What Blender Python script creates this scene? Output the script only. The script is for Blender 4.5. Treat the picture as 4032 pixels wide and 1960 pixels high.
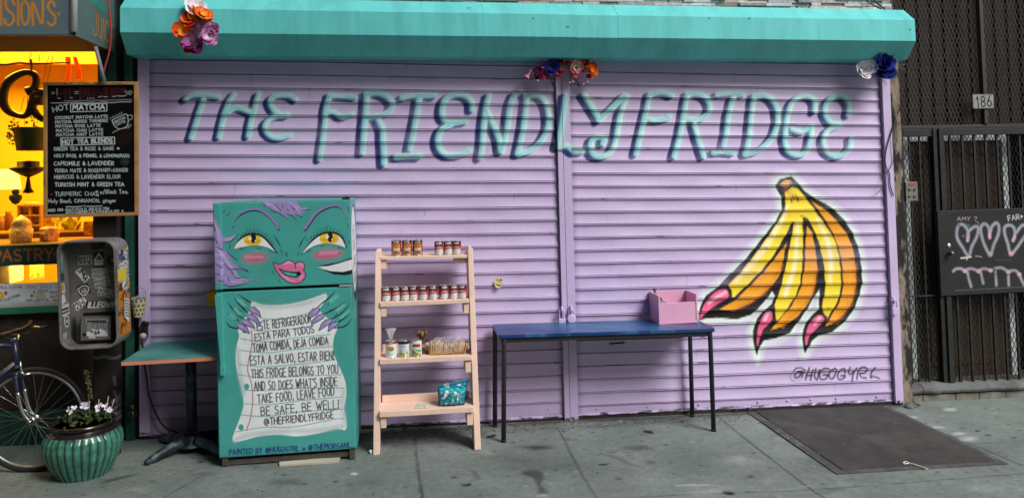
import bpy, math, random
import numpy as np
from mathutils import Vector, Matrix

# ------------------------------------------------------------------ camera, sky, sun, exposure
for o in list(bpy.data.objects):
    bpy.data.objects.remove(o)
SC = bpy.context.scene
COL = SC.collection
S = -0.0219                       # the street falls gently towards the right
CAM = np.array([0.0, -5.64513, 1.78097])
RM = np.array([[0.990407, 0.136959, 0.018317], [-0.136094, 0.989795, -0.042233], [-0.023914, 0.039335, 0.998940]])
FL, CX, CY = 3028.03, 2020.21, 570.70

cam_d = bpy.data.cameras.new('camera')
cam = bpy.data.objects.new('camera', cam_d)
COL.objects.link(cam)
cam_d.sensor_width = 36.0
cam_d.lens = FL / 4032 * 36
cam_d.shift_x = (2016 - CX) / 4032
cam_d.shift_y = -(980 - CY) / 4032
cam_d.clip_start = 0.05
cam_d.clip_end = 500
M3 = Matrix(((RM[0][0], RM[0][2], -RM[0][1]), (RM[1][0], RM[1][2], -RM[1][1]), (RM[2][0], RM[2][2], -RM[2][1])))
cam.matrix_world = Matrix.Translation(Vector(CAM)) @ M3.to_4x4()
SC.camera = cam

SUN_EL, SUN_ROT = math.radians(46), math.radians(142)
wd = bpy.data.worlds.new('World')
SC.world = wd
wd.use_nodes = True
_nt = wd.node_tree
_sky = _nt.nodes.new('ShaderNodeTexSky')
_sky.sky_type = 'NISHITA'
_sky.sun_disc = False
_sky.sun_elevation = SUN_EL
_sky.sun_rotation = SUN_ROT
_sky.air_density = 1.0
_sky.dust_density = 3.0
_bg = _nt.nodes['Background']
_nt.links.new(_sky.outputs[0], _bg.inputs[0])
_bg.inputs[1].default_value = 0.088

sun_d = bpy.data.lights.new('sun', 'SUN')
sun_d.energy = 3.1
sun_d.angle = math.radians(28)
sun_d.color = (1.0, 0.97, 0.95)
sun = bpy.data.objects.new('sun', sun_d)
COL.objects.link(sun)
_dir = Vector((math.sin(SUN_ROT) * math.cos(SUN_EL), math.cos(SUN_ROT) * math.cos(SUN_EL), math.sin(SUN_EL)))
sun.rotation_euler = _dir.to_track_quat('Z', 'Y').to_euler()
sun.location = _dir * 20

SC.view_settings.view_transform = 'Standard'
SC.view_settings.look = 'None'
SC.view_settings.gamma = 1.0
SC.view_settings.exposure = 0.34

# ------------------------------------------------------------------ geometry of the place
def ray(px, py):
    return RM @ np.array([(px - CX) / FL, 1.0, -(py - CY) / FL])
def W(px, py, Y=0.0):
    d = ray(px, py)
    return CAM + d * ((Y - CAM[1]) / d[1])
def WX(px, py, X):
    d = ray(px, py)
    return CAM + d * ((X - CAM[0]) / d[0])
def GR(px, py, h=0.0):
    d = ray(px, py)
    return CAM + d * ((h + S * CAM[0] - CAM[2]) / (d[2] - S * d[0]))
def gz(x):
    return S * x
class crop:
    """turns the pixels of an enlarged detail of the photograph into photograph pixels"""
    def __init__(self, x0, y0, s):
        self.x0, self.y0, self.s = x0, y0, s
    def __call__(self, x, y):
        return (self.x0 + x / self.s, self.y0 + y / self.s)

def lin(h):
    h = h.lstrip('#')
    c = [int(h[i:i + 2], 16) / 255 for i in (0, 2, 4)]
    return tuple(x / 12.92 if x <= 0.04045 else ((x + 0.055) / 1.055) ** 2.4 for x in c)

# ------------------------------------------------------------------ materials
MATS = {}
def _new(name):
    m = bpy.data.materials.new(name)
    m.use_nodes = True
    nt = m.node_tree
    return m, nt, nt.nodes['Principled BSDF'], nt.nodes, nt.links

def mat(name, rgb, rough=0.6, metal=0.0, var=0.15, scale=6.0, bump=0.0, bscale=60.0, spec=0.4, stretch=(1, 1, 1), dark=None, dscale=3.0, damt=0.6, dlo=0.48, dhi=0.62):
    """plain painted / raw surface: base colour, uneven wear, optional bump and a second colour in blotches"""
    if name in MATS:
        return MATS[name]
    m, nt, b, N, L = _new(name)
    if isinstance(rgb, str):
        rgb = lin(rgb)
    tc = N.new('ShaderNodeTexCoord')
    mp = N.new('ShaderNodeMapping')
    mp.inputs['Scale'].default_value = stretch
    L.new(tc.outputs['Object'], mp.inputs[0])
    n = N.new('ShaderNodeTexNoise')
    n.inputs['Scale'].default_value = scale
    n.inputs['Detail'].default_value = 6
    n.inputs['Roughness'].default_value = 0.65
    L.new(mp.outputs[0], n.inputs[0])
    mx = N.new('ShaderNodeMix')
    mx.data_type = 'RGBA'
    mx.inputs[6].default_value = tuple(max(0, c * (1 - var)) for c in rgb) + (1,)
    mx.inputs[7].default_value = tuple(min(1, c * (1 + var)) for c in rgb) + (1,)
    cr = N.new('ShaderNodeMapRange')
    cr.inputs[1].default_value = 0.3
    cr.inputs[2].default_value = 0.7
    L.new(n.outputs[0], cr.inputs[0])
    L.new(cr.outputs[0], mx.inputs[0])
    out = mx.outputs[2]
    if dark is not None:
        if isinstance(dark, str):
            dark = lin(dark)
        n2 = N.new('ShaderNodeTexNoise')
        n2.inputs['Scale'].default_value = dscale
        n2.inputs['Detail'].default_value = 8
        n2.inputs['Roughness'].default_value = 0.7
        L.new(mp.outputs[0], n2.inputs[0])
        r2 = N.new('ShaderNodeMapRange')
        r2.inputs[1].default_value = dlo
        r2.inputs[2].default_value = dhi
        r2.inputs[4].default_value = damt
        L.new(n2.outputs[0], r2.inputs[0])
        m2 = N.new('ShaderNodeMix')
        m2.data_type = 'RGBA'
        m2.inputs[7].default_value = tuple(dark) + (1,)
        L.new(r2.outputs[0], m2.inputs[0])
        L.new(out, m2.inputs[6])
        out = m2.outputs[2]
    L.new(out, b.inputs['Base Color'])
    b.inputs['Roughness'].default_value = rough
    b.inputs['Metallic'].default_value = metal
    b.inputs['Specular IOR Level'].default_value = spec
    if bump:
        nb = N.new('ShaderNodeTexNoise')
        nb.inputs['Scale'].default_value = bscale
        nb.inputs['Detail'].default_value = 4
        L.new(mp.outputs[0], nb.inputs[0])
        bp = N.new('ShaderNodeBump')
        bp.inputs['Strength'].default_value = bump
        bp.inputs['Distance'].default_value = 0.01
        L.new(nb.outputs[0], bp.inputs['Height'])
        L.new(bp.outputs[0], b.inputs['Normal'])
    MATS[name] = m
    return m

def pmat(name, rough=0.5, var=0.1, scale=5.0, bump=0.0, bscale=40.0, spec=0.4, metal=0.0, fine=0.0, fscale=160.0, stretch=(1, 1, 1), mid=0.0, mscale=28.0):
    """surface whose paint is laid on the mesh (colour attribute), with wear and grain on top"""
    if name in MATS:
        return MATS[name]
    m, nt, b, N, L = _new(name)
    a = N.new('ShaderNodeVertexColor')
    a.layer_name = 'paint'
    tc = N.new('ShaderNodeTexCoord')
    mp = N.new('ShaderNodeMapping')
    mp.inputs['Scale'].default_value = stretch
    L.new(tc.outputs['Object'], mp.inputs[0])
    def nz(sc, lo, hi, a0, a1):
        n = N.new('ShaderNodeTexNoise')
        n.inputs['Scale'].default_value = sc
        n.inputs['Detail'].default_value = 6
        n.inputs['Roughness'].default_value = 0.65
        L.new(mp.outputs[0], n.inputs[0])
        r = N.new('ShaderNodeMapRange')
        r.inputs[1].default_value = lo
        r.inputs[2].default_value = hi
        r.inputs[3].default_value = a0
        r.inputs[4].default_value = a1
        L.new(n.outputs[0], r.inputs[0])
        return r.outputs[0]
    f = nz(scale, 0.3, 0.7, 1 - var, 1 + var * 0.5)
    for am, sc in ((fine, fscale), (mid, mscale)):
        if not am:
            continue
        g = nz(sc, 0.3, 0.7, 1 - am, 1 + am)
        mm = N.new('ShaderNodeMath')
        mm.operation = 'MULTIPLY'
        L.new(f, mm.inputs[0])
        L.new(g, mm.inputs[1])
        f = mm.outputs[0]
    vm = N.new('ShaderNodeVectorMath')
    vm.operation = 'SCALE'
    L.new(a.outputs[0], vm.inputs[0])
    L.new(f, vm.inputs['Scale'])
    L.new(vm.outputs[0], b.inputs['Base Color'])
    b.inputs['Roughness'].default_value = rough
    b.inputs['Specular IOR Level'].default_value = spec
    b.inputs['Metallic'].default_value = metal
    if bump:
        nb = N.new('ShaderNodeTexNoise')
        nb.inputs['Scale'].default_value = bscale
        nb.inputs['Detail'].default_value = 4
        L.new(tc.outputs['Object'], nb.inputs[0])
        bp = N.new('ShaderNodeBump')
        bp.inputs['Strength'].default_value = bump
        bp.inputs['Distance'].default_value = 0.01
        L.new(nb.outputs[0], bp.inputs['Height'])
        L.new(bp.outputs[0], b.inputs['Normal'])
    MATS[name] = m
    return m

def clear_mat(name, tint=(1, 1, 1), rough=0.1, alpha=0.25):
    if name in MATS:
        return MATS[name]
    m, nt, b, N, L = _new(name)
    n = N.new('ShaderNodeTexNoise')
    n.inputs['Scale'].default_value = 30
    tc = N.new('ShaderNodeTexCoord')
    L.new(tc.outputs['Object'], n.inputs[0])
    r = N.new('ShaderNodeMapRange')
    r.inputs[1].default_value = 0.3
    r.inputs[2].default_value = 0.7
    r.inputs[3].default_value = alpha * 0.5
    r.inputs[4].default_value = min(1, alpha * 1.5)
    L.new(n.outputs[0], r.inputs[0])
    L.new(r.outputs[0], b.inputs['Alpha'])
    b.inputs['Base Color'].default_value = tuple(tint) + (1,)
    b.inputs['Roughness'].default_value = rough
    MATS[name] = m
    return m

def glow_mat(name, rgb, strength):
    if name in MATS:
        return MATS[name]
    m, nt, b, N, L = _new(name)
    n = N.new('ShaderNodeTexNoise')
    n.inputs['Scale'].default_value = 4
    tc = N.new('ShaderNodeTexCoord')
    L.new(tc.outputs['Object'], n.inputs[0])
    r = N.new('ShaderNodeMapRange')
    r.inputs[3].default_value = strength * 0.9
    r.inputs[4].default_value = strength * 1.1
    L.new(n.outputs[0], r.inputs[0])
    L.new(r.outputs[0], b.inputs['Emission Strength'])
    b.inputs['Emission Color'].default_value = tuple(rgb) + (1,)
    b.inputs['Base Color'].default_value = tuple(rgb) + (1,)
    MATS[name] = m
    return m

# ------------------------------------------------------------------ objects: things, parts, copies
BASE = {}
def thing(name, label, cat, loc=(0, 0, 0), group=None):
    o = bpy.data.objects.new(name, None)
    COL.objects.link(o)
    o.empty_display_size = 0.1
    o.location = Vector([float(v) for v in loc])
    o['label'] = label
    o['category'] = cat
    if group:
        o['group'] = group
    BASE[o.name] = Vector([float(v) for v in loc])
    return o
def tag(o, label, cat, group=None):
    o['label'] = label
    o['category'] = cat
    if group:
        o['group'] = group
    return o
def structure(o):
    o['kind'] = 'structure'
    return o
def stuff(o):
    o['kind'] = 'stuff'
    return o
def children(o):
    return [c for c in bpy.data.objects if c.parent == o]
def dup(root, loc, label=None):
    kids = {}
    for ob in bpy.data.objects:
        if ob.parent:
            kids.setdefault(ob.parent.name, []).append(ob)
    def cp(o, par):
        c = o.copy()
        COL.objects.link(c)
        if par:
            c.parent = par
        for k in kids.get(o.name, []):
            cp(k, c)
        return c
    r = cp(root, None)
    r.location = Vector([float(v) for v in loc])
    if label:
        r['label'] = label
    return r

class MB:
    """collects shapes and links them as one mesh object"""
    def __init__(self):
        self.v = []
        self.f = []
        self.sm = []
        self.c = None
    def add(self, vs, fs, smooth=False):
        n = len(self.v)
        self.v += [tuple(float(q) for q in p) for p in vs]
        self.f += [tuple(i + n for i in f) for f in fs]
        self.sm += [smooth] * len(fs)
        return self
    def box(self, c, s, rot=None):
        x, y, z = s[0] / 2, s[1] / 2, s[2] / 2
        p = [Vector((a * x, b * y, d * z)) for a in (-1, 1) for b in (-1, 1) for d in (-1, 1)]
        if rot is not None:
            p = [rot @ q for q in p]
        c = Vector([float(q) for q in c])
        return self.add([q + c for q in p], [(0, 1, 3, 2), (4, 6, 7, 5), (0, 4, 5, 1), (2, 3, 7, 6), (0, 2, 6, 4), (1, 5, 7, 3)])
    def boxp(self, a, b):
        return self.box([(a[i] + b[i]) / 2 for i in range(3)], [abs(b[i] - a[i]) for i in range(3)])
    def beam(self, a, b, w, d, up=(0, 0, 1)):
        """square bar from a to b, w across, d deep"""
        a = Vector([float(q) for q in a]); b = Vector([float(q) for q in b])
        t = b - a
        L = t.length
        t.normalize()
        s = t.cross(Vector(up))
        if s.length < 1e-4:
            s = t.cross(Vector((0, 1, 0)))
        s.normalize()
        u = s.cross(t)
        R = Matrix((s, t, u)).transposed()
        return self.box((a + b) / 2, (w, L, d), R)
    def tube(self, path, r, n=8, cap=True, smooth=True):
        P = [Vector([float(q) for q in p]) for p in path]
        rr = r if hasattr(r, '__len__') else [r] * len(P)
        vs, fs = [], []
        pu = None
        for i, p in enumerate(P):
            t = (P[min(i + 1, len(P) - 1)] - P[max(i - 1, 0)])
            t.normalize()
            if pu is None:
                u = t.orthogonal().normalized()
            else:
                u = pu - t * pu.dot(t)
                u = u.normalized() if u.length > 1e-6 else t.orthogonal().normalized()
            pu = u
            w = t.cross(u)
            for k in range(n):
                a = 2 * math.pi * k / n
                vs.append(p + (u * math.cos(a) + w * math.sin(a)) * rr[i])
        for i in range(len(P) - 1):
            for k in range(n):
                fs.append((i * n + k, i * n + (k + 1) % n, (i + 1) * n + (k + 1) % n, (i + 1) * n + k))
        if cap:
            fs.append(tuple(range(n))[::-1])
            fs.append(tuple((len(P) - 1) * n + k for k in range(n)))
        return self.add(vs, fs, smooth)
    def ring(self, c, R, r, axis=(0, 1, 0), n=64, m=8, squash=1.0):
        ax = Vector(axis).normalized()
        u = ax.orthogonal().normalized()
        w = ax.cross(u)
        c = Vector([float(q) for q in c])
        vs, fs = [], []
        for i in range(n):
            a = 2 * math.pi * i / n
            d = u * math.cos(a) + w * math.sin(a)
            for k in range(m):
                b = 2 * math.pi * k / m
                vs.append(c + d * (R + r * math.cos(b)) + ax * (r * squash * math.sin(b)))
        for i in range(n):
            for k in range(m):
                fs.append((i * m + k, ((i + 1) % n) * m + k, ((i + 1) % n) * m + (k + 1) % m, i * m + (k + 1) % m))
        return self.add(vs, fs, True)
    def lathe(self, prof, c=(0, 0, 0), n=32, smooth=True, wob=None):
        vs, fs = [], []
        for i, (r, z) in enumerate(prof):
            for k in range(n):
                a = 2 * math.pi * k / n
                q = r * (wob(a, z) if wob else 1)
                vs.append((c[0] + q * math.cos(a), c[1] + q * math.sin(a), c[2] + z))
        for i in range(len(prof) - 1):
            for k in range(n):
                fs.append((i * n + k, i * n + (k + 1) % n, (i + 1) * n + (k + 1) % n, (i + 1) * n + k))
        if prof[0][0] > 1e-5:
            fs.append(tuple(range(n))[::-1])
        if prof[-1][0] > 1e-5:
            fs.append(tuple((len(prof) - 1) * n + k for k in range(n)))
        return self.add(vs, fs, smooth)
    def ball(self, c, r, n=12, m=8, sq=(1, 1, 1)):
        prof = [(math.sin(math.pi * i / m), -math.cos(math.pi * i / m)) for i in range(m + 1)]
        vs, fs = [], []
        for (q, z) in prof:
            for k in range(n):
                a = 2 * math.pi * k / n
                vs.append((c[0] + r * sq[0] * q * math.cos(a), c[1] + r * sq[1] * q * math.sin(a), c[2] + r * sq[2] * z))
        for i in range(m):
            for k in range(n):
                fs.append((i * n + k, i * n + (k + 1) % n, (i + 1) * n + (k + 1) % n, (i + 1) * n + k))
        return self.add(vs, fs, True)
    def prism(self, front, back):
        """two matching polygons joined into a solid"""
        n = len(front)
        fs = [tuple(range(n)), tuple(range(n, 2 * n))[::-1]]
        fs += [(i, i + n, (i + 1) % n + n, (i + 1) % n) for i in range(n)]
        return self.add(list(front) + list(back), fs)
    def slab(self, pts, d):
        """polygon pushed by vector d"""
        d = Vector(d)
        P = [Vector([float(q) for q in p]) for p in pts]
        return self.prism(P, [p + d for p in P])
    def build(self, name, m, parent=None, bevel=0.0, seg=2, cols=None):
        off = Vector((0, 0, 0))
        if parent is not None:
            off = BASE[parent.name]
        me = bpy.data.meshes.new(name)
        me.from_pydata([(p[0] - off.x, p[1] - off.y, p[2] - off.z) for p in self.v], [], self.f)
        me.polygons.foreach_set('use_smooth', self.sm)
        import bmesh
        bm = bmesh.new()
        bm.from_mesh(me)
        bmesh.ops.recalc_face_normals(bm, faces=bm.faces)
        bm.to_mesh(me)
        bm.free()
        if cols is not None:
            at = me.color_attributes.new('paint', 'FLOAT_COLOR', 'POINT')
            a = np.ones((len(self.v), 4), dtype=np.float32)
            a[:, :3] = cols
            at.data.foreach_set('color', a.ravel())
        me.materials.append(m)
        o = bpy.data.objects.new(name, me)
        COL.objects.link(o)
        if parent is not None:
            o.parent = parent
        BASE[o.name] = off
        if bevel:
            bv = o.modifiers.new('bevel', 'BEVEL')
            bv.width = bevel
            bv.segments = seg
            bv.limit_method = 'ANGLE'
            bv.angle_limit = math.radians(40)
            bv.harden_normals = False
        return o

def grid_obj(name, V, paint, m, parent=None, smooth=False, flip=False, wrap=False):
    """V (ny,nx,3) vertex sheet with paint (ny,nx,3) on it"""
    ny, nx = V.shape[:2]
    off = BASE[parent.name] if parent is not None else Vector((0, 0, 0))
    me = bpy.data.meshes.new(name)
    P = V.reshape(-1, 3) - np.array([off.x, off.y, off.z])
    idx = np.arange(ny * nx).reshape(ny, nx)
    if wrap:
        idx = np.concatenate([idx, idx[:, :1]], 1)
    a, b, c, d = idx[:-1, :-1], idx[:-1, 1:], idx[1:, 1:], idx[1:, :-1]
    q = np.stack([a, b, c, d] if not flip else [a, d, c, b], -1).reshape(-1, 4)
    me.vertices.add(len(P))
    me.vertices.foreach_set('co', P.astype(np.float32).ravel())
    me.loops.add(q.size)
    me.loops.foreach_set('vertex_index', q.astype(np.int32).ravel())
    me.polygons.add(len(q))
    me.polygons.foreach_set('loop_start', np.arange(0, q.size, 4, dtype=np.int32))
    me.polygons.foreach_set('use_smooth', np.full(len(q), smooth))
    me.update(calc_edges=True)
    if paint is not None:
        at = me.color_attributes.new('paint', 'FLOAT_COLOR', 'POINT')
        cc = np.ones((len(P), 4), dtype=np.float32)
        cc[:, :3] = np.clip(paint.reshape(-1, 3), 0, 1)
        at.data.foreach_set('color', cc.ravel())
    me.materials.append(m)
    o = bpy.data.objects.new(name, me)
    COL.objects.link(o)
    if parent is not None:
        o.parent = parent
    BASE[o.name] = off
    return o

# ------------------------------------------------------------------ painting on meshes
def spline(pts, n=6, closed=False):
    P = np.array(pts, float)
    if len(P) < 3:
        return P
    if closed:
        Q = np.vstack([P[-1], P, P[0], P[1]])
    else:
        Q = np.vstack([2 * P[0] - P[1], P, 2 * P[-1] - P[-2]])
    out = []
    for i in range(1, len(Q) - 2):
        p0, p1, p2, p3 = Q[i - 1], Q[i], Q[i + 1], Q[i + 2]
        for k in range(n):
            t = k / n
            out.append(0.5 * ((2 * p1) + (-p0 + p2) * t + (2 * p0 - 5 * p1 + 4 * p2 - p3) * t * t + (-p0 + 3 * p1 - 3 * p2 + p3) * t ** 3))
    if not closed:
        out.append(Q[-2])
    return np.array(out)

class Canvas:
    def __init__(self, us, vs, base, proj, k):
        """us ascending, vs ascending; proj(px,py)->(u,v); k metres per photo pixel"""
        self.us, self.vs = np.asarray(us, float), np.asarray(vs, float)
        self.c = np.empty((len(vs), len(us), 3))
        self.c[:] = base
        self.proj, self.k = proj, k
        self.g = max(np.median(np.diff(self.us)), np.median(np.diff(self.vs)))
        self.T, self.s = (lambda x, y: (x, y)), 1.0
    def use(self, x0, y0, s):
        self.T, self.s = crop(x0, y0, s), s
        return self
    def P(self, pts):
        return np.array([self.proj(*self.T(x, y)) for x, y in pts])
    def _win(self, lo, hi):
        i0, i1 = np.searchsorted(self.us, [lo[0], hi[0]])
        j0, j1 = np.searchsorted(self.vs, [lo[1], hi[1]])
        i0, j0 = max(i0 - 1, 0), max(j0 - 1, 0)
        if i1 <= i0 or j1 <= j0:
            return None
        return slice(j0, j1 + 1), slice(i0, i1 + 1)
    def _blend(self, w, a, col):
        a = np.clip(a, 0, 1)[..., None]
        self.c[w] = self.c[w] * (1 - a) + np.array(col) * a
    def _stroke(self, U, r, col, soft, op):
        r = np.asarray(r, float) * np.ones(len(U))
        sw = max(self.g * 0.9, soft * r.max())
        pad = r.max() + sw
        w = self._win(U.min(0) - pad, U.max(0) + pad)
        if w is None:
            return
        X, Y = np.meshgrid(self.us[w[1]], self.vs[w[0]])
        sd = np.full(X.shape, 9.0)
        if len(U) == 1:
            sd = np.hypot(X - U[0, 0], Y - U[0, 1]) - r[0]
        for i in range(len(U) - 1):
            a, b = U[i], U[i + 1]
            d = b - a
            L = d @ d + 1e-12
            t = np.clip(((X - a[0]) * d[0] + (Y - a[1]) * d[1]) / L, 0, 1)
            q = np.hypot(X - a[0] - t * d[0], Y - a[1] - t * d[1]) - (r[i] + (r[i + 1] - r[i]) * t)
            np.minimum(sd, q, out=sd)
        self._blend(w, op * (0.5 - sd / sw), col)
    def stroke(self, pts, r, col, soft=0.3, op=1.0, smooth=True, off=(0, 0)):
        pts = [(x + off[0], y + off[1]) for x, y in pts]
        rr = np.asarray(r, float)
        if smooth and len(pts) > 2:
            n = 6
            if rr.ndim:
                rr = np.interp(np.linspace(0, len(pts) - 1, (len(pts) - 1) * n + 1), np.arange(len(pts)), rr)
            pts = spline(pts, n)
        self._stroke(self.P(pts), rr / self.s * self.k, col, soft, op)
    def fill(self, poly, col, soft=0.0, op=1.0, smooth=False, grow=0.0):
        if smooth:
            poly = spline(poly, 5, True)
        U = self.P(poly)
        gr = grow / self.s * self.k
        sw = max(self.g * 0.9, soft / self.s * self.k)
        w = self._win(U.min(0) - sw - max(gr, 0), U.max(0) + sw + max(gr, 0))
        if w is None:
            return
        X, Y = np.meshgrid(self.us[w[1]], self.vs[w[0]])
        sd = np.full(X.shape, 9.0)
        ins = np.zeros(X.shape, bool)
        n = len(U)
        for i in range(n):
            a, b = U[i], U[(i + 1) % n]
            d = b - a
            L = d @ d + 1e-12
            t = np.clip(((X - a[0]) * d[0] + (Y - a[1]) * d[1]) / L, 0, 1)
            np.minimum(sd, np.hypot(X - a[0] - t * d[0], Y - a[1] - t * d[1]), out=sd)
            c = (a[1] > Y) != (b[1] > Y)
            xi = a[0] + (Y - a[1]) * d[0] / (d[1] if abs(d[1]) > 1e-12 else 1e-12)
            ins ^= c & (X < xi)
        sd = np.where(ins, -sd, sd) - gr
        self._blend(w, op * (0.5 - sd / sw), col)
    def ell(self, c, rx, ry, col, soft=0.0, op=1.0, rot=0.0, clip=None):
        a = math.radians(rot)
        pts = [(c[0] + rx * math.cos(t) * math.cos(a) - ry * math.sin(t) * math.sin(a),
                c[1] + rx * math.cos(t) * math.sin(a) + ry * math.sin(t) * math.cos(a)) for t in np.linspace(0, 2 * math.pi, 28)[:-1]]
        if clip is not None:
            pts = [p for p in pts]
        self.fill(pts, col, soft, op)
    def text(self, s, p0, p1, h, r, col, op=1.0, soft=0.5, jit=0.03, seed=1, slant=0.0, spread=0.0):
        """hand lettered line: baseline p0 -> p1, cap height h (all in the current crop)"""
        rnd = random.Random(seed)
        tot = sum(FONT.get(ch, FONT['?'])[0] + 0.22 for ch in s) - 0.22
        ux, uy = p1[0] - p0[0], p1[1] - p0[1]
        Ln = math.hypot(ux, uy)
        e = (ux / Ln, uy / Ln)
        nrm = (e[1], -e[0])
        x = 0.0
        k = Ln / tot
        for ch in s:
            wd_, st = FONT.get(ch, FONT['?'])
            dy = rnd.uniform(-jit, jit)
            hs = 1 + rnd.uniform(-jit, jit)
            for pl in st:
                pts = []
                for (a, b) in pl:
                    b2 = b * hs + dy
                    t = (x + a + slant * b + rnd.uniform(-jit, jit) * 0.5) * k
                    pts.append((p0[0] + e[0] * t + nrm[0] * b2 * h, p0[1] + e[1] * t + nrm[1] * b2 * h))
                U = self.P(pts)
                self._stroke(U, r / self.s * self.k, col, soft, op)
            x += wd_ + 0.22

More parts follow.
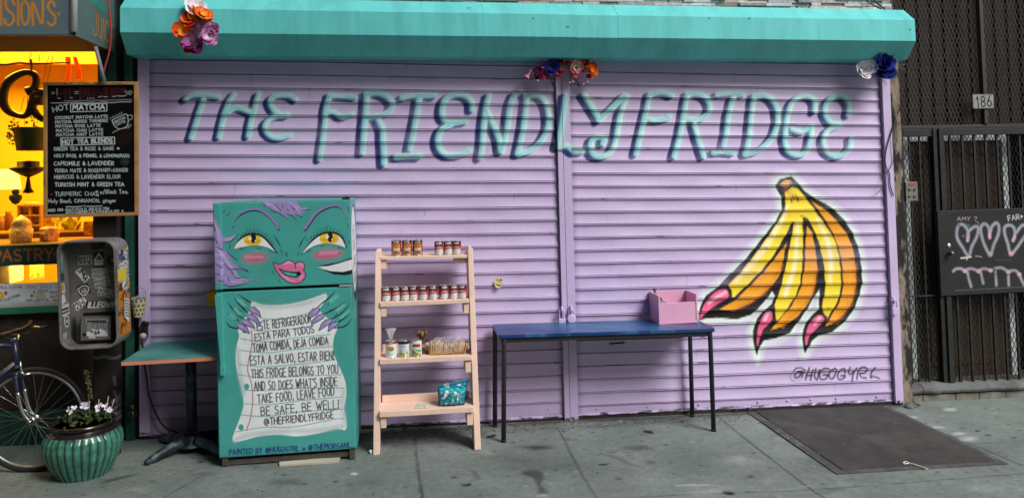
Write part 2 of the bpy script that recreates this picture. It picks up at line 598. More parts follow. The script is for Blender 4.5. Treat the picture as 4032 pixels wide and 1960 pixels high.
def _arc(cx, cy, rx, ry, a0, a1, n=9):
    return [(cx + rx * math.cos(math.radians(a0 + (a1 - a0) * i / n)), cy + ry * math.sin(math.radians(a0 + (a1 - a0) * i / n))) for i in range(n + 1)]
FONT = {
 ' ': (0.3, []), 'A': (0.6, [[(0, 0), (0.3, 1), (0.6, 0)], [(0.1, 0.35), (0.5, 0.35)]]),
 'B': (0.5, [[(0, 0), (0, 1), (0.3, 1)] + _arc(0.25, 0.76, 0.2, 0.24, 80, -90) + [(0, 0.52)], [(0, 0.52), (0.25, 0.52)] + _arc(0.25, 0.26, 0.25, 0.26, 90, -90) + [(0, 0)]]),
 'C': (0.5, [_arc(0.3, 0.5, 0.3, 0.5, 50, 310)]), 'D': (0.55, [[(0, 0), (0, 1)], [(0, 1), (0.15, 1)] + _arc(0.15, 0.5, 0.4, 0.5, 90, -90) + [(0, 0)]]),
 'E': (0.45, [[(0.45, 1), (0, 1), (0, 0), (0.45, 0)], [(0, 0.52), (0.38, 0.52)]]), 'F': (0.45, [[(0.45, 1), (0, 1), (0, 0)], [(0, 0.52), (0.36, 0.52)]]),
 'G': (0.55, [_arc(0.3, 0.5, 0.3, 0.5, 50, 330) + [(0.56, 0.42), (0.34, 0.42)]]), 'H': (0.55, [[(0, 0), (0, 1)], [(0.55, 0), (0.55, 1)], [(0, 0.5), (0.55, 0.5)]]),
 'I': (0.12, [[(0.06, 0), (0.06, 1)]]), 'J': (0.4, [[(0.4, 1), (0.4, 0.2)] + _arc(0.2, 0.2, 0.2, 0.2, 0, -170)]),
 'K': (0.5, [[(0, 0), (0, 1)], [(0.5, 1), (0, 0.45), (0.5, 0)]]), 'L': (0.42, [[(0, 1), (0, 0), (0.42, 0)]]),
 'M': (0.7, [[(0, 0), (0.08, 1), (0.35, 0.35), (0.62, 1), (0.7, 0)]]), 'N': (0.55, [[(0, 0), (0, 1), (0.55, 0), (0.55, 1)]]),
 'O': (0.6, [_arc(0.3, 0.5, 0.3, 0.5, 90, 450, 14)]), 'P': (0.48, [[(0, 0), (0, 1), (0.22, 1)] + _arc(0.22, 0.74, 0.26, 0.26, 90, -90) + [(0, 0.48)]]),
 'Q': (0.6, [_arc(0.3, 0.5, 0.3, 0.5, 90, 450, 14), [(0.35, 0.25), (0.6, 0)]]), 'R': (0.5, [[(0, 0), (0, 1), (0.22, 1)] + _arc(0.22, 0.74, 0.26, 0.26, 90, -90) + [(0, 0.48)], [(0.2, 0.48), (0.5, 0)]]),
 'S': (0.45, [_arc(0.23, 0.75, 0.22, 0.25, 40, 260) + _arc(0.22, 0.25, 0.23, 0.25, 85, -150)]), 'T': (0.55, [[(0, 1), (0.55, 1)], [(0.28, 1), (0.28, 0)]]),
 'U': (0.52, [[(0, 1), (0, 0.3)] + _arc(0.26, 0.28, 0.26, 0.28, 180, 360) + [(0.52, 1)]]), 'V': (0.55, [[(0, 1), (0.28, 0), (0.55, 1)]]),
 'W': (0.75, [[(0, 1), (0.2, 0), (0.38, 0.7), (0.55, 0), (0.75, 1)]]), 'X': (0.5, [[(0, 0), (0.5, 1)], [(0, 1), (0.5, 0)]]),
 'Y': (0.5, [[(0, 1), (0.25, 0.5), (0.5, 1)], [(0.25, 0.5), (0.2, 0)]]), 'Z': (0.5, [[(0, 1), (0.5, 1), (0, 0), (0.5, 0)]]),
 '0': (0.5, [_arc(0.25, 0.5, 0.25, 0.5, 90, 450, 14)]), '1': (0.25, [[(0, 0.8), (0.15, 1), (0.15, 0)]]), '4': (0.5, [[(0.38, 0), (0.38, 1), (0, 0.35), (0.5, 0.35)]]),
 '2': (0.45, [_arc(0.22, 0.75, 0.22, 0.25, 170, -20) + [(0, 0), (0.45, 0)]]),
 '5': (0.45, [[(0.42, 1), (0.05, 1), (0.03, 0.55)] + _arc(0.2, 0.3, 0.25, 0.3, 110, -150)]), '6': (0.45, [[(0.35, 1), (0.08, 0.5)] + _arc(0.23, 0.27, 0.22, 0.27, 150, 510, 12)]),
 '7': (0.45, [[(0, 1), (0.45, 1), (0.15, 0)]]), '8': (0.45, [_arc(0.22, 0.75, 0.19, 0.25, -90, 270, 12), _arc(0.22, 0.25, 0.22, 0.25, 90, 450, 12)]),
 '@': (0.8, [_arc(0.4, 0.45, 0.17, 0.25, 0, 360, 12), [(0.57, 0.7), (0.57, 0.3), (0.7, 0.25)] + _arc(0.4, 0.45, 0.4, 0.5, -20, 300, 14)]),
 ',': (0.12, [[(0.08, 0.12), (0.06, -0.05), (0, -0.15)]]), '.': (0.1, [[(0.05, 0.02), (0.05, 0.06)]]), '!': (0.15, [[(0.12, 1), (0.06, 0.3)], [(0, -0.05), (0.1, 0.1)], [(0.1, -0.05), (0, 0.1)]]),
 "'": (0.08, [[(0.06, 1), (0.03, 0.8)]]), '&': (0.5, [[(0.5, 0), (0.1, 0.75), (0.2, 1), (0.33, 0.8), (0.02, 0.3), (0.15, 0), (0.4, 0.2), (0.5, 0.4)]]),
 '/': (0.4, [[(0, -0.1), (0.4, 1.1)]]), ':': (0.1, [[(0.05, 0.15), (0.05, 0.2)], [(0.05, 0.6), (0.05, 0.65)]]), '+': (0.4, [[(0, 0.45), (0.4, 0.45)], [(0.2, 0.2), (0.2, 0.7)]]),
 '-': (0.3, [[(0, 0.45), (0.3, 0.45)]]), '_': (0.5, [[(0, 0), (0.5, 0)]]), '?': (0.4, [_arc(0.2, 0.7, 0.2, 0.25, 170, -60), [(0.2, 0.3), (0.2, 0.05)]]),
 '~': (0.5, [[(0, 0.4), (0.12, 0.55), (0.35, 0.35), (0.5, 0.5)]]), '\u00a2': (0.4, [_arc(0.22, 0.4, 0.2, 0.3, 50, 310), [(0.2, -0.05), (0.25, 0.85)]]), '\u2022': (0.15, [[(0.07, 0.45), (0.08, 0.5)]]),
 'a': (0.4, [_arc(0.2, 0.27, 0.2, 0.27, 20, 380, 11), [(0.4, 0.55), (0.4, 0)]]), 'b': (0.4, [[(0, 1), (0, 0)], _arc(0.2, 0.27, 0.2, 0.27, 0, 360, 11)]),
 'c': (0.36, [_arc(0.2, 0.27, 0.2, 0.27, 50, 310)]), 'e': (0.4, [[(0, 0.3), (0.4, 0.32)] + _arc(0.2, 0.27, 0.2, 0.27, 10, 310)]),
 'g': (0.4, [_arc(0.2, 0.27, 0.2, 0.27, 20, 380, 11), [(0.4, 0.55), (0.4, -0.2), (0.2, -0.35), (0, -0.2)]]), 'i': (0.1, [[(0.05, 0), (0.05, 0.55)], [(0.05, 0.75), (0.05, 0.8)]]),
 'k': (0.36, [[(0, 0), (0, 1)], [(0.36, 0.6), (0, 0.3), (0.36, 0)]]), 'l': (0.1, [[(0.05, 0), (0.05, 1)]]), 'n': (0.38, [[(0, 0), (0, 0.55)], [(0, 0.35)] + _arc(0.2, 0.35, 0.18, 0.2, 150, 0) + [(0.38, 0)]]),
 'o': (0.4, [_arc(0.2, 0.27, 0.2, 0.27, 0, 360, 11)]), 'r': (0.3, [[(0, 0), (0, 0.55)], [(0, 0.35), (0.15, 0.55), (0.3, 0.5)]]), 's': (0.32, [[(0.32, 0.5), (0.1, 0.55), (0.05, 0.38), (0.28, 0.2), (0.22, 0), (0, 0.05)]]),
 'w': (0.5, [[(0, 0.55), (0.12, 0), (0.25, 0.4), (0.37, 0), (0.5, 0.55)]]), 'y': (0.4, [[(0, 0.55), (0.2, 0.05)], [(0.4, 0.55), (0.1, -0.35)]]),
}

# ------------------------------------------------------------------ the ground
rng = np.random.default_rng(4)
def axis(lo, a, b, hi, step):
    return np.concatenate([np.linspace(lo, a, 12)[:-1], np.arange(a, b, step), np.linspace(b, hi, 12)])
gx = axis(-40, -3.3, 5.2, 40, 0.0125)
gy = axis(-40, -2.7, 0.2, 12, 0.0125)
gc = Canvas(gx, gy, lin('8a8f86'), lambda px, py: tuple(GR(px, py)[:2]), 1 / 560)
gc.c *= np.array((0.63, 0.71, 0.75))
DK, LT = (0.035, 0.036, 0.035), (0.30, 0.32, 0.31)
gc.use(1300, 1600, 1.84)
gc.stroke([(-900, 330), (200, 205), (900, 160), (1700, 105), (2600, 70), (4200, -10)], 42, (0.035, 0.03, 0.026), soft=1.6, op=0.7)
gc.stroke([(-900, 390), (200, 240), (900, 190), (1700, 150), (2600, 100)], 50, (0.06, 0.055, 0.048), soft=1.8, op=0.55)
gc.stroke([(612, 205), (622, 330), (640, 470), (655, 570), (672, 670)], 9, DK, soft=0.8, op=0.8)
for i in range(60):
    t = i / 60
    gc.ell((612 + 58 * t * t + rng.normal(0, 7), 215 + 450 * t), rng.uniform(2, 7), rng.uniform(2, 6), LT if rng.random() < .35 else DK, op=0.6)
gc.stroke([(1640, 150), (1690, 230), (1790, 430), (1930, 665)], 6, DK, soft=0.5, op=0.9)
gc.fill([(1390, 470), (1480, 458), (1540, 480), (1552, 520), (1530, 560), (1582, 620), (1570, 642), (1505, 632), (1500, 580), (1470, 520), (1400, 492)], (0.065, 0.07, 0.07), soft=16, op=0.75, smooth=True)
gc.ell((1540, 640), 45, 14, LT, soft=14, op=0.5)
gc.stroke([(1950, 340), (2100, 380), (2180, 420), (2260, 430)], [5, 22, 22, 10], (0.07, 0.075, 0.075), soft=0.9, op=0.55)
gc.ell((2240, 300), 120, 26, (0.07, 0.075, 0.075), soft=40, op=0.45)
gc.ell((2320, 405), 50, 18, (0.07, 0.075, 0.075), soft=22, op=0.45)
gc.stroke([(1005, 450), (1050, 480), (1070, 525)], [10, 22, 14], (0.07, 0.072, 0.07), soft=1.0, op=0.55)
gc.stroke([(640, 410), (900, 395), (1110, 390)], 3, DK, op=0.5)
gc.stroke([(390, 455), (560, 448), (860, 430), (1000, 445)], 3, DK, op=0.35)
gc.ell((2090, 522), 30, 9, DK, soft=8, op=0.5)
gc.ell((175, 487), 28, 9, (0.5, 0.55, 0.55), soft=8, op=0.7)
gc.use(2700, 1500, 1.934)
gc.stroke([(228, 252), (390, 385), (890, 775), (1065, 895)], 8, DK, soft=0.5, op=0.85)
gc.stroke([(-2600, 990), (0, 862), (500, 845), (960, 825), (1700, 770), (2700, 690)], 5, DK, soft=0.5, op=0.75)
gc.stroke([(2140, 478), (2700, 455)], 2.6, DK, soft=0.5, op=0.6)
gc.stroke([(2250, 645), (2420, 705), (2650, 800)], 2.6, DK, soft=0.5, op=0.6)
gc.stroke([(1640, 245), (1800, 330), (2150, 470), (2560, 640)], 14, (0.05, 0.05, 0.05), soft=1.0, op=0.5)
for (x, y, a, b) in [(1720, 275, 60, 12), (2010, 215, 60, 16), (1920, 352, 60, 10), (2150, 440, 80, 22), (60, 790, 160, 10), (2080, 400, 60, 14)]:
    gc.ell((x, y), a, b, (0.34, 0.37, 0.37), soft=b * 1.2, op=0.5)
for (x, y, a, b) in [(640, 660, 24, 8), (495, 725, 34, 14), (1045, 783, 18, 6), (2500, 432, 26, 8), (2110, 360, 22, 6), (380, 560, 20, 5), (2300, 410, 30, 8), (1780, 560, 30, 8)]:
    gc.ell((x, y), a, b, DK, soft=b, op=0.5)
gc.use(0, 0, 1)
gc.stroke([(735, 1850), (800, 1840), (868, 1822)], 3, DK, op=0.6)
gc.stroke([(640, 1960), (760, 1890), (800, 1870)], 3, DK, op=0.6)
gc.stroke([(395, 1902), (450, 1885), (520, 1868), (545, 1862)], [6, 16, 10, 3], (0.05, 0.05, 0.05), soft=0.8, op=0.6)
for i in range(420):
    x, y = rng.uniform(0, 4032), rng.uniform(1600, 1960)
    r = rng.uniform(1.5, 6)
    gc.ell((x, y), r * 1.8, r * 0.6, DK if rng.random() < .75 else LT, soft=r * .6, op=rng.uniform(.2, .6))
for i in range(26):
    x, y = rng.uniform(0, 4032), rng.uniform(1680, 1960)
    r = rng.uniform(8, 22)
    gc.ell((x, y), r * 1.7, r * 0.55, DK if rng.random() < .6 else LT, soft=r, op=rng.uniform(.12, .3))
for i in range(44):
    x, y = rng.uniform(0, 4032), rng.uniform(1680, 1960)
    r = rng.uniform(2, 11) * rng.uniform(.5, 1)
    gc.ell((x, y), r * 1.7, r * 0.5, (0.028, 0.028, 0.028), soft=2, op=rng.uniform(.35, .75))
for i in range(16):
    x, y = rng.uniform(0, 3900), rng.uniform(1720, 1950)
    R_ = rng.uniform(25, 80)
    n_ = 11
    gc.fill([(x + R_ * 1.7 * rng.uniform(.5, 1.2) * math.cos(a), y + R_ * .38 * rng.uniform(.5, 1.2) * math.sin(a)) for a in np.linspace(0, 6.283, n_ + 1)[:-1]], DK if rng.random() < .65 else LT, soft=rng.uniform(4, 22), op=rng.uniform(.08, .3), smooth=True)
for i in range(9):
    x, y = rng.uniform(300, 3900), rng.uniform(1760, 1950)
    pts = [(x, y)]
    for k in range(6):
        pts.append((pts[-1][0] + rng.uniform(10, 60), pts[-1][1] + rng.uniform(-14, 14)))
    gc.stroke(pts, 1.6, DK, op=.6, smooth=False)
for i in range(60):
    x, y = rng.uniform(600, 4032), rng.uniform(1650, 1960)
    r = rng.uniform(30, 110)
    gc.ell((x, y), r * 2, r * 0.5, DK if rng.random() < .55 else LT, soft=r * 1.2, op=rng.uniform(.06, .16))
X, Y = np.meshgrid(gx, gy)
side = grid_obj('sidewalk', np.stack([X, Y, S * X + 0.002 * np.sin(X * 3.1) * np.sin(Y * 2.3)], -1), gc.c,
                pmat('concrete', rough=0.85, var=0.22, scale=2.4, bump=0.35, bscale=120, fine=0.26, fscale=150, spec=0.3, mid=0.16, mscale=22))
structure(side)

# steel plate over the cellar hatch
t = thing('cellar_plate', 'dark grey steel plate let into the pavement below the right shutter', 'plate', (3.07, -0.64, gz(3.07)))
px0, px1, py0, py1 = 2.515, 3.655, -1.265, -0.03
m = MB()
def slopequad(mb, x0, x1, y0, y1, h0, h1):
    vs = [(x, y, gz(x) + h) for h in (h0, h1) for (x, y) in ((x0, y0), (x1, y0), (x1, y1), (x0, y1))]
    mb.add(vs, [(0, 3, 2, 1), (4, 5, 6, 7), (0, 1, 5, 4), (1, 2, 6, 5), (2, 3, 7, 6), (3, 0, 4, 7)])
ix0, ix1, iy0 = 2.583, 3.612, -1.212
steel = mat('plate_steel', (0.040, 0.040, 0.038), rough=0.75, var=0.35, scale=5, bump=0.7, bscale=160, dark=(0.085, 0.08, 0.072), dscale=3, damt=0.5, metal=0.0)
slopequad(m, px0, ix0 - 0.004, py0, py1, -0.01, 0.006)
slopequad(m, ix1 + 0.004, px1, py0, py1, -0.01, 0.006)
slopequad(m, ix0 - 0.004, ix1 + 0.004, py0, iy0 - 0.004, -0.01, 0.006)
fr = m.build('frame', mat('plate_frame', (0.06, 0.062, 0.06), rough=0.75, var=0.3, scale=9, bump=0.3, dark=(0.15, 0.16, 0.15), dscale=7, damt=0.4), t)
m = MB()
slopequad(m, ix0, ix1, iy0, py1, -0.006, 0.011)
m.build('plate', steel, t, bevel=0.003)
fcv = Canvas(np.arange(px0, ix0, 0.004), np.arange(-0.95, -0.25, 0.004), (0.06, 0.062, 0.06), lambda px, py: tuple(GR(px, py)[:2]), 1 / 560)
fcv.use(3040, 1680, 8.942)
for st in ([(30, 130), (90, 190), (180, 205)], [(110, 135), (210, 160), (215, 230)], [(160, 240), (260, 290)], [(220, 130), (300, 125), (350, 170)], [(280, 320), (400, 290), (550, 300)], [(290, 330), (450, 345), (570, 320)], [(410, 400), (540, 375), (580, 450)], [(420, 400), (480, 460), (570, 440)], [(600, 400), (710, 400)], [(560, 530), (830, 505), (890, 550), (720, 570)], [(740, 650), (880, 640), (980, 600)], [(900, 610), (1050, 650)], [(900, 690), (1100, 680)], [(860, 705), (900, 715)], [(940, 770), (1060, 785)], [(1150, 770), (1280, 800)], [(1050, 830), (1080, 880), (1150, 860)], [(1250, 850), (1380, 880)], [(1210, 900), (1220, 940)], [(1390, 935), (1510, 955)]):
    fcv.stroke(st, 10, (.34, .36, .37), soft=.8, op=.6)
Xf, Yf = np.meshgrid(fcv.us, fcv.vs)
grid_obj('chalk_marking', np.stack([Xf, Yf, S * Xf + 0.0075], -1), fcv.c, pmat('chalked', rough=0.8, var=0.3, scale=9), t)

# ------------------------------------------------------------------ shutters and their mural
LILAC = lin('c3b2d7')
NAVY = (0.020, 0.024, 0.13)
TEAL, PALE, CREAM = lin('62c6d2'), lin('bfe2e4'), lin('e0f0e8')
P_ = 0.09522
ZL, ZR = 2.42007, 2.47940
def wl(px, py):
    p = W(px, py, -0.008)
    return p[0], p[2] - S * p[0]

def mural(cv):
    A, B, C_ = (600, 250, 2.782), (1400, 200, 2.3418), (2400, 200, 2.1467)
    L = [  # crop, strokes, half width
     (A, [[(365, 390), (420, 350), (560, 338), (725, 360)], [(560, 400), (520, 520), (470, 680), (430, 812)],
          [(895, 335), (835, 430), (785, 580), (735, 800)], [(1165, 335), (1125, 480), (1085, 620), (1055, 792)], [(800, 560), (880, 495), (960, 485), (1090, 535)],
          [(1575, 390), (1500, 348), (1370, 348), (1295, 400), (1315, 480), (1390, 550), (1480, 560)], [(1480, 565), (1330, 585), (1245, 655), (1248, 735), (1310, 795), (1400, 808), (1512, 778)],
          [(1950, 350), (1905, 480), (1893, 650), (1873, 800), (1838, 1045)], [(1940, 352), (2080, 356), (2225, 368)], [(1930, 525), (1990, 530), (2080, 585), (2190, 550)]], 34),
     (B, [[(105, 400), (103, 500), (90, 650), (78, 800), (68, 935)], [(100, 398), (200, 388), (300, 425), (345, 500), (300, 570), (200, 600), (110, 608)], [(215, 640), (252, 720), (258, 830), (268, 1035)],
          [(430, 432), (520, 412), (735, 412)], [(590, 432), (570, 580), (537, 750), (505, 905)], [(370, 975), (480, 970), (595, 970)],
          [(1080, 540), (1075, 470), (1020, 412), (920, 400), (835, 445), (802, 540), (815, 620), (880, 660), (1020, 650)], [(880, 680), (795, 730), (763, 820), (782, 905), (850, 960), (960, 958), (1055, 915)],
          [(1235, 410), (1208, 520), (1185, 700), (1175, 850), (1155, 985)], [(1210, 540), (1265, 660), (1325, 800), (1345, 920)], [(1468, 405), (1432, 500), (1405, 700), (1378, 840), (1350, 925)],
          [(1585, 415), (1572, 560), (1545, 750), (1502, 950)], [(1570, 408), (1680, 408), (1755, 470), (1785, 600), (1775, 720), (1715, 830), (1620, 910), (1502, 952)],
          [(1942, 410), (1918, 600), (1892, 760), (1868, 880)], [(1870, 885), (1950, 872), (2020, 925), (2092, 925)],
          [(2112, 400), (2175, 500), (2248, 620)], [(2480, 410), (2385, 510), (2248, 640)], [(2505, 415), (2445, 600), (2412, 780), (2370, 915), (2290, 968), (2205, 958), (2172, 890), (2192, 815), (2255, 790), (2302, 822), (2285, 850)]], 33),
     (C_, [[(342, 380), (322, 480), (292, 600), (262, 720), (228, 870)], [(345, 366), (450, 350), (532, 376)], [(300, 565), (380, 582), (460, 575), (515, 552)],
          [(662, 380), (642, 480), (622, 600), (592, 740), (550, 890)], [(660, 366), (750, 362), (822, 400), (853, 470), (828, 540), (750, 578), (635, 572)], [(720, 620), (742, 700), (772, 800), (800, 890)],
          [(912, 368), (1020, 358), (1130, 368)], [(1050, 390), (1012, 540), (992, 700), (968, 805)], [(880, 858), (960, 852), (1050, 862)],
          [(1222, 400), (1202, 560), (1182, 740), (1152, 870)], [(1222, 382), (1320, 374), (1400, 440), (1428, 560), (1400, 690), (1330, 790), (1240, 852), (1152, 872)],
          [(1738, 510), (1740, 430), (1690, 382), (1610, 386), (1540, 450), (1502, 580), (1487, 740), (1512, 840), (1590, 878), (1670, 850), (1702, 750), (1716, 640)], [(1545, 660), (1620, 680), (1700, 640)],
          [(2022, 540), (2030, 450), (1980, 388), (1900, 386), (1842, 440), (1826, 520), (1870, 600), (1945, 622)], [(1935, 630), (1842, 680), (1812, 760), (1842, 850), (1920, 888), (2000, 860), (2040, 800), (2045, 740)]], 29)]
    for cr, sts, r in L:
        cv.use(*cr)
        for st in sts:
            cv.stroke(st, r * 0.95, NAVY, soft=0.3, op=0.95, off=(-r * 1.55, r * 0.9))
            cv.stroke(st, r * 0.9, NAVY, soft=0.3, op=0.9, off=(-r * 0.8, r * 0.5))
    for cr, sts, r in L:
        cv.use(*cr)
        for st in sts:
            cv.stroke(st, r * 1.25, PALE, soft=0.95, op=0.22, off=(r * .4, -r * .2))
        for st in sts:
            cv.stroke(st, r * 0.76, PALE, soft=0.5, op=0.96, off=(r * .1, 0))
        for i, st in enumerate(sts):
            cv.stroke(st, r * 0.45, TEAL, soft=1.3, op=0.6, off=(-r * 0.42, r * 0.3))
            n = max(2, len(st) // 2)
            if i % 3 != 1:
                cv.stroke(st[:n], r * 0.35, CREAM, soft=1.8, op=0.5, off=(r * 0.3, 0))
    # bunch of bananas with painted nails
    cv.use(2650, 640, 1.391)
    OUT = [(563, 128), (588, 95), (650, 78), (690, 122), (720, 158), (770, 195), (830, 225), (885, 262), (940, 320), (985, 390), (1015, 470), (1032, 570), (1036, 660), (1015, 740), (985, 812), (930, 880), (870, 925), (800, 945), (762, 975), (742, 1010), (726, 1042),
           (714, 1000), (713, 930), (735, 870), (770, 832), (802, 805), (806, 690), (780, 720), (735, 800), (700, 852), (640, 930), (560, 962), (500, 972), (472, 1010), (462, 1052), (446, 1000), (440, 930), (460, 862), (500, 812), (545, 775), (560, 730), (545, 700), (500, 762), (430, 832), (350, 857), (240, 847), (180, 852), (143, 862), (148, 800), (180, 732), (240, 690), (300, 630), (400, 530), (480, 430), (560, 330), (598, 262), (596, 192)]
    MINT = lin('dcefe2')
    cv.fill(OUT, MINT, soft=52, op=0.95, grow=26)
    cv.stroke([(462, 1040), (468, 1100)], 14, MINT, soft=1.2, op=0.5)
    cv.fill(OUT, (0.006, 0.005, 0.005), soft=6, grow=3)
    YEL, ORG = lin('f2d62f'), lin('eda01e')
    yel = [[(612, 165), (655, 125), (690, 145), (722, 185), (782, 262), (840, 345), (892, 425), (912, 505), (922, 600), (924, 680), (905, 760), (850, 852), (830, 830), (815, 792), (836, 680), (828, 560), (798, 430), (765, 352), (735, 305), (712, 305), (716, 420), (712, 560), (700, 660), (670, 740), (600, 842), (567, 872), (556, 782), (592, 680), (620, 560), (645, 430), (664, 330), (655, 325), (640, 360), (560, 500), (490, 590), (420, 662), (335, 740), (322, 742), (322, 700), (300, 672), (370, 600), (450, 500), (530, 390), (605, 280), (616, 230)]]
    org = [[(628, 430), (605, 545), (588, 622), (520, 702), (430, 772), (330, 813), (245, 806), (335, 757), (424, 672), (502, 592), (575, 500)],
           [(735, 340), (765, 382), (785, 480), (796, 580), (780, 682), (750, 762), (690, 842), (600, 902), (530, 922), (580, 862), (652, 780), (702, 680), (722, 560), (726, 430)],
           [(748, 200), (850, 268), (912, 335), (962, 400), (992, 480), (1006, 580), (1006, 672), (986, 762), (940, 832), (880, 882), (830, 902), (865, 842), (912, 762), (932, 680), (927, 560), (907, 470), (872, 380), (820, 295)]]
    for p in yel:
        cv.fill(p, YEL, soft=5, grow=-2.5)
    for p in org:
        cv.fill(p, ORG, soft=5, grow=-3)
    DO = lin('c9741a')
    cv.stroke([(600, 560), (520, 690), (430, 760), (330, 805)], 10, DO, soft=1.6, op=0.5)
    cv.stroke([(790, 590), (745, 750), (600, 895)], 10, DO, soft=1.6, op=0.5)
    cv.stroke([(1000, 560), (985, 740), (900, 870)], 12, DO, soft=1.6, op=0.5)
    cv.stroke([(625, 150), (650, 190), (690, 200)], 16, DO, soft=1.6, op=0.55)
    cv.ell((628, 116), 40, 20, (0.01, 0.008, 0.005), rot=-22)
    cv.ell((620, 118), 34, 20, lin('dd9a3c'), rot=-22, soft=4)
    cv.stroke([(592, 132), (630, 148), (645, 110)], 4, (0.01, 0.008, 0.005))
    for st in ([(655, 175), (662, 195)], [(668, 170), (688, 208)], [(650, 200), (652, 215)], [(775, 258), (832, 330), (882, 402), (908, 490)], [(700, 290), (730, 320), (722, 440)], [(745, 200), (800, 290)]):
        cv.stroke(st, [2, 5, 3][:len(st)] + [3] * (len(st) - 3), (0.01, 0.008, 0.005))
    for st in ([(628, 240), (590, 330), (480, 500), (345, 655)], [(688, 330), (668, 560), (618, 720)], [(790, 310), (850, 430), (868, 560), (862, 660)]):
        cv.stroke(st, [6, 12, 14, 5][:len(st)], lin('fff6d8'), soft=1.7, op=0.75)
    PK, HP = lin('e45d8c'), lin('f7c3cf')
    for p, h in (([(285, 694), (305, 715), (295, 745), (240, 778), (192, 812), (146, 858), (162, 800), (195, 745), (240, 705)], [(290, 710), (235, 740), (200, 770)]),
                 ([(540, 812), (546, 850), (520, 892), (490, 922), (465, 1002), (463, 930), (485, 860), (510, 822)], [(525, 825), (505, 862)]),
                 ([(820, 838), (826, 865), (790, 907), (755, 942), (730, 1002), (727, 950), (750, 880), (790, 840)], [(805, 850), (778, 885)])):
        cv.fill(p, PK, soft=5, smooth=True)
        cv.stroke(h, 9, HP, soft=1.4, op=0.8)
    # signature
    cv.use(3080, 1430, 6.133)
    BL = (0.012, 0.01, 0.02)
    sig = [[(480, 190), (380, 200), (310, 290), (340, 350), (420, 320), (470, 230)], [(520, 210), (480, 330)], [(550, 170), (450, 110), (330, 130), (270, 190)], [(225, 245), (195, 320), (260, 420), (450, 425)],
           [(655, 110), (610, 240), (570, 390)], [(745, 150), (712, 280), (692, 400)], [(600, 295), (730, 290)],
           [(812, 130), (790, 300), (820, 385), (862, 368), (893, 200), (900, 150)], [(1150, 150), (1060, 120), (960, 160), (910, 290), (950, 390), (1060, 370), (1110, 280), (1000, 275)],
           [(1280, 120), (1170, 190), (1140, 320), (1190, 375), (1260, 330), (1310, 190), (1280, 120)], [(1530, 250), (1500, 130), (1420, 160), (1350, 280), (1370, 390), (1470, 370), (1530, 310), (1430, 300)],
           [(1640, 100), (1610, 200), (1650, 275), (1740, 210)], [(1800, 110), (1730, 260), (1680, 430)], [(1880, 120), (1840, 220), (1805, 380)], [(1880, 110), (2000, 95), (2060, 160), (1990, 240), (1880, 250), (1930, 340), (2040, 360)],
           [(2240, 100), (2170, 220), (2140, 350), (2200, 320), (2350, 365)]]
    for i, st in enumerate(sig):
        cv.stroke(st, 8 if i == 3 else 20, BL, soft=0.5, op=0.95)

PT = [0.0, 0.020, 0.026, 0.062, 0.076, 0.094, 0.12, 0.19, 0.30, 0.42, 0.54, 0.66, 0.77, 0.87, 0.94, 0.975, 0.982]
PY = [0.014, 0.014, -0.0060, -0.0138, -0.0138, -0.0085, -0.0050, -0.0030, -0.0022, -0.0022, -0.0028, -0.0042, -0.0060, -0.0080, -0.0098, -0.0104, 0.014]
def slat_sheet(x0, x1, zrow, ktop, kbot, zbot, step):
    zs, ys = [], []
    for k in range(ktop, kbot):
        for a, b in zip(PT, PY):
            zs.append(zrow - P_ * (k + a))
            ys.append(b)
    z0 = zrow - P_ * kbot
    h = z0 - zbot
    for a, b in ((0, 0.010), (0.02, -0.0145), (0.05, -0.014), (0.1, -0.006), (0.15, -0.004), (0.3, -0.004), (0.5, -0.004), (0.7, -0.004), (0.85, -0.004), (0.93, -0.012), (0.995, -0.013), (1.0, 0.012)):
        zs.append(z0 - h * a)
        ys.append(b)
    zs, ys = np.array(zs)[::-1], np.array(ys)[::-1]
    us = np.arange(x0, x1 + step * .5, step)
    us[-1] = x1
    return us, zs, ys

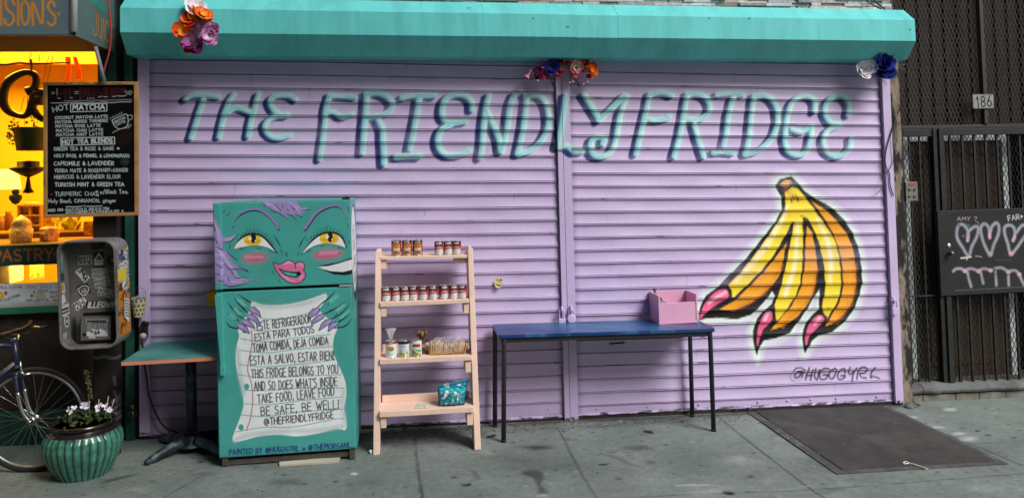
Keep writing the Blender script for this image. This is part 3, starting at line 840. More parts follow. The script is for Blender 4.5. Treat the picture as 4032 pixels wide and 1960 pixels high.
def slat_curtain(name, x0, x1, zrow, kbot, zbot, parent, seed):
    us, zs, ys = slat_sheet(x0, x1, zrow, -4, kbot, zbot, 0.0065)
    cv = Canvas(us, zs, LILAC, wl, 1 / 537.)
    cv.g = 0.007
    mural(cv)
    r = np.random.default_rng(seed)
    # scuffs, rusty chips at the foot, small dents showing dark metal
    cv.proj = lambda a, b: (a, b)
    cv.k, cv.T, cv.s = 1.0, (lambda x, y: (x, y)), 1.0
    for i in range(70):
        x = r.uniform(x0, x1)
        cv.stroke([(x, zbot + r.uniform(-.004, .012)), (x + r.uniform(.02, .12), zbot + r.uniform(-.004, .014))], r.uniform(.002, .006), (0.02, 0.016, 0.02), op=.8, smooth=False)
    for i in range(9):
        k = r.integers(-2, kbot)
        x = r.uniform(x0, x1)
        z = zrow - P_ * k
        cv.stroke([(x, z), (x + r.uniform(.03, .3), z)], .0022, (0.03, 0.02, 0.04), op=.8, smooth=False)
    for i in range(110):
        x, z = r.uniform(x0, x1), r.uniform(zbot, zrow)
        s = r.uniform(.001, .0035)
        cv.ell((x, z), s * 2, s, tuple(c * r.uniform(.35, .8) for c in LILAC), soft=s, op=.7)
    for i in range(30):
        x, z = r.uniform(x0, x1), r.uniform(zbot, zrow)
        s = r.uniform(.05, .22)
        cv.ell((x, z), s * 1.5, s * .4, tuple(c * r.uniform(.82, 1.1) for c in LILAC), soft=s * .5, op=.16)
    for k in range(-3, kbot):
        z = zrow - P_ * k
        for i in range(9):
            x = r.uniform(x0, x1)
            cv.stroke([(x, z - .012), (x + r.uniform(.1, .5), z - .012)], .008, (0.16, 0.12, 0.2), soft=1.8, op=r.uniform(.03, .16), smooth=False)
        if r.random() < .5:
            x = r.uniform(x0, x1)
            cv.stroke([(x, z - .01), (x + r.uniform(-.01, .01), z - r.uniform(.04, .09))], r.uniform(.002, .005), (0.14, 0.1, 0.17), soft=1.2, op=.35, smooth=False)
        for i in range(1):
            x = r.uniform(x0, x1)
            cv.stroke([(x, z - .004), (x + r.uniform(.01, .07), z - .005)], .0035, (0.03, 0.022, 0.03), op=.7, smooth=False)
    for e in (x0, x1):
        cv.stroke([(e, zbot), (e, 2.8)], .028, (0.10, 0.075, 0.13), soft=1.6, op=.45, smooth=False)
    Xs, Zs = np.meshgrid(us, zs)
    kk_ = np.clip(np.floor((zrow - Zs) / P_).astype(int) + 6, 0, 39)
    sl = r.uniform(-1, 1, (40, 3))
    Ys = np.repeat(ys[:, None], len(us), 1) + 0.0022 * np.sin(Xs * 2.1 + seed) * np.sin(Zs * 1.7) + 0.0009 * np.sin(Xs * 9 + Zs * 31) + 0.0012 * sl[kk_, 0] + 0.0018 * sl[kk_, 1] * np.sin(Xs * 1.3 + 3 * sl[kk_, 2])
    Zs2 = Zs + S * Xs + 0.0011 * np.sin(Xs * 3.3 + Zs * 5 + seed)
    return grid_obj(name, np.stack([Xs, Ys, Zs2], -1), cv.c, pmat('shutter_paint', rough=0.42, var=0.10, scale=2.2, fine=0.05, fscale=60, spec=0.4, bump=0.06, bscale=90), parent)

def guide_rail(x0, x1, ztop, zbot, d, parent):
    pad = d + 0.02
    us = np.concatenate([[x0 - pad], [x0 - 0.001], np.arange(x0, x1, 0.005), [x1], [x1 + 0.001], [x1 + pad]])
    zs = np.arange(zbot, ztop, 0.008)
    cv = Canvas(us, zs, LILAC, lambda px, py: (lambda p: (p[0], p[2] - S * p[0]))(W(px, py, -d)), 1 / 540)
    cv.g = 0.006
    mural(cv)
    U, Z = np.meshgrid(us, zs)
    Xp = np.clip(U, x0, x1)
    Yp = -d + np.maximum(np.maximum(x0 - U, U - x1), 0)
    r = np.random.default_rng(int(abs(x0) * 1000))
    cv.proj = lambda a, b: (a, b)
    cv.k, cv.T, cv.s = 1.0, (lambda x, y: (x, y)), 1.0
    for i in range(8):
        cv.ell((r.uniform(x0, x1), zbot + r.uniform(0, .02)), .01, .006, (.02, .018, .02), op=.7)
    for i in range(14):
        cv.ell((r.uniform(x0, x1), r.uniform(zbot, ztop)), .002, .004, (.15, .1, .2), op=.6)
    return grid_obj('guide_rail', np.stack([Xp, Yp, Z + S * Xp], -1), cv.c, pmat('shutter_paint'), parent)

mid_l, mid_r = 1.1505, 1.1540
shl = thing('roller_shutter', 'wide lilac roller shutter behind the fridge, painted THE FRIEND in teal', 'shutter', (-0.34, 0, gz(-.34)))
slat_curtain('slat_curtain', -1.772, 1.112, ZL, 24, 0.018, shl, 3)
guide_rail(-1.838, -1.772, 2.80, 0.03, 0.036, shl)
guide_rail(1.112, mid_l, 2.80, 0.0, 0.034, shl)
shr = thing('roller_shutter', 'lilac roller shutter with the painted banana bunch, right of the padlocked middle post', 'shutter', (2.48, 0, gz(2.48)))
slat_curtain('slat_curtain', 1.213, 3.739, ZR, 25, 0.026, shr, 8)
guide_rail(mid_r, 1.213, 2.80, 0.0, 0.034, shr)
guide_rail(3.739, 3.804, 2.80, 0.02, 0.036, shr)
for x in (1.36, 1.75, 2.15, 2.62, 2.86, 3.05, 3.26, 3.6):
    MB().ball((x, -0.006, gz(x) + 0.068), 0.008, 8, 6).build('rivet', mat('lilac_metal', LILAC, rough=0.45), shr)
for x in (-.3, -.05, 0.28, 0.6, 1.0):
    MB().ball((x, -0.006, gz(x) + 0.085), 0.008, 8, 6).build('rivet', mat('lilac_metal', LILAC, rough=0.45), shl)
m = MB()
a, b = W(2893, 1609, -.02), W(2950, 1607, -.02)
m.tube([(a[0], -.008, a[2]), (a[0], -.045, a[2] + .004), (a[0], -.048, a[2] + .022), (b[0], -.048, b[2] + .022), (b[0], -.045, b[2] + .004), (b[0], -.008, b[2])], .005, 8)
m.build('lift_handle', mat('lilac_metal', LILAC), shr)
m = MB()   # thin slot in the lower right shutter
p = W(2430, 1351, -.012)
m.box((p[0], -.009, p[2]), (.118, .004, .010), Matrix.Rotation(-.03, 3, 'Y'))
m.build('letter_slot', mat('slot_black', (.008, .007, .008), rough=.8), shr, bevel=.003)
m = MB()   # dark sill below the shutters
for x0, x1 in ((-1.84, 1.15), (1.154, 3.80)):
    slopequad(m, x0, x1, -0.012, 0.05, -0.02, 0.020)
sill = m.build('threshold', mat('sill_black', (.02, .018, .017), rough=.85, var=.4, bump=.3), None)
tag(sill, 'black grimy steel threshold running along under both lilac shutters', 'threshold')

# ------------------------------------------------------------------ building, stone cladding, roller housing
bld = thing('shop_building', 'pale ledger stone building front above the teal shutter housing', 'building', (1.0, 0.4, 0))
m = MB()
m.boxp((-1.86, 0.045, -0.2), (3.90, 0.30, 5.2))
m.build('wall', mat('wall_dark', (.05, .045, .045), rough=.9), bld)
m = MB()
cols = []
rs = random.Random(7)
z = 2.80
while z < 4.7:
    h = rs.uniform(.022, .05)
    x = -1.86
    while x < 3.84:
        L = rs.uniform(.08, .34)
        L = min(L, 3.85 - x)
        if L < .03:
            break
        d = rs.uniform(0.0, .035)
        m.boxp((x + .001, -.012 - d, z + .001), (x + L - .001, .0445, z + h - .001))
        g = rs.uniform(.24, .62)
        w = rs.uniform(-.03, .03)
        c = (g * (1 + w), g * (1 + w * .4), g * (1 - w))
        if rs.random() < .16:
            c = (g * 1.0, g * .78, g * .68)
        cols += [c] * 8
        x += L
    z += h
m.build('stone_cladding', pmat('ledger_stone', rough=.8, var=.35, scale=26, bump=.6, bscale=45, fine=.12), bld, cols=cols, bevel=0.004)

def lerp(a, b, t):
    return [a[i] + (b[i] - a[i]) * t for i in range(len(a))]
HL = [(-.0, 3.062), (-.185, 3.052), (-.313, 2.9455), (-.314, 2.782), (-.195, 2.655), (-.0, 2.652)]
HR = [(-.0, 2.998), (-.185, 2.988), (-.311, 2.885), (-.312, 2.724), (-.200, 2.600), (-.0, 2.597)]
hs = thing('shutter_housing', 'long teal metal roller shutter housing box across the top of the shopfront', 'shutter housing', (1, 0, 2.8))
xs = [-1.856, 0.548, 1.222, 1.52, 3.845]
mint = mat('teal_housing', lin('62c8c6'), rough=.45, var=.12, scale=2.4, bump=.5, bscale=1.6, spec=.4, dark=lin('469a9a'), dscale=3.0, damt=.3, stretch=(2.2, 1, .45))
for i in range(4):
    m = MB()
    x0, x1 = xs[i] + .0002, xs[i + 1] - .0002
    t0, t1 = (x0 - xs[0]) / (xs[-1] - xs[0]), (x1 - xs[0]) / (xs[-1] - xs[0])
    o = (0, .001, -.001, .0005)[i]
    A = [(x0,) + tuple(lerp(a, b, t0)) for a, b in zip(HL, HR)]
    Bq = [(x1,) + tuple(lerp(a, b, t1)) for a, b in zip(HL, HR)]
    A = [(x, y - (o if y < -.01 else 0), z + o) for x, y, z in A]
    Bq = [(x, y - (o if y < -.01 else 0), z + o) for x, y, z in Bq]
    m.prism(A, Bq)
    m.build('cover_panel', mint, hs, bevel=.0012)
for (px, py) in ((2233, 106), (2240, 106), (1840, 32), (1851, 32), (2793, 72), (3585, 116), (1462, 54), (2952, 72), (2100, 73)):
    q = W(px, py, -.315 if py > 60 else -.27)
    MB().ball(q, .0045, 6, 4).build('screw', mat('screw_dark', (.02, .03, .03)), hs)

# tenement added across the street, out of view, to shade the left side
op = thing('shade_block', 'unseen brown brick block added behind the viewer to shade the left side', 'building', (-15, -20, 0))
m = MB(); m.boxp((-40, -28, -.6), (8.2, -15, 24)); m.boxp((-40.3, -28.3, 24.001), (8.5, -14.5, 24.9))
m.build('wall', mat('shade_block_brick', (.16, .085, .06), rough=.9, var=.3, scale=2), op)
m = MB()
for fl in range(6):
    for k in range(16):
        x = -38 + k * 2.9
        m.boxp((x, -15.04, 1.4 + fl * 3.7), (x + 1.2, -14.98, 3.4 + fl * 3.7))
o = m.build('windows', mat('shade_block_glass', (.03, .035, .04), rough=.1), op); stuff(o)

nb = MB().boxp((5.502, -.05, -.6), (22, 6, 9)).build('brick_building', mat('brick_red', (.16, .075, .055), rough=.9, var=.3, scale=5, bump=.4, bscale=30), None)
tag(nb, 'red brown brick building beyond the gate on the right', 'building')
nb = MB().boxp((-24, -.02, -.6), (-4.602, 6, 9)).build('brick_building', mat('brick_buff', (.22, .17, .13), rough=.9, var=.3, scale=5, bump=.4, bscale=30), None)
tag(nb, 'buff brick building beyond the cafe on the left', 'building')

# ------------------------------------------------------------------ right: pier, gate, grille, step
GY = 0.10
def gX(px, py, Y=GY):
    return float(W(px, py, Y)[0])
def gZ(px, py, Y=GY):
    return float(W(px, py, Y)[2])
m = MB()
m.boxp((3.8055, -0.018, -.15), (3.898, 0.0445, 2.9)); m.boxp((3.8055, 0.045, -.15), (3.898, 0.30, 2.9))
pier = m.build('timber_pier', mat('pier_wood', (.22, .18, .135), rough=.85, var=.4, scale=14, bump=.8, bscale=50, stretch=(1, 1, .35), dark=(.012, .011, .010), dscale=10, damt=1.0, dlo=.44, dhi=.52), None, bevel=.006)
tag(pier, 'weathered pale timber pier with flaking black paint between the shutter and the gate', 'pier')

BLK = mat('gate_black', (.010, .011, .012), rough=.55, var=.4, scale=9, bump=.25, bscale=80, dark=(.03, .025, .022), dscale=11, damt=.5)
gate = thing('security_gate', 'black steel security gate with bars and a plate sprayed with three hearts', 'gate', (4.5, GY, -.05))
jx0, jx1 = 3.915, gX(3566, 900)
GT, GB = gZ(3760, 516), 0.052 + S * 4.4 - .03
m = MB()
m.boxp((jx0, GY - .02, GB), (jx1, GY + .03, 2.0745))
ml0, ml1 = gX(3676, 800), gX(3706, 800)
m.boxp((ml0, GY - .03, GB), (ml1 - .028, GY + .03, 2.074))
m.boxp((jx1 + .0005, GY - .02, GB + .002), (ml0 - .0005, GY + .025, GB + .085))
m.boxp((jx1 + .0005, GY - .02, 2.0135), (ml0 - .0005, GY + .025, 2.0735))
m.boxp((jx1 + .0005, GY - .01, gZ(3600, 1168)), (ml0 - .0005, GY + .01, gZ(3600, 1164)))
m.build('jamb_frame', BLK, gate, bevel=.003)
m = MB()
m.boxp((ml1 - .0255, GY - .045, GB + .01), (ml1 + .02, GY + .005, 2.0725))
m.boxp((ml1 + .0205, GY - .044, 2.019), (5.35, GY + .004, 2.0715))
m.boxp((ml1 + .0205, GY - .044, GB + .012), (5.35, GY + .004, GB + .092))
m.build('door_frame', BLK, gate, bevel=.003)
bars = [gX(p, 560, GY - .02) for p in (3739, 3787, 3834, 3879, 3924, 3969, 4013)]
bars += [bars[-1] + .105 * k for k in (1, 2, 3)]
for x in bars:
    m = MB(); m.boxp((x - .008, GY - .028, GB + .093), (x + .008, GY - .012, 2.0185)); m.build('bar', BLK, gate)
for p in (3582, 3622, 3660):
    x = gX(p, 560)
    m = MB(); m.boxp((x - .006, GY + .005, GB + .086), (x + .006, GY + .017, 2.013)); m.build('bar', BLK, gate)

def diamonds(mb, x0, x1, z0, z1, w, h, Y, t=.0022, d=.004, seed=0):
    nx, nz = int((x1 - x0) / (w / 2)) + 1, int((z1 - z0) / (h / 2)) + 1
    for i in range(nx):
        pts = []
        for j in range(nz):
            x = x0 + i * w / 2 + (1 if (i + j) % 2 else -1) * (w / 4 - t * .4)
            z = z0 + j * h / 2
            for s in (-1, 1):
                pts.append((min(max(x, x0), x1), z + s * h * .06, ))
        vs, fs = [], []
        for (x, z) in pts:
            vs += [(x - t, Y - d / 2, z), (x + t, Y - d / 2 + .001, z), (x + t, Y + d / 2, z), (x - t, Y + d / 2, z)]
        for k in range(len(pts) - 1):
            a, b = k * 4, k * 4 + 4
            for q in range(4):
                fs.append((a + q, a + (q + 1) % 4, b + (q + 1) % 4, b + q))
        mb.add(vs, fs)
MESHM = mat('mesh_steel', (.055, .048, .044), rough=.5, var=.4, scale=20, dark=(.03, .024, .02), dscale=20, damt=.7, metal=.2)
m = MB()
diamonds(m, jx1, ml0, GB + .09, 2.013, .033, .078, GY + .03)
m.build('mesh_panel', MESHM, gate)
m = MB()
diamonds(m, ml1 + .02, 5.3, GB + .09, 2.018, .034, .08, GY + .012)
m.build('mesh_panel', MESHM, gate)
# lock plate with sprayed hearts
PX0, PX1 = gX(3697, 990, GY - .055), 5.2
PZ0, PZ1 = gZ(3712, 1166, GY - .055), gZ(3700, 828, GY - .055)
us = np.arange(PX0, PX1, .004)
vs = np.arange(PZ0, PZ1, .004)
pc = Canvas(us, vs, (.014, .015, .017), lambda px, py: tuple(W(px, py, GY - .055)[[0, 2]]), 1 / 527.)
pc.use(3640, 820, 3.477)
GRY, PNK, BLU = (.42, .45, .50), (.62, .36, .44), (.09, .15, .28)
for st in ([(590, 440), (600, 330), (545, 235), (480, 225), (445, 300), (450, 410), (520, 530), (605, 650), (650, 520), (720, 380), (735, 270), (690, 250), (620, 300), (590, 350)],
           [(893, 400), (890, 300), (850, 225), (800, 220), (770, 290), (800, 440), (860, 580), (905, 640), (950, 500), (1010, 360), (1020, 250), (985, 200), (930, 240), (900, 320)],
           [(1215, 440), (1240, 350), (1220, 260), (1160, 230), (1100, 260), (1100, 350), (1140, 480), (1180, 620), (1250, 560), (1340, 430), (1400, 330), (1390, 240), (1330, 240), (1260, 330)]):
    pc.stroke(st, 24, GRY, soft=1.1, op=.62)
for st in ([(592, 440), (598, 380)], [(893, 400), (893, 330)], [(1215, 440), (1235, 390)]):
    pc.stroke(st, 24, PNK, soft=.9, op=.75)
for c, r, cl in (((905, 625), 30, PNK), ((1188, 620), 34, PNK), ((470, 235), 22, BLU), ((600, 235), 20, BLU), ((535, 380), 20, BLU)):
    pc.ell(c, r, r, cl, soft=r * .8, op=.75)
for st in ([(395, 860), (430, 830), (500, 825), (560, 860)], [(560, 845), (640, 825), (740, 855)], [(740, 850), (820, 825), (910, 850)], [(960, 820), (1060, 815), (1150, 870)], [(1150, 860), (1240, 850), (1300, 900)],
           [(590, 870), (610, 970), (640, 1070)], [(770, 870), (790, 960), (805, 1025)], [(970, 870), (980, 960), (985, 1050)], [(1150, 880), (1150, 970), (1155, 1050)], [(1300, 910), (1340, 1000), (1370, 1060)]):
    pc.stroke(st, 23, (.36, .34, .38), soft=.9, op=.68)
for c in ((555, 858), (742, 862), (908, 850), (1150, 872), (1300, 905)):
    pc.ell(c, 30, 28, PNK, soft=20, op=.8)
pc.text('AMY 7', (450, 165), (720, 165), 46, 5, (.5, .3, .36), op=.9)
pc.stroke([(700, 180), (730, 190), (745, 218)], 4, (.5, .3, .36), op=.9)
pc.text('FAR+', (1150, 175), (1350, 140), 70, 6, (.6, .6, .6), op=.95)
pc.fill([(490, 672), (640, 652), (650, 672), (600, 682), (575, 715), (570, 685), (500, 695)], (.6, .58, .5), soft=4)
pc.stroke([(700, 652), (785, 664)], 4, (.5, .48, .42))
pc.stroke([(410, 1125), (900, 1100), (1400, 1070)], 4, (.13, .13, .13), smooth=False)
pc.stroke([(365, 92), (1400, 72)], 6, (.005, .005, .005), smooth=False)
pc.stroke([(960, 715), (960, 908), (1190, 906)], 5, (.004, .004, .004), smooth=False)
pc.stroke([(965, 706), (1180, 706)], 3, (.12, .12, .13), smooth=False)
pc.stroke([(380, 500), (432, 500), (440, 720), (395, 720)], 3, (.004, .004, .004), smooth=False)
def painted_front(name, cv, yf, depth, mt, parent, rnd=.004, shear=None, ymod=None):
    """painted sheet bent back at its four edges so that it is a solid pan"""
    u0, u1, v0, v1 = cv.us[0], cv.us[-1], cv.vs[0], cv.vs[-1]
    ue = np.concatenate([[u0 - depth, u0 - rnd * .4], cv.us, [u1 + rnd * .4, u1 + depth]])
    ve = np.concatenate([[v0 - depth, v0 - rnd * .4], cv.vs, [v1 + rnd * .4, v1 + depth]])
    c = np.pad(cv.c, ((2, 2), (2, 2), (0, 0)), mode='edge')
    U, V_ = np.meshgrid(ue, ve)
    X, Z = np.clip(U, u0, u1), np.clip(V_, v0, v1)
    of = np.maximum(np.maximum(u0 - U, U - u1), np.maximum(v0 - V_, V_ - v1))
    Y = yf + np.maximum(of, 0)
    e = np.minimum(np.minimum(X - u0, u1 - X), np.minimum(Z - v0, v1 - Z))
    Y = Y + np.where(of <= 0, rnd * np.clip(1 - e / rnd, 0, 1) ** 2, 0)
    if ymod is not None:
        Y = Y + np.where(of <= 0, ymod(X, Z), 0)
    if shear is not None:
        X = X + shear(Z)
    return grid_obj(name, np.stack([X, Y, Z], -1), c, mt, parent)
painted_front('lock_plate', pc, GY - .055, .03, pmat('plate_paint', rough=.5, var=.3, scale=8, bump=.2, bscale=60), gate)
q = W(3737, 966, GY - .06)
m = MB(); m.lathe([(.0, 0), (.016, .0), (.017, .004), (.014, .007), (0, .007)], (0, 0, 0), 20)
m.v = [(q[0] + x, GY - .055 - z, q[2] + y) for x, y, z in m.v]
m.build('lock_cylinder', mat('bright_steel', (.62, .62, .6), rough=.35, metal=.5), gate)
q = W(3738, 997, GY - .06)
m = MB(); m.ball((q[0], GY - .085, q[2]), .022, 14, 10); m.tube([(q[0], GY - .05, q[2]), (q[0], GY - .085, q[2])], .009)
m.build('door_knob', mat('brass_dull', (.14, .12, .08), rough=.4, metal=.8), gate)

# grille above the gate, boards behind, number plate
gr = thing('transom_grille', 'brown expanded metal grille over the boarded opening above the gate', 'grille', (4.5, GY, 2.2))
m = MB()
m.boxp((3.915, GY - .02, 2.0755), (5.35, GY + .03, 2.105))
m.boxp((3.915, GY - .02, 2.1055), (3.94, GY + .03, 4.6))
xp_ = gX(3872, 420)
m.boxp((xp_ - .017, GY - .03, 2.106), (xp_ + .017, GY + .015, 4.6))
m.build('grille_frame', mat('grille_brown', (.032, .028, .025), rough=.6, var=.3, bump=.2), gr, bevel=.003)
m = MB()
diamonds(m, 3.942, 5.35, 2.107, 3.7, .034, .082, GY + .022, t=.0024)
m.build('mesh_panel', mat('mesh_brown', (.045, .036, .032), rough=.6, var=.4, scale=20), gr)
m = MB()
x = 3.92
rs = random.Random(3)
while x < 5.4:
    w = .118
    m.boxp((x, GY + .14 + rs.uniform(-.004, .004), 2.03), (x + w - .003, GY + .165, 4.6))
    m.boxp((x + w - .012, GY + .12, 2.03), (x + w + .006, GY + .1395, 4.6))
    x += w
bw = m.build('board_wall', mat('boards_brown', (.022, .016, .013), rough=.8, var=.4, scale=6, stretch=(1, 1, .2), bump=.4, bscale=40), None)
tag(bw, 'dark brown board and batten wall behind the expanded metal grille', 'wall')
nx0, nx1, nz0, nz1 = gX(3830, 400, GY - .04), gX(3914, 400, GY - .04), gZ(3870, 428, GY - .04), gZ(3870, 371, GY - .04)
us = np.arange(nx0, nx1, .002); vs = np.arange(nz0, nz1, .002)
nc = Canvas(us, vs, (.22, .22, .2), lambda px, py: tuple(W(px, py, GY - .04)[[0, 2]]), 1 / 527.)
nc.use(3400, 0, 1.5649)
nc.fill([(683, 590), (798, 590), (798, 663), (683, 663)], (.30, .30, .28), soft=3)
nc.text('186', (700, 662), (790, 654), 64, 4.6, (.015, .02, .02), soft=.3, jit=0)
npl = painted_front('number_plate', nc, GY - .04, .008, pmat('tin_plate', rough=.45, var=.3, scale=14, metal=.3), None, rnd=.002)
tag(npl, 'small grey metal house number plate reading 186 above the gate', 'number plate')

# door and white door frame in the dark vestibule behind the gate
DYY = .25
dr = thing('entrance_door', 'dark brown entrance door in a pale frame behind the security gate', 'door', (4.4, DYY, -.05))
fx0, fx1, fx2, fx3 = gX(3557, 720, DYY), gX(3583, 720, DYY), gX(3944, 720, DYY), gX(3970, 720, DYY)
fz0, fz1 = gZ(3700, 556, DYY), gZ(3700, 534, DYY)
m = MB()
fm = mat('frame_white', (.80, .86, .86), rough=.6, var=.15, dark=(.4, .45, .45), dscale=3, damt=.5)
m.boxp((fx0, DYY - .02, -.1), (fx1, DYY + .04, fz0 - .0005))
m.boxp((fx2, DYY - .02, -.1), (fx3, DYY + .04, fz0 - .0005))
m.boxp((fx0, DYY - .02, fz0), (fx3, DYY + .04, fz1))
m.build('door_frame', fm, dr)
m = MB()
m.boxp((fx1 + .001, DYY, -.1), (fx2 - .001, DYY + .04, fz0 - .001))
m.boxp((fx1 + .12, DYY - .012, .12), (fx2 - .15, DYY - .0005, 0.95))
m.boxp((fx1 + .12, DYY - .012, 1.1), (fx2 - .15, DYY - .0005, 1.85))
m.build('door_leaf', mat('door_brown', (.05, .033, .018), rough=.55, var=.4, scale=3, stretch=(1, 1, .3), bump=.2), dr, bevel=.008)
m = MB()
m.boxp((3.905, GY + .06, -.2), (3.93, .5, 2.03)); m.boxp((5.36, GY - .02, -.2), (5.5, .5, 4.6)); m.boxp((3.9, .5, -.2), (5.5, .55, 4.6)); m.boxp((3.931, .30, 2.0), (5.36, .499, 2.029)); 
vw = m.build('vestibule_wall', mat('vest_dark', (.02, .018, .016), rough=.9), None)
tag(vw, 'dark painted vestibule walls around the entrance door behind the gate', 'wall')

# doorbell box
bx = thing('doorbell_box', 'small grey intercom box with round bell buttons on the gate jamb', 'doorbell', W(3589, 754, GY - .05))
a, b = W(3567, 792, GY - .045), W(3611, 716, GY - .045)
m = MB(); m.boxp((a[0], GY - .05, a[2]), (b[0], GY - .021, b[2]))
m.build('case', mat('bell_grey', (.17, .17, .15), rough=.5, var=.35, scale=25, metal=.3), bx, bevel=.003)
m = MB(); a2, b2 = W(3578, 731, GY - .052), W(3603, 721, GY - .052); m.boxp((a2[0], GY - .0525, a2[2]), (b2[0], GY - .0503, b2[2]))
m.build('name_label', mat('label_red', (.32, .06, .06), rough=.5, var=.5, scale=90), bx)
for (px, py) in ((3582, 747), (3602, 747), (3582, 774), (3602, 774)):
    q = W(px, py, GY - .055)
    m = MB(); m.ball((q[0], GY - .053, q[2]), .009, 10, 8, (1, .8, 1)); m.build('bell_button', mat('bell_dark', (.05, .05, .05), rough=.35, metal=.4), bx)

# stone step
st = thing('stone_step', 'worn grey stone doorstep with a lower course of blocks under the gate', 'step', (4.5, .08, -.06))
zt = lambda x: 0.052 + S * (x - .0)
m = MB()
def stepbar(mb, x0, x1, prof, wob=0, seed=0):
    n = max(2, int((x1 - x0) / .04))
    r_ = random.Random(seed)
    rows = []
    for i in range(n + 1):
        x = x0 + (x1 - x0) * i / n
        dd = r_.uniform(-wob, wob)
        rows.append([(x, y + (dd if k not in (0, len(prof) - 1) else 0), z + gz(x) + dd * .4) for k, (y, z) in enumerate(prof)])
    vs = [p for r in rows for p in r]
    k = len(prof)
    fs = [(i * k + j, (i + 1) * k + j, (i + 1) * k + j + 1, i * k + j + 1) for i in range(n) for j in range(k - 1)]
    fs += [tuple(range(k)), tuple(n * k + j for j in range(k))[::-1]]
    mb.add(vs, fs, False)
prof = [(.40, .125), (.10, .132), (.055, .128), (.022, .112), (.008, .088), (.015, .066), (.06, .058), (.40, .058)]
stepbar(m, 3.91, 4.012, prof, .004, 1)
stepbar(m, 4.016, 5.6, prof, .004, 2)
m.build('tread', mat('step_stone', (.12, .125, .12), rough=.85, var=.3, scale=8, bump=.6, bscale=40, dark=(.05, .052, .05), dscale=5, damt=.6), st, bevel=.004)
p2 = [(.40, .055), (.045, .055), (.035, .050), (.032, -.03), (.40, -.03)]
for i, (x0, x1) in enumerate(((3.93, 4.018), (4.022, 4.302), (4.306, 4.508), (4.512, 4.745), (4.749, 5.6))):
    m = MB(); stepbar(m, x0, x1, p2, .002, 5 + i)
    m.build('course_block', mat('step_block', (.17, .16, .135), rough=.85, var=.3, scale=8, bump=.5, bscale=50, dark=(.06, .06, .055), dscale=6, damt=.5), st, bevel=.005)
m = MB()   # rubble and mortar at the foot of the pier
r_ = random.Random(12)
for i in range(16):
    x = 3.80 + r_.random() * .13
    m.ball((x, -.03 - r_.random() * .10 + (x - 3.8) * .2, gz(x) + .004), r_.uniform(.012, .034), 7, 5, (1, r_.uniform(.7, 1.3), r_.uniform(.35, .9)))
rb = m.build('mortar_rubble', mat('rubble', (.12, .125, .12), rough=.9, var=.4, bump=.5), None)
stuff(rb); tag(rb, 'broken mortar rubble heaped at the foot of the timber pier', 'rubble')

# loose cables down the pier
for lab, pts, r in (('black cable looping down the timber pier beside the right shutter', [(3582, 214), (3573, 281), (3567, 371), (3537, 441), (3502, 543), (3486, 613), (3489, 658), (3502, 684), (3505, 729), (3518, 770)], .0042),
                    ('thin grey cable end crossing the right guide rail', [(3531, 450), (3515, 530), (3517, 600), (3515, 640), (3496, 677), (3480, 697), (3470, 741), (3448, 767)], .003)):
    o = MB().tube([W(x, y, -.05 if i < 9 else -.045) for i, (x, y) in enumerate([tuple(p) for p in spline(pts, 4)])], r, 6).build('cable', mat('cable_black' if r > .004 else 'cable_grey', (.012, .012, .013) if r > .004 else (.12, .11, .13), rough=.5))
    tag(o, lab, 'cable')
o = MB()
for a in ([(3405, -12), (3424, 14), (3470, 37)], [(3430, -12), (3450, 10), (3478, 36)]):
    o.tube([W(x, y, -.06 - .02 * i) for i, (x, y) in enumerate(a)], .006, 6)
o = o.build('cable', mat('cable_black', (.012, .012, .013)))
tag(o, 'pair of black cables crossing the pale stone above the housing', 'cable')

# padlocks on the shutters
LM = mat('lilac_metal', LILAC, rough=.45)
def padlock(name, label, px, py, ptop, kind):
    c = W(px, py, -.06)
    t = thing(name, label, 'padlock', c)
    tp = W(ptop[0], ptop[1], -.06)
    m = MB()
    if kind == 'round':
        m.lathe([(0, -.012), (.030, -.012), (.034, -.006), (.034, .006), (.030, .012), (0, .012)], (0, 0, 0), 28)
        m.v = [(c[0] + x, c[1] + z, c[2] + y) for x, y, z in m.v]
    else:
        m.box(c, (.052, .026, .034 if kind == 'flat' else .05))
    m.build('lock_body', LM, t, bevel=.003)
    m = MB()
    w = .018
    m.tube([tuple(p) for p in spline([(c[0] - w, c[1], c[2] + .01), (c[0] - w, c[1], tp[2] - .022), (c[0] - w * .7, c[1], tp[2] - .006), (c[0], c[1], tp[2]), (c[0] + w * .7, c[1], tp[2] - .006), (c[0] + w, c[1], tp[2] - .022), (c[0] + w, c[1], c[2] + .01)], 4)], .0055, 8)
    m.build('shackle', LM, t)
    m = MB()
    m.tube([tuple(p) for p in spline([(tp[0], -.034, tp[2] + .012), (tp[0], -.06, tp[2] + .016), (tp[0], -.075, tp[2]), (tp[0] + .002, -.07, tp[2] - .022), (tp[0], -.034, tp[2] - .024)], 4)], .0065, 8)
    m.build('staple', LM, t)
padlock('padlock', 'lilac painted long shackle padlock hanging on the left half of the middle post', 2213, 1262, (2212, 1218), 'flat')
padlock('padlock', 'lilac painted disc padlock hanging on the right half of the middle post', 2250, 1255, (2248, 1216), 'round')
padlock('padlock', 'lilac painted square padlock on the rail at the right end of the shutter', 3524, 1224, (3516, 1180), 'sq')

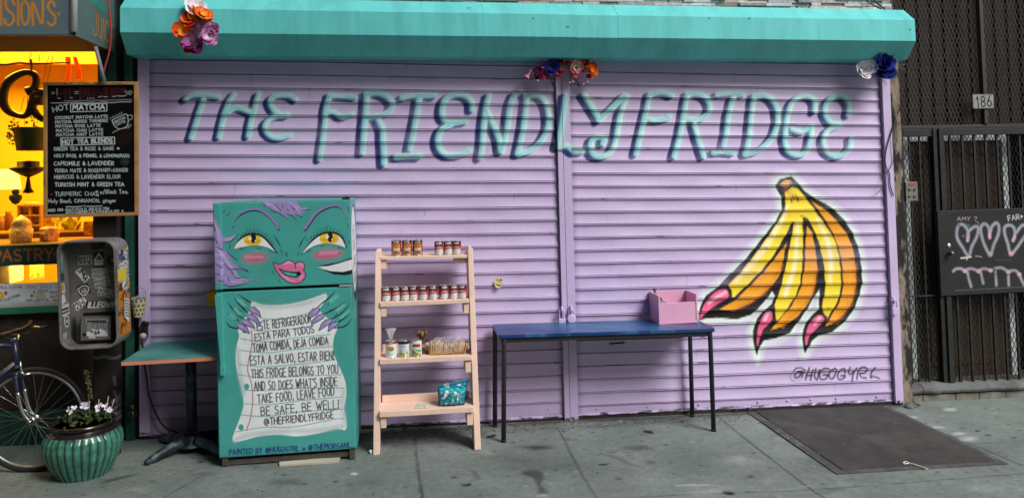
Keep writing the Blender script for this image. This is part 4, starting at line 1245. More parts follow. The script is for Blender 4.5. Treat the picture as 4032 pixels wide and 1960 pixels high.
# ------------------------------------------------------------------ the painted fridge
FY = -.618
FK = -.0125
fsh = lambda z: FK * (z - .85)
def fp(px, py, Y=FY):
    p = W(px, py, Y)
    return p[0] - fsh(p[2]), p[2]
XL_, XR_ = -1.1945, -.3575
Z0, Z1 = .078, 1.652
ZG = fp(1140, 1133)[1]
TEALF = lin('47a49c')
VIO, VIOL, VIOD = lin('9d8cc4'), lin('c3b6de'), lin('6f62a2')
INK = (.008, .012, .02)
fr = thing('fridge', 'teal painted top freezer fridge with a winking violet-haired face and a lettered paper scroll', 'fridge', (-.776, -.32, gz(-.776)))
kk = 1 / 602.
us = np.linspace(XL_, XR_, 300)
fc = Canvas(us, np.linspace(ZG + .006, Z1, 200), TEALF, fp, kk)
fc.use(800, 740, 2.5046)
# violet hair
HAIR = [(90, 250), (130, 300), (165, 400), (182, 450), (200, 492), (260, 490), (352, 448), (300, 490), (262, 526), (205, 540), (186, 545), (192, 600), (262, 642), (332, 708), (250, 682), (300, 742), (362, 787), (440, 816), (462, 832), (400, 817), (312, 802), (332, 860), (402, 882), (500, 906), (575, 884), (540, 916), (450, 908), (382, 902), (442, 936), (480, 934), (350, 948), (300, 970), (232, 967), (196, 944), (150, 925), (90, 920)]
fc.fill(HAIR, VIO, soft=4)
for p in ([(110, 330), (150, 420), (160, 520)], [(120, 560), (180, 640), (240, 740), (300, 800)], [(110, 650), (190, 660)], [(130, 720), (190, 740)], [(150, 780), (190, 790), (190, 850)], [(200, 640), (260, 760), (330, 850)], [(205, 880), (280, 920), (380, 925)], [(230, 820), (330, 880), (470, 905)], [(200, 500), (260, 505), (310, 475)]):
    fc.stroke(p, [3, 14, 8, 2][:len(p)], VIOL, soft=1.2, op=.65)
for p in ([(196, 535), (262, 530), (310, 490), (350, 452)], [(232, 620), (275, 668), (332, 708)], [(212, 745), (262, 800), (350, 800), (462, 832)], [(275, 820), (296, 840)], [(238, 880), (262, 920)], [(262, 835), (330, 885), (400, 882), (500, 915), (572, 888)], [(196, 944), (260, 970), (330, 962), (440, 938)], [(345, 775), (440, 818)], [(118, 570), (190, 610)], [(120, 740), (185, 785)], [(120, 840), (160, 852)], [(140, 905), (195, 920)], [(105, 360), (125, 420)], [(112, 470), (140, 540)]):
    fc.stroke(p, [2, 5, 4, 1.5, 1.5][:len(p)], INK, soft=.5)
FR_ = [(568, 130), (600, 165), (622, 188), (640, 178), (672, 215), (702, 240), (692, 216), (740, 245), (780, 262), (812, 290), (836, 312), (824, 258), (862, 266), (890, 285), (916, 306), (896, 256), (940, 262), (976, 286), (962, 250), (942, 228), (1000, 250), (986, 216), (1052, 216), (1000, 192), (940, 160), (915, 130)]
fc.fill(FR_, VIO, soft=4)
for p in ([(650, 150), (720, 200), (780, 240)], [(760, 150), (830, 200), (870, 250)], [(850, 140), (920, 200), (960, 250)], [(620, 145), (650, 170)], [(905, 160), (960, 195), (1020, 205)]):
    fc.stroke(p, [3, 9, 2][:len(p)], VIOL, soft=1.2, op=.7)
for p in ([(572, 140), (605, 172), (622, 192)], [(640, 180), (672, 220), (715, 246)], [(700, 155), (740, 200)], [(690, 218), (760, 255), (812, 292), (838, 312)], [(775, 150), (790, 190)], [(822, 258), (870, 270), (916, 308)], [(866, 170), (905, 215)], [(905, 255), (978, 288)], [(810, 180), (845, 225)], [(980, 215), (1052, 218)], [(950, 170), (980, 195)], [(730, 190), (765, 230)]):
    fc.stroke(p, [1.5, 4.5, 3, 1.5][:len(p)], INK, soft=.5)
# brows
for st, r in (([(305, 325), (372, 252), (470, 212), (560, 218), (650, 275), (720, 352), (740, 398)], [2, 6, 9, 11, 13, 14, 12]), ([(1002, 402), (1052, 330), (1122, 242), (1222, 188), (1310, 174), (1372, 204), (1410, 292)], [14, 15, 13, 11, 9, 7, 3])):
    fc.stroke(st, r, INK, soft=.3, off=(4, 11))
    fc.stroke(st, r, lin('7a6da8'), soft=.3)
    fc.stroke(st, [q * .5 for q in r], VIO, soft=.8, off=(-1, -3))
# eyes
def eye(out, ic, rx, ry, pc_, hl, lid):
    fc.fill(out, (.80, .83, .82), soft=2, smooth=True)
    poly = [(ic[0] + rx * math.cos(a), min(max(ic[1] + ry * math.sin(a), ic[1] - ry * .98), ic[1] + ry * .82)) for a in np.linspace(0, 6.283, 30)[:-1]]
    fc.fill(poly, lin('eec62c'), soft=2)
    for a in np.linspace(.1, 3.05, 11):
        ca, sa = math.cos(a), math.sin(a)
        fc.stroke([(ic[0] + rx * .42 * ca, ic[1] + ry * .35 * sa), (ic[0] + rx * .85 * ca, ic[1] + ry * .78 * sa)], 2.2, lin('b8801a'), smooth=False)
    fc.fill([(pc_[0] + 27 * math.cos(a), pc_[1] + 52 * math.sin(a)) for a in np.linspace(0, 6.283, 24)[:-1]], INK)
    for (c, r) in hl:
        fc.ell(c, r, r * 1.25, (.85, .86, .85))
    fc.stroke(out + [out[0]], 3, INK)
    fc.stroke(lid, [3] + [9] * (len(lid) - 2) + [4], INK)
eye([(295, 607), (330, 540), (390, 484), (460, 458), (540, 463), (610, 502), (680, 580), (728, 642), (650, 597), (560, 572), (470, 572), (380, 586)], (487, 516), 88, 60, (495, 492), [((463, 500), 15), ((516, 521), 7)], [(330, 540), (390, 484), (460, 455), (540, 460), (610, 498), (680, 575), (728, 642)])
eye([(965, 660), (1010, 592), (1080, 512), (1150, 465), (1230, 442), (1310, 452), (1370, 492), (1405, 540), (1410, 590), (1330, 566), (1240, 552), (1150, 557), (1060, 592)], (1242, 498), 95, 60, (1252, 482), [((1225, 480), 14), ((1271, 508), 7)], [(1010, 592), (1080, 512), (1150, 462), (1230, 438), (1310, 448), (1370, 490), (1410, 585)])
for x0, y0, x1, y1 in ((390, 470, 390, 435), (412, 460, 437, 398), (440, 455, 470, 388), (475, 450, 517, 378), (500, 450, 552, 393), (530, 455, 580, 405), (555, 460, 606, 428), (580, 472, 632, 443), (605, 490, 646, 460), (630, 515, 665, 490), (650, 535, 687, 513), (665, 560, 698, 545), (370, 490, 362, 462), (350, 515, 335, 495),
                       (1030, 530, 1020, 488), (1060, 500, 1060, 458), (1090, 480, 1096, 428), (1120, 465, 1136, 403), (1150, 450, 1172, 393), (1180, 445, 1207, 372), (1210, 440, 1232, 368), (1240, 438, 1266, 373), (1270, 440, 1302, 393), (1300, 445, 1337, 413), (1330, 460, 1357, 428), (1350, 475, 1382, 458), (1375, 495, 1400, 485)):
    fc.stroke([(x0, y0), ((x0 + x1) / 2 + 4, (y0 + y1) / 2), (x1, y1)], [4, 3, 1], INK, soft=.4)
# cheeks
for c, rx, n0 in (((510, 690), 120, 420), ((1228, 655), 140, 1145)):
    fc.ell(c, rx, 46, lin('c9557f'), soft=70, op=.95, rot=-4)
    for i in range(11):
        x = n0 + i * 17
        fc.stroke([(x, c[1] + 8 - i), (x + 18 * (1 if c[0] > 900 else -.6), c[1] - 28 - i * (1 if c[0] > 900 else -1))], 3, lin('e7b7c8'), soft=1, op=.8)
for p in ([(700, 470), (735, 530), (765, 580)], [(1010, 480), (965, 540), (945, 597)], [(813, 628), (822, 655), (830, 680)], [(768, 612), (785, 657)], [(937, 642), (930, 682)], [(200, 247), (216, 221)], [(235, 277), (266, 239)], [(285, 397), (311, 371)], [(260, 592), (270, 546)], [(1425, 188), (1446, 257)], [(1425, 353), (1441, 397)], [(1435, 518), (1446, 552)], [(683, 823), (700, 853)], [(745, 908), (766, 930)], [(365, 605), (412, 597)], [(530, 592), (580, 600)], [(652, 622), (690, 637)], [(1030, 628), (1068, 606)], [(1165, 573), (1195, 570)], [(1330, 588), (1385, 602)]):
    fc.stroke(p, [2, 6, 2][:len(p)] if len(p) == 3 else [4, 1.5], INK, soft=.4)
# lips
LIP = [(695, 738), (742, 756), (792, 740), (832, 718), (872, 722), (906, 748), (942, 730), (982, 740), (998, 772), (986, 810), (1004, 840), (1000, 882), (960, 926), (900, 939), (840, 921), (780, 881), (728, 820)]
fc.fill(LIP, INK, grow=8, soft=2, smooth=True)
fc.fill(LIP, lin('d5749f'), soft=3, smooth=True)
for p in ([(790, 755), (840, 732), (880, 745)], [(920, 760), (970, 752), (985, 780)], [(770, 850), (830, 895), (900, 920)], [(950, 900), (985, 860)]):
    fc.stroke(p, [4, 12, 4][:len(p)] if len(p) == 3 else 6, lin('eda9c4'), soft=1.2, op=.8)
fc.stroke([(905, 748), (912, 770), (908, 790)], 4, INK)
MO = [(750, 795), (800, 818), (880, 832), (952, 828), (960, 850), (922, 877), (862, 872), (800, 852)]
fc.fill(MO, INK, grow=5)
fc.fill([(765, 806), (800, 826), (880, 840), (918, 842), (925, 868), (862, 866), (805, 846)], lin('35c0bb'))
fc.fill([(832, 832), (842, 832), (838, 852)], lin('e7c07a'))
# speech tail
fc.fill([(1120, 772), (1230, 750), (1350, 728), (1480, 680), (1490, 845), (1390, 860), (1290, 852), (1190, 812)], INK)
fc.fill([(1128, 776), (1230, 770), (1350, 740), (1400, 722), (1490, 698), (1490, 800), (1380, 827), (1262, 820), (1182, 800)], (.80, .83, .83))
fc.fill([(1258, 196), (1340, 196), (1340, 265), (1258, 265)], TEALF)
fc.stroke([(1258, 265), (1340, 265), (1340, 198)], 2, lin('2f8d7d'), smooth=False)
PF = pmat('fridge_paint', rough=.36, var=.14, scale=4, fine=.04, fscale=90, spec=.5, bump=.03, bscale=160)
strip = lambda X, Z: np.where(X < XL_ + .044, -.013, 0.0)
painted_front('freezer_door', fc, FY, .06, PF, fr, rnd=.008, shear=fsh, ymod=strip)

lc = Canvas(us, np.linspace(Z0, ZG - .007, 330), TEALF, fp, kk)
lc.use(800, 1130, 1.7154)
PAPER = lin('e8efee')
SCR = [(320, 100), (400, 118), (500, 121), (600, 110), (700, 86), (800, 52), (828, 43), (836, 70), (812, 120), (880, 200), (906, 270), (886, 330), (876, 400), (890, 470), (930, 560), (960, 640), (966, 730), (951, 820), (966, 900), (961, 962), (900, 955), (780, 985), (640, 1006), (500, 995), (380, 1006), (280, 1032), (215, 1043), (199, 1018), (222, 950), (252, 870), (272, 790), (262, 700), (236, 600), (220, 500), (226, 400), (242, 330), (238, 280), (290, 180)]
lc.fill(SCR, PAPER, soft=4, smooth=True)
for p in ([(215, 1035), (300, 1000), (500, 975), (780, 965), (955, 935)], [(330, 115), (500, 135), (700, 105), (820, 60)], [(950, 700), (940, 800), (955, 900)], [(232, 420), (250, 600), (275, 720)]):
    lc.stroke(p, 14, lin('b9c6c8'), soft=1.6, op=.6)
TL = lin('4f9fae')
for p in ([(385, 206), (430, 214), (560, 212), (720, 172)], [(340, 290), (420, 296), (560, 285), (745, 262)], [(250, 345), (330, 360), (450, 368), (620, 342), (862, 318)], [(250, 425), (330, 436), (450, 442), (620, 420), (870, 400)], [(240, 522), (400, 537), (650, 520), (890, 490)], [(235, 590), (420, 612), (650, 600), (932, 590)], [(270, 695), (430, 697), (650, 682), (952, 680)], [(280, 786), (450, 792), (650, 766), (935, 740)], [(255, 861), (420, 872), (640, 842), (942, 823)], [(222, 975), (400, 946), (620, 941), (880, 891), (955, 886)]):
    lc.stroke(p, 2.6, TL, soft=.6, op=.85)
lc.stroke([(325, 285), (330, 380), (310, 480), (300, 560), (325, 650), (335, 760), (320, 880), (292, 965)], 2.8, lin('b8404e'), soft=.5)
for c, rx, ry in (((280, 298), 17, 14), ((293, 671), 18, 21), ((256, 945), 18, 21)):
    lc.ell(c, rx, ry, TEALF)
WR = (.03, .03, .05)
for i, (s, a, b, h) in enumerate((('ESTE REFRIGERADOR', (366, 292), (733, 238), 56), ('ESTA PARA TODOS', (352, 363), (748, 308), 48), ('TOMA COMIDA, DEJA COMIDA', (338, 438), (845, 386), 54), ('ESTA A SALVO, ESTAR BIEN!', (320, 526), (884, 486), 58), ('THIS FRIDGE BELONGS TO YOU', (327, 612), (910, 582), 58), ("AND SO DOES WHAT'S INSIDE", (346, 698), (904, 664), 58), ('TAKE FOOD, LEAVE FOOD', (370, 784), (886, 730), 58), ('BE SAFE, BE WELL!', (392, 866), (918, 816), 56), ('@THEFRIENDLYFRIDGE', (414, 932), (880, 884), 46))):
    lc.text(s, a, b, h, 3.3, WR, seed=i + 3, jit=.05, slant=.05)
lc.text('PAINTED BY @HUGOGYRL w @THEMORGANL_', (177, 1131), (1018, 1080), 34, 3.6, lin('233f78'), seed=40, jit=.06, slant=.1)
r_ = np.random.default_rng(31)
for i in range(46):
    x, y = r_.uniform(130, 1030), r_.uniform(40, 1150)
    lc.stroke([(x, y), (x + r_.uniform(-20, 20), y + r_.uniform(4, 50))], r_.uniform(.6, 2), lin('2f7f74') if r_.random() < .6 else lin('7fc7b8'), soft=.8, op=.45)
lc.stroke([(110, 1150), (500, 1130), (1040, 1085)], 10, lin('2c6f66'), soft=1.8, op=.6)
# hands holding the scroll
lc.fill([(215, 50), (300, 70), (322, 110), (318, 140), (300, 188), (266, 226), (238, 252), (232, 280), (180, 262), (150, 220), (150, 100)], TEALF, soft=4)
lc.fill([(898, 35), (960, 120), (1005, 175), (1005, 225), (912, 278), (900, 245), (866, 225), (812, 190), (782, 150), (806, 118), (852, 75)], TEALF, soft=4)
for p in ([(240, 50), (290, 86), (322, 104)], [(205, 70), (240, 112), (282, 158), (304, 168)], [(165, 100), (200, 150), (248, 196), (268, 212)], [(160, 176), (200, 202), (240, 226)], [(155, 230), (180, 266), (232, 280)], [(282, 100), (296, 118)], [(240, 150), (262, 165)], [(205, 215), (215, 230)], [(268, 135), (290, 148)], [(222, 190), (240, 205)],
          [(892, 28), (850, 72), (800, 110), (770, 140)], [(960, 95), (900, 140), (830, 175), (800, 182)], [(985, 120), (930, 180), (860, 218)], [(1003, 160), (960, 205), (905, 240)], [(1005, 210), (960, 262), (888, 276)], [(850, 105), (840, 125)], [(905, 175), (890, 200)], [(940, 215), (925, 235)], [(862, 152), (850, 168)]):
    lc.stroke(p, [1.5, 4.5, 4, 3][:len(p)] if len(p) > 2 else 2.4, INK, soft=.4)
for p in ([(312, 138), (345, 136), (376, 165), (387, 200), (350, 177), (320, 166)], [(298, 186), (330, 182), (362, 205), (387, 260), (340, 226), (304, 212)], [(264, 222), (300, 219), (332, 250), (347, 277), (300, 259), (270, 246)], [(234, 250), (265, 249), (292, 270), (310, 310), (260, 286), (238, 273)],
          [(782, 140), (742, 149), (716, 180), (714, 207), (752, 190), (782, 166)], [(814, 184), (776, 189), (745, 220), (733, 250), (776, 229), (812, 206)], [(866, 219), (830, 221), (800, 250), (784, 290), (830, 259), (864, 241)], [(906, 239), (870, 239), (850, 264), (846, 297), (880, 271), (906, 256)]):
    lc.fill(p, INK, grow=5)
    lc.fill(p, VIO, soft=2)
    c = np.mean(p, 0)
    lc.stroke([p[0], c], 4, VIOL, soft=1.2, op=.8)
for p in ([(240, 90), (285, 120)], [(215, 150), (245, 180)], [(185, 190), (215, 212)], [(905, 60), (860, 95)], [(950, 120), (905, 155)], [(985, 165), (930, 205)]):
    lc.stroke(p, 9, lin('86d6c6'), soft=1.8, op=.6)
painted_front('fridge_door', lc, FY, .06, PF, fr, rnd=.008, shear=fsh)
TM = mat('fridge_teal', TEALF, rough=.35, var=.06, scale=3, spec=.5)
m = MB()
q = [fp(848, 1160), fp(878, 1158), (fp(886, 1440)[0], fp(886, 1440)[1]), fp(871, 1440)]
m.slab([(x + fsh(z), FY - .028, z) for x, z in q], (0, .028, 0))
q = [fp(869, 1437), fp(889, 1436), fp(889, 1474), fp(871, 1475)]
m.slab([(x + fsh(z), FY - .031, z) for x, z in q], (0, .031, 0))
m.build('handle', TM, fr, bevel=.004)
# cabinet, painted right side
def shear_mb(mb):
    mb.v = [(x + fsh(z), y, z) for x, y, z in mb.v]
    return mb
m = MB()
m.boxp((XL_ + .004, -.556, .055), (XR_ - .004, -.02, Z1 - .004))
shear_mb(m).build('cabinet', TM, fr, bevel=.006)
m = MB(); m.boxp((XL_ + .012, -.562, .06), (XR_ - .012, -.5565, Z1 - .012))
shear_mb(m).build('door_gasket', mat('gasket', (.01, .012, .012), rough=.8), fr)
ysz = np.linspace(-.55, -.03, 120)
zsz = np.linspace(.06, Z1 - .008, 300)
XS = XR_ - .002
sc_ = Canvas(ysz, zsz, TEALF, lambda px, py: (lambda p: (p[1], p[2]))(WX(px, py, XS)), 1)
sc_.proj = lambda a, b: (a, b)
el = lambda cy, cz, ry, rz: [(cy + ry * math.cos(a), cz + rz * math.sin(a)) for a in np.linspace(0, 6.283, 48)[:-1]]
sc_.fill(el(-.315, 1.29, .235, .33), INK)
sc_.fill(el(-.325, 1.31, .215, .285), (.80, .83, .83))
for i, (s, z) in enumerate((('HEY', 1.47), ('COME', 1.37), ('TAKE', 1.26), ('FOOD', 1.15))):
    sc_.text(s, (-.43, z), (-.22, z), .06, .005, WR, seed=70 + i)
Yq, Zq = np.meshgrid(ysz, zsz)
grid_obj('side_panel', np.stack([np.full(Yq.shape, XS) + fsh(Zq), Yq, Zq], -1), sc_.c, PF, fr)
m = MB(); a = fp(1347, 779); 
m.boxp((XR_ - .05, -.60, Z1), (XR_ - .004, -.545, Z1 + .012)); m.boxp((XR_ - .03, -.59, Z1 + .0125), (XR_ - .012, -.56, Z1 + .02))
shear_mb(m).build('top_hinge', mat('hinge_black', (.02, .02, .02), rough=.5), fr, bevel=.002)
m = MB(); m.boxp((XR_ - .08, FY - .004, ZG - .004), (XR_ - .004, FY + .05, ZG + .004))
shear_mb(m).build('middle_hinge', mat('hinge_steel', (.45, .47, .46), rough=.4), fr)
m = MB()
m.boxp((XL_ + .03, -.575, .012), (XR_ - .03, -.03, .053))
shear_mb(m).build('kick_plate', mat('kick_dark', (.02, .019, .017), rough=.8, var=.4), fr)
m = MB()
rail = mat('rust_rail', (.075, .066, .055), rough=.7, var=.35, scale=18, dark=(.05, .035, .025), dscale=16, damt=.7)
m.boxp((XL_ + .02, -.60, .028), (XR_ - .012, -.576, .062)); 
shear_mb(m).build('base_rail', rail, fr, bevel=.003)
for x in (XL_ + .035, XR_ - .03):
    m = MB(); m.boxp((x - .018, -.612, gz(x) + .004), (x + .018, -.585, .077)); shear_mb(m).build('foot', rail, fr, bevel=.003)
m = MB()
for k, pts in enumerate(([(1000, 793), (1016, 777), (1036, 791)], [(1005, 793), (1030, 776), (1050, 791)], [(970, 794), (1000, 786), (1020, 776)])):
    m.tube([W(x, y, -.56) for x, y in pts], .0012, 5)
o = m.build('wire_loop', mat('wire_pale', (.4, .4, .4), rough=.4))
tag(o, 'thin pale wire loops lying on top of the fridge', 'wire')
m = MB()
a, b, c, d = GR(1096, 1826, .012), GR(1338, 1811, .012), GR(1333, 1822, .0), GR(1100, 1838, .0)
m.slab([(a[0], a[1] + .03, gz(a[0]) + .002), (b[0], b[1] + .05, gz(b[0]) + .002), (c[0], c[1] - .005, gz(c[0]) + .002), (d[0], d[1], gz(d[0]) + .002)], (0, 0, .016))
o = m.build('wood_shim', mat('shim_wood', (.45, .42, .33), rough=.7, var=.2, scale=10, stretch=(.3, 1, 1), bump=.2), None, bevel=.002)
tag(o, 'pale wooden shim board lying under the front of the fridge', 'board')
# yellow box on the far side of the fridge
m = MB()
a, b = W(813, 1205, -.40), W(853, 1145, -.40)
yb = thing('hanging_box', 'small yellow open-topped box fixed to the left side of the fridge', 'box', (a[0], -.4, a[2]))
x0, x1 = a[0] + .004, XL_ - .003 + fsh(1.1)
for p, q in (((x0, -.40, a[2]), (x1, -.396, b[2] - .006)), ((x0, -.30, a[2]), (x1, -.296, b[2])), ((x0, -.3955, a[2]), (x0 + .004, -.3005, b[2] - .003)), ((x0 + .0045, -.3955, a[2]), (x1, -.3005, a[2] + .004))):
    m.boxp(p, q)
m.build('box_panels', mat('yellow_box', lin('e8a81c'), rough=.5), yb)

# ------------------------------------------------------------------ peach ladder shelf
PEACH = mat('peach_paint', lin('e8cab8'), rough=.5, var=.045, scale=5, bump=.18, bscale=70, stretch=(1, 1, .3), spec=.35, dark=lin('cda692'), dscale=7, damt=.3)
lad = thing('ladder_shelf', 'peach painted wooden ladder shelf leaning between the fridge and the blue table', 'shelf', (.1, -.45, 0))
LYB, LYT, LZT, LDP = -.545, -.30, 1.29, .19
def ly(z):
    return LYB + (LYT - LYB) * z / LZT
for (xb0, xb1, xt0, xt1, zt_) in ((-.2505, -.2085, -.2255, -.1875, float(W(1489, 986, -.30)[2])), (.4035, .4455, .405, .4415, float(W(1851, 974, -.30)[2]))):
    g = gz(xb0)
    pf = [(xb0, ly(0), g), (xb1, ly(0), g), (xt1, ly(zt_ - .012), zt_ - .012), (xt1 - .008, ly(zt_), zt_), (xt0 + .008, ly(zt_), zt_), (xt0, ly(zt_ - .012), zt_ - .012)]
    m = MB(); m.prism(pf, [(x, y + LDP, z) for x, y, z in pf])
    m.build('side_rail', PEACH, lad, bevel=.004)
SHELF = []
for (lx, rx, lt, lb, rt, rb_, yy) in ((1497, 1840, 1011, 1023.5, 1003, 1016, -.315), (1496, 1847, 1190, 1209, 1177, 1192.5, -.385), (1495, 1857, 1413.7, 1434.5, 1399.8, 1418.5, -.455), (1494, 1864, 1620.7, 1643, 1601, 1622.5, -.53)):
    a, b, c, d = W(lx, lt, yy), W(rx, rt, yy), W(rx, rb_, yy), W(lx, lb, yy)
    m = MB(); m.slab([a, b, c, d], (0, .23, 0)); m.build('shelf_board', PEACH, lad, bevel=.003)
    SHELF.append((a, b, yy))
def shz(i, x):
    a, b, yy = SHELF[i]
    return float(a[2] + (b[2] - a[2]) * (x - a[0]) / (b[0] - a[0]))
for i, (h0, h1) in ((2, (.0, .05)), (3, (.0, .046))):
    a, b, yy = SHELF[i]
    m = MB()
    q = [(a[0] + .012, yy + .205, a[2] + .0005), (b[0] - .012, yy + .205, b[2] + .0005), (b[0] - .012, yy + .205, b[2] + h1), (a[0] + .012, yy + .205, a[2] + h1)]
    m.slab(q, (0, .02, 0)); m.build('back_rail', PEACH, lad, bevel=.002)
# little blocks under the boards: (px box, plane)
for (x0, y0, x1, y1, yy) in ((1500, 1026, 1522, 1058, -.30), (1789, 1017.5, 1836, 1034, -.28), (1499.5, 1211.5, 1522, 1246, -.375), (1826, 1198, 1846.5, 1233, -.375), (1832, 1425, 1855.5, 1465.5, -.445), (1497.5, 1645.5, 1521.5, 1683.5, -.515), (1839, 1624.5, 1863, 1671.5, -.515)):
    a, b = W(x0, y0, yy), W(x1, y1, yy)
    m = MB(); m.boxp((a[0], yy, a[2]), (b[0], yy + .17, b[2])); m.build('bracket', PEACH, lad, bevel=.002)

# ------------------------------------------------------------------ tins and groceries
def can_thing(label, r, h, paint, base, group=None, lid=True):
    t = thing('food_can', label, 'tin', (0, 0, 0), group)
    u = np.linspace(-math.pi * r, math.pi * r, 96)
    v = np.linspace(.003, h - .003, 56)
    cv = Canvas(u, v, base, lambda a, b: (a, b), 1)
    paint(cv, r, h)
    U, V_ = np.meshgrid(u, v)
    A = U / r
    grid_obj('label', np.stack([r * np.sin(A), -r * np.cos(A), V_], -1), cv.c, pmat('can_label', rough=.3, var=.05, scale=20, spec=.5), t, smooth=True)
    m = MB()
    m.lathe([(0, .001), (r * .93, .001), (r * 1.02, 0), (r * 1.02, .0028), (r * .985, .0034), (r * .985, h - .0034), (r * 1.02, h - .0028), (r * 1.02, h), (r * .96, h), (r * .94, h - .003), (r * .5, h - .0035), (0, h - .0035)], (0, 0, 0), 32)
    m.build('tin_rim', mat('tin', (.55, .55, .54), rough=.3, metal=.9), t)
    return t
def rect(cv, x0, z0, x1, z1, col, **k):
    cv.fill([(x0, z0), (x1, z0), (x1, z1), (x0, z1)], col, **k)
def scrib(cv, x0, x1, z, h, col, n, r, seed):
    q = random.Random(seed)
    p = [(x0 + (x1 - x0) * i / n, z + q.uniform(-h, h)) for i in range(n + 1)]
    cv.stroke(p, r, col, smooth=False)
def soup(cv, r, h):
    rect(cv, -.06, .088, .06, .094, (.02, .02, .02)); rect(cv, -.030, h * .72, .034, h * .97, (.012, .01, .01))
    rect(cv, -.022, h * .76, .020, h * .91, (.62, .58, .52))
    cv.text('VENICE', (-.020, h * .775), (.018, h * .775), .011, .0014, (.05, .03, .03))
    rect(cv, -.012, h * .615, .010, h * .64, (.75, .6, .58))
    rect(cv, -.028, h * .5, .026, h * .565, (.8, .68, .62))
    scrib(cv, -.026, .024, h * .53, .0025, (.45, .1, .1), 16, .0008, 3)
    cv.fill([(-.036, .006), (-.032, h * .32), (-.02, h * .40), (.005, h * .43), (.026, h * .41), (.034, h * .44), (.034, .006)], (.66, .68, .67), soft=.002)
    cv.ell((.004, h * .27), .021, .008, (.42, .45, .44), soft=.004); cv.ell((.004, h * .285), .018, .006, (.7, .72, .7), soft=.003)
    cv.ell((-.027, h * .25), .005, .004, (.04, .06, .03), soft=.002)
    cv.stroke([(.034, h * .45), (.045, h * .5), (.05, h * .36)], .0012, (.8, .7, .7))
def chili(cv, r, h):
    cv.c[:] = (.16, .02, .018)
    rect(cv, -.036, .0, .036, h, (.38, .035, .02), soft=.01)
    rect(cv, -.034, h * .79, .034, h * .97, (.05, .02, .02), soft=.003)
    cv.ell((0, h * .86), .02, .008, (.5, .47, .45), soft=.003); cv.ell((0, h * .845), .012, .004, (.1, .05, .04), soft=.002)
    rect(cv, -.029, h * .56, .030, h * .74, lin('e8911c'), soft=.002)
    scrib(cv, -.024, .026, h * .69, .002, (.12, .03, .02), 14, .0013, 5); scrib(cv, -.014, .016, h * .61, .002, (.12, .03, .02), 8, .0012, 6)
    rect(cv, -.026, h * .38, .027, h * .51, (.68, .62, .56), soft=.002)
    rect(cv, -.001, h * .38, .001, h * .51, (.4, .2, .15)); scrib(cv, -.02, .022, h * .44, .002, (.45, .25, .2), 10, .0007, 8)
    cv.ell((0, h * .15), .033, .024, lin('e6c79a')); cv.ell((0, h * .15), .028, .019, lin('7d4a2a'), soft=.003)
    for i in range(9):
        a = i * 2.4
        cv.ell((.016 * math.cos(a), h * .16 + .010 * math.sin(a)), .004, .003, lin('a86a3c'), soft=.002)
    scrib(cv, -.02, .02, h * .12, .0015, (.75, .7, .62), 10, .0012, 9)
def plate_can(cv, r, h):
    rect(cv, -.2, h * .84, .2, h, lin('a02a26')); rect(cv, -.02, h * .88, .012, h * .92, (.7, .6, .55))
    cv.ell((.0, h * .55), .026, .018, lin('e8e2c4')); cv.ell((0, h * .55), .023, .015, lin('6f9a58'), soft=.002); cv.ell((0, h * .55), .016, .010, lin('b06a3a'), soft=.003)
    scrib(cv, -.015, .014, h * .56, .004, lin('dcae66'), 10, .0014, 2)
    scrib(cv, -.024, .022, h * .27, .0016, lin('4a6a5a'), 16, .001, 3); scrib(cv, -.02, .02, h * .19, .0016, lin('4a6a5a'), 14, .001, 4)
def veg_can(cv, r, h):
    rect(cv, -.2, h * .80, .2, h, (.01, .012, .02)); cv.text('HART', (-.018, h * .73), (.018, h * .73), .014, .0014, (.25, .27, .3))
    scrib(cv, -.012, .012, h * .52, .001, (.3, .35, .38), 9, .0007, 2); scrib(cv, -.028, .028, h * .42, .0016, (.12, .16, .16), 16, .0012, 3)
    q = random.Random(4)
    for i in range(46):
        cv.ell((q.uniform(-.034, .034), q.uniform(.004, h * .3)), .006, .005, q.choice([lin('d9b52a'), lin('7fae3a'), lin('4f8a30'), lin('e08a2a'), lin('e9d77a')]), soft=.002)
def green_can(cv, r, h):
    rect(cv, -.034, h * .0, .036, h * .46, lin('4f9e52'), soft=.004)
    cv.fill([(-.028, h * .62), (-.02, h * .8), (.03, h * .78), (.03, h * .55), (-.01, h * .54)], lin('a8222c'), soft=.002)
    cv.text('SUNNY', (-.018, h * .62), (.024, h * .60), .014, .0016, (.75, .7, .68))
    cv.stroke([(-.022, h * .3), (.0, h * .2), (.028, h * .12)], .004, lin('d9572a')); cv.stroke([(-.016, h * .42), (.01, h * .3), (.03, h * .24)], .003, lin('e5e0d2'))
    for q in ((-.02, .012), (-.006, .016), (.01, .012), (.022, .02)):
        cv.ell(q, .007, .006, lin('c99a54'), soft=.002)
def put(t, px, i, dy=.05):
    a, b, yy = SHELF[i]
    x = float(W(px, 1100, yy + dy + .0)[0])
    t.location = (x, yy + dy, shz(i, x) + .0008)
ORD = ['leftmost', 'second from left', 'third from left', 'fourth from left', 'middle', 'sixth from left', 'seventh from left', 'eighth from left', 'rightmost']
ch = can_thing('tall red and orange chili tin, leftmost of three on the top shelf', .0345, .106, chili, (.2, .02, .02), 'chili tins on the top shelf')
so = can_thing('red and white soup tin, %s of nine on the second shelf' % ORD[0], .0305, .0935, soup, lin('a5182c'), 'soup tins on the ladder shelf')
for i, px in enumerate((1563, 1605, 1646.5)):
    t = ch if i == 0 else dup(ch, (0, 0, 0), 'tall red and orange chili tin, %s of three on the top shelf' % ('', 'middle', 'rightmost')[i])
    put(t, px, 0); t.rotation_euler[2] = (0.02, -.03, .05)[i]
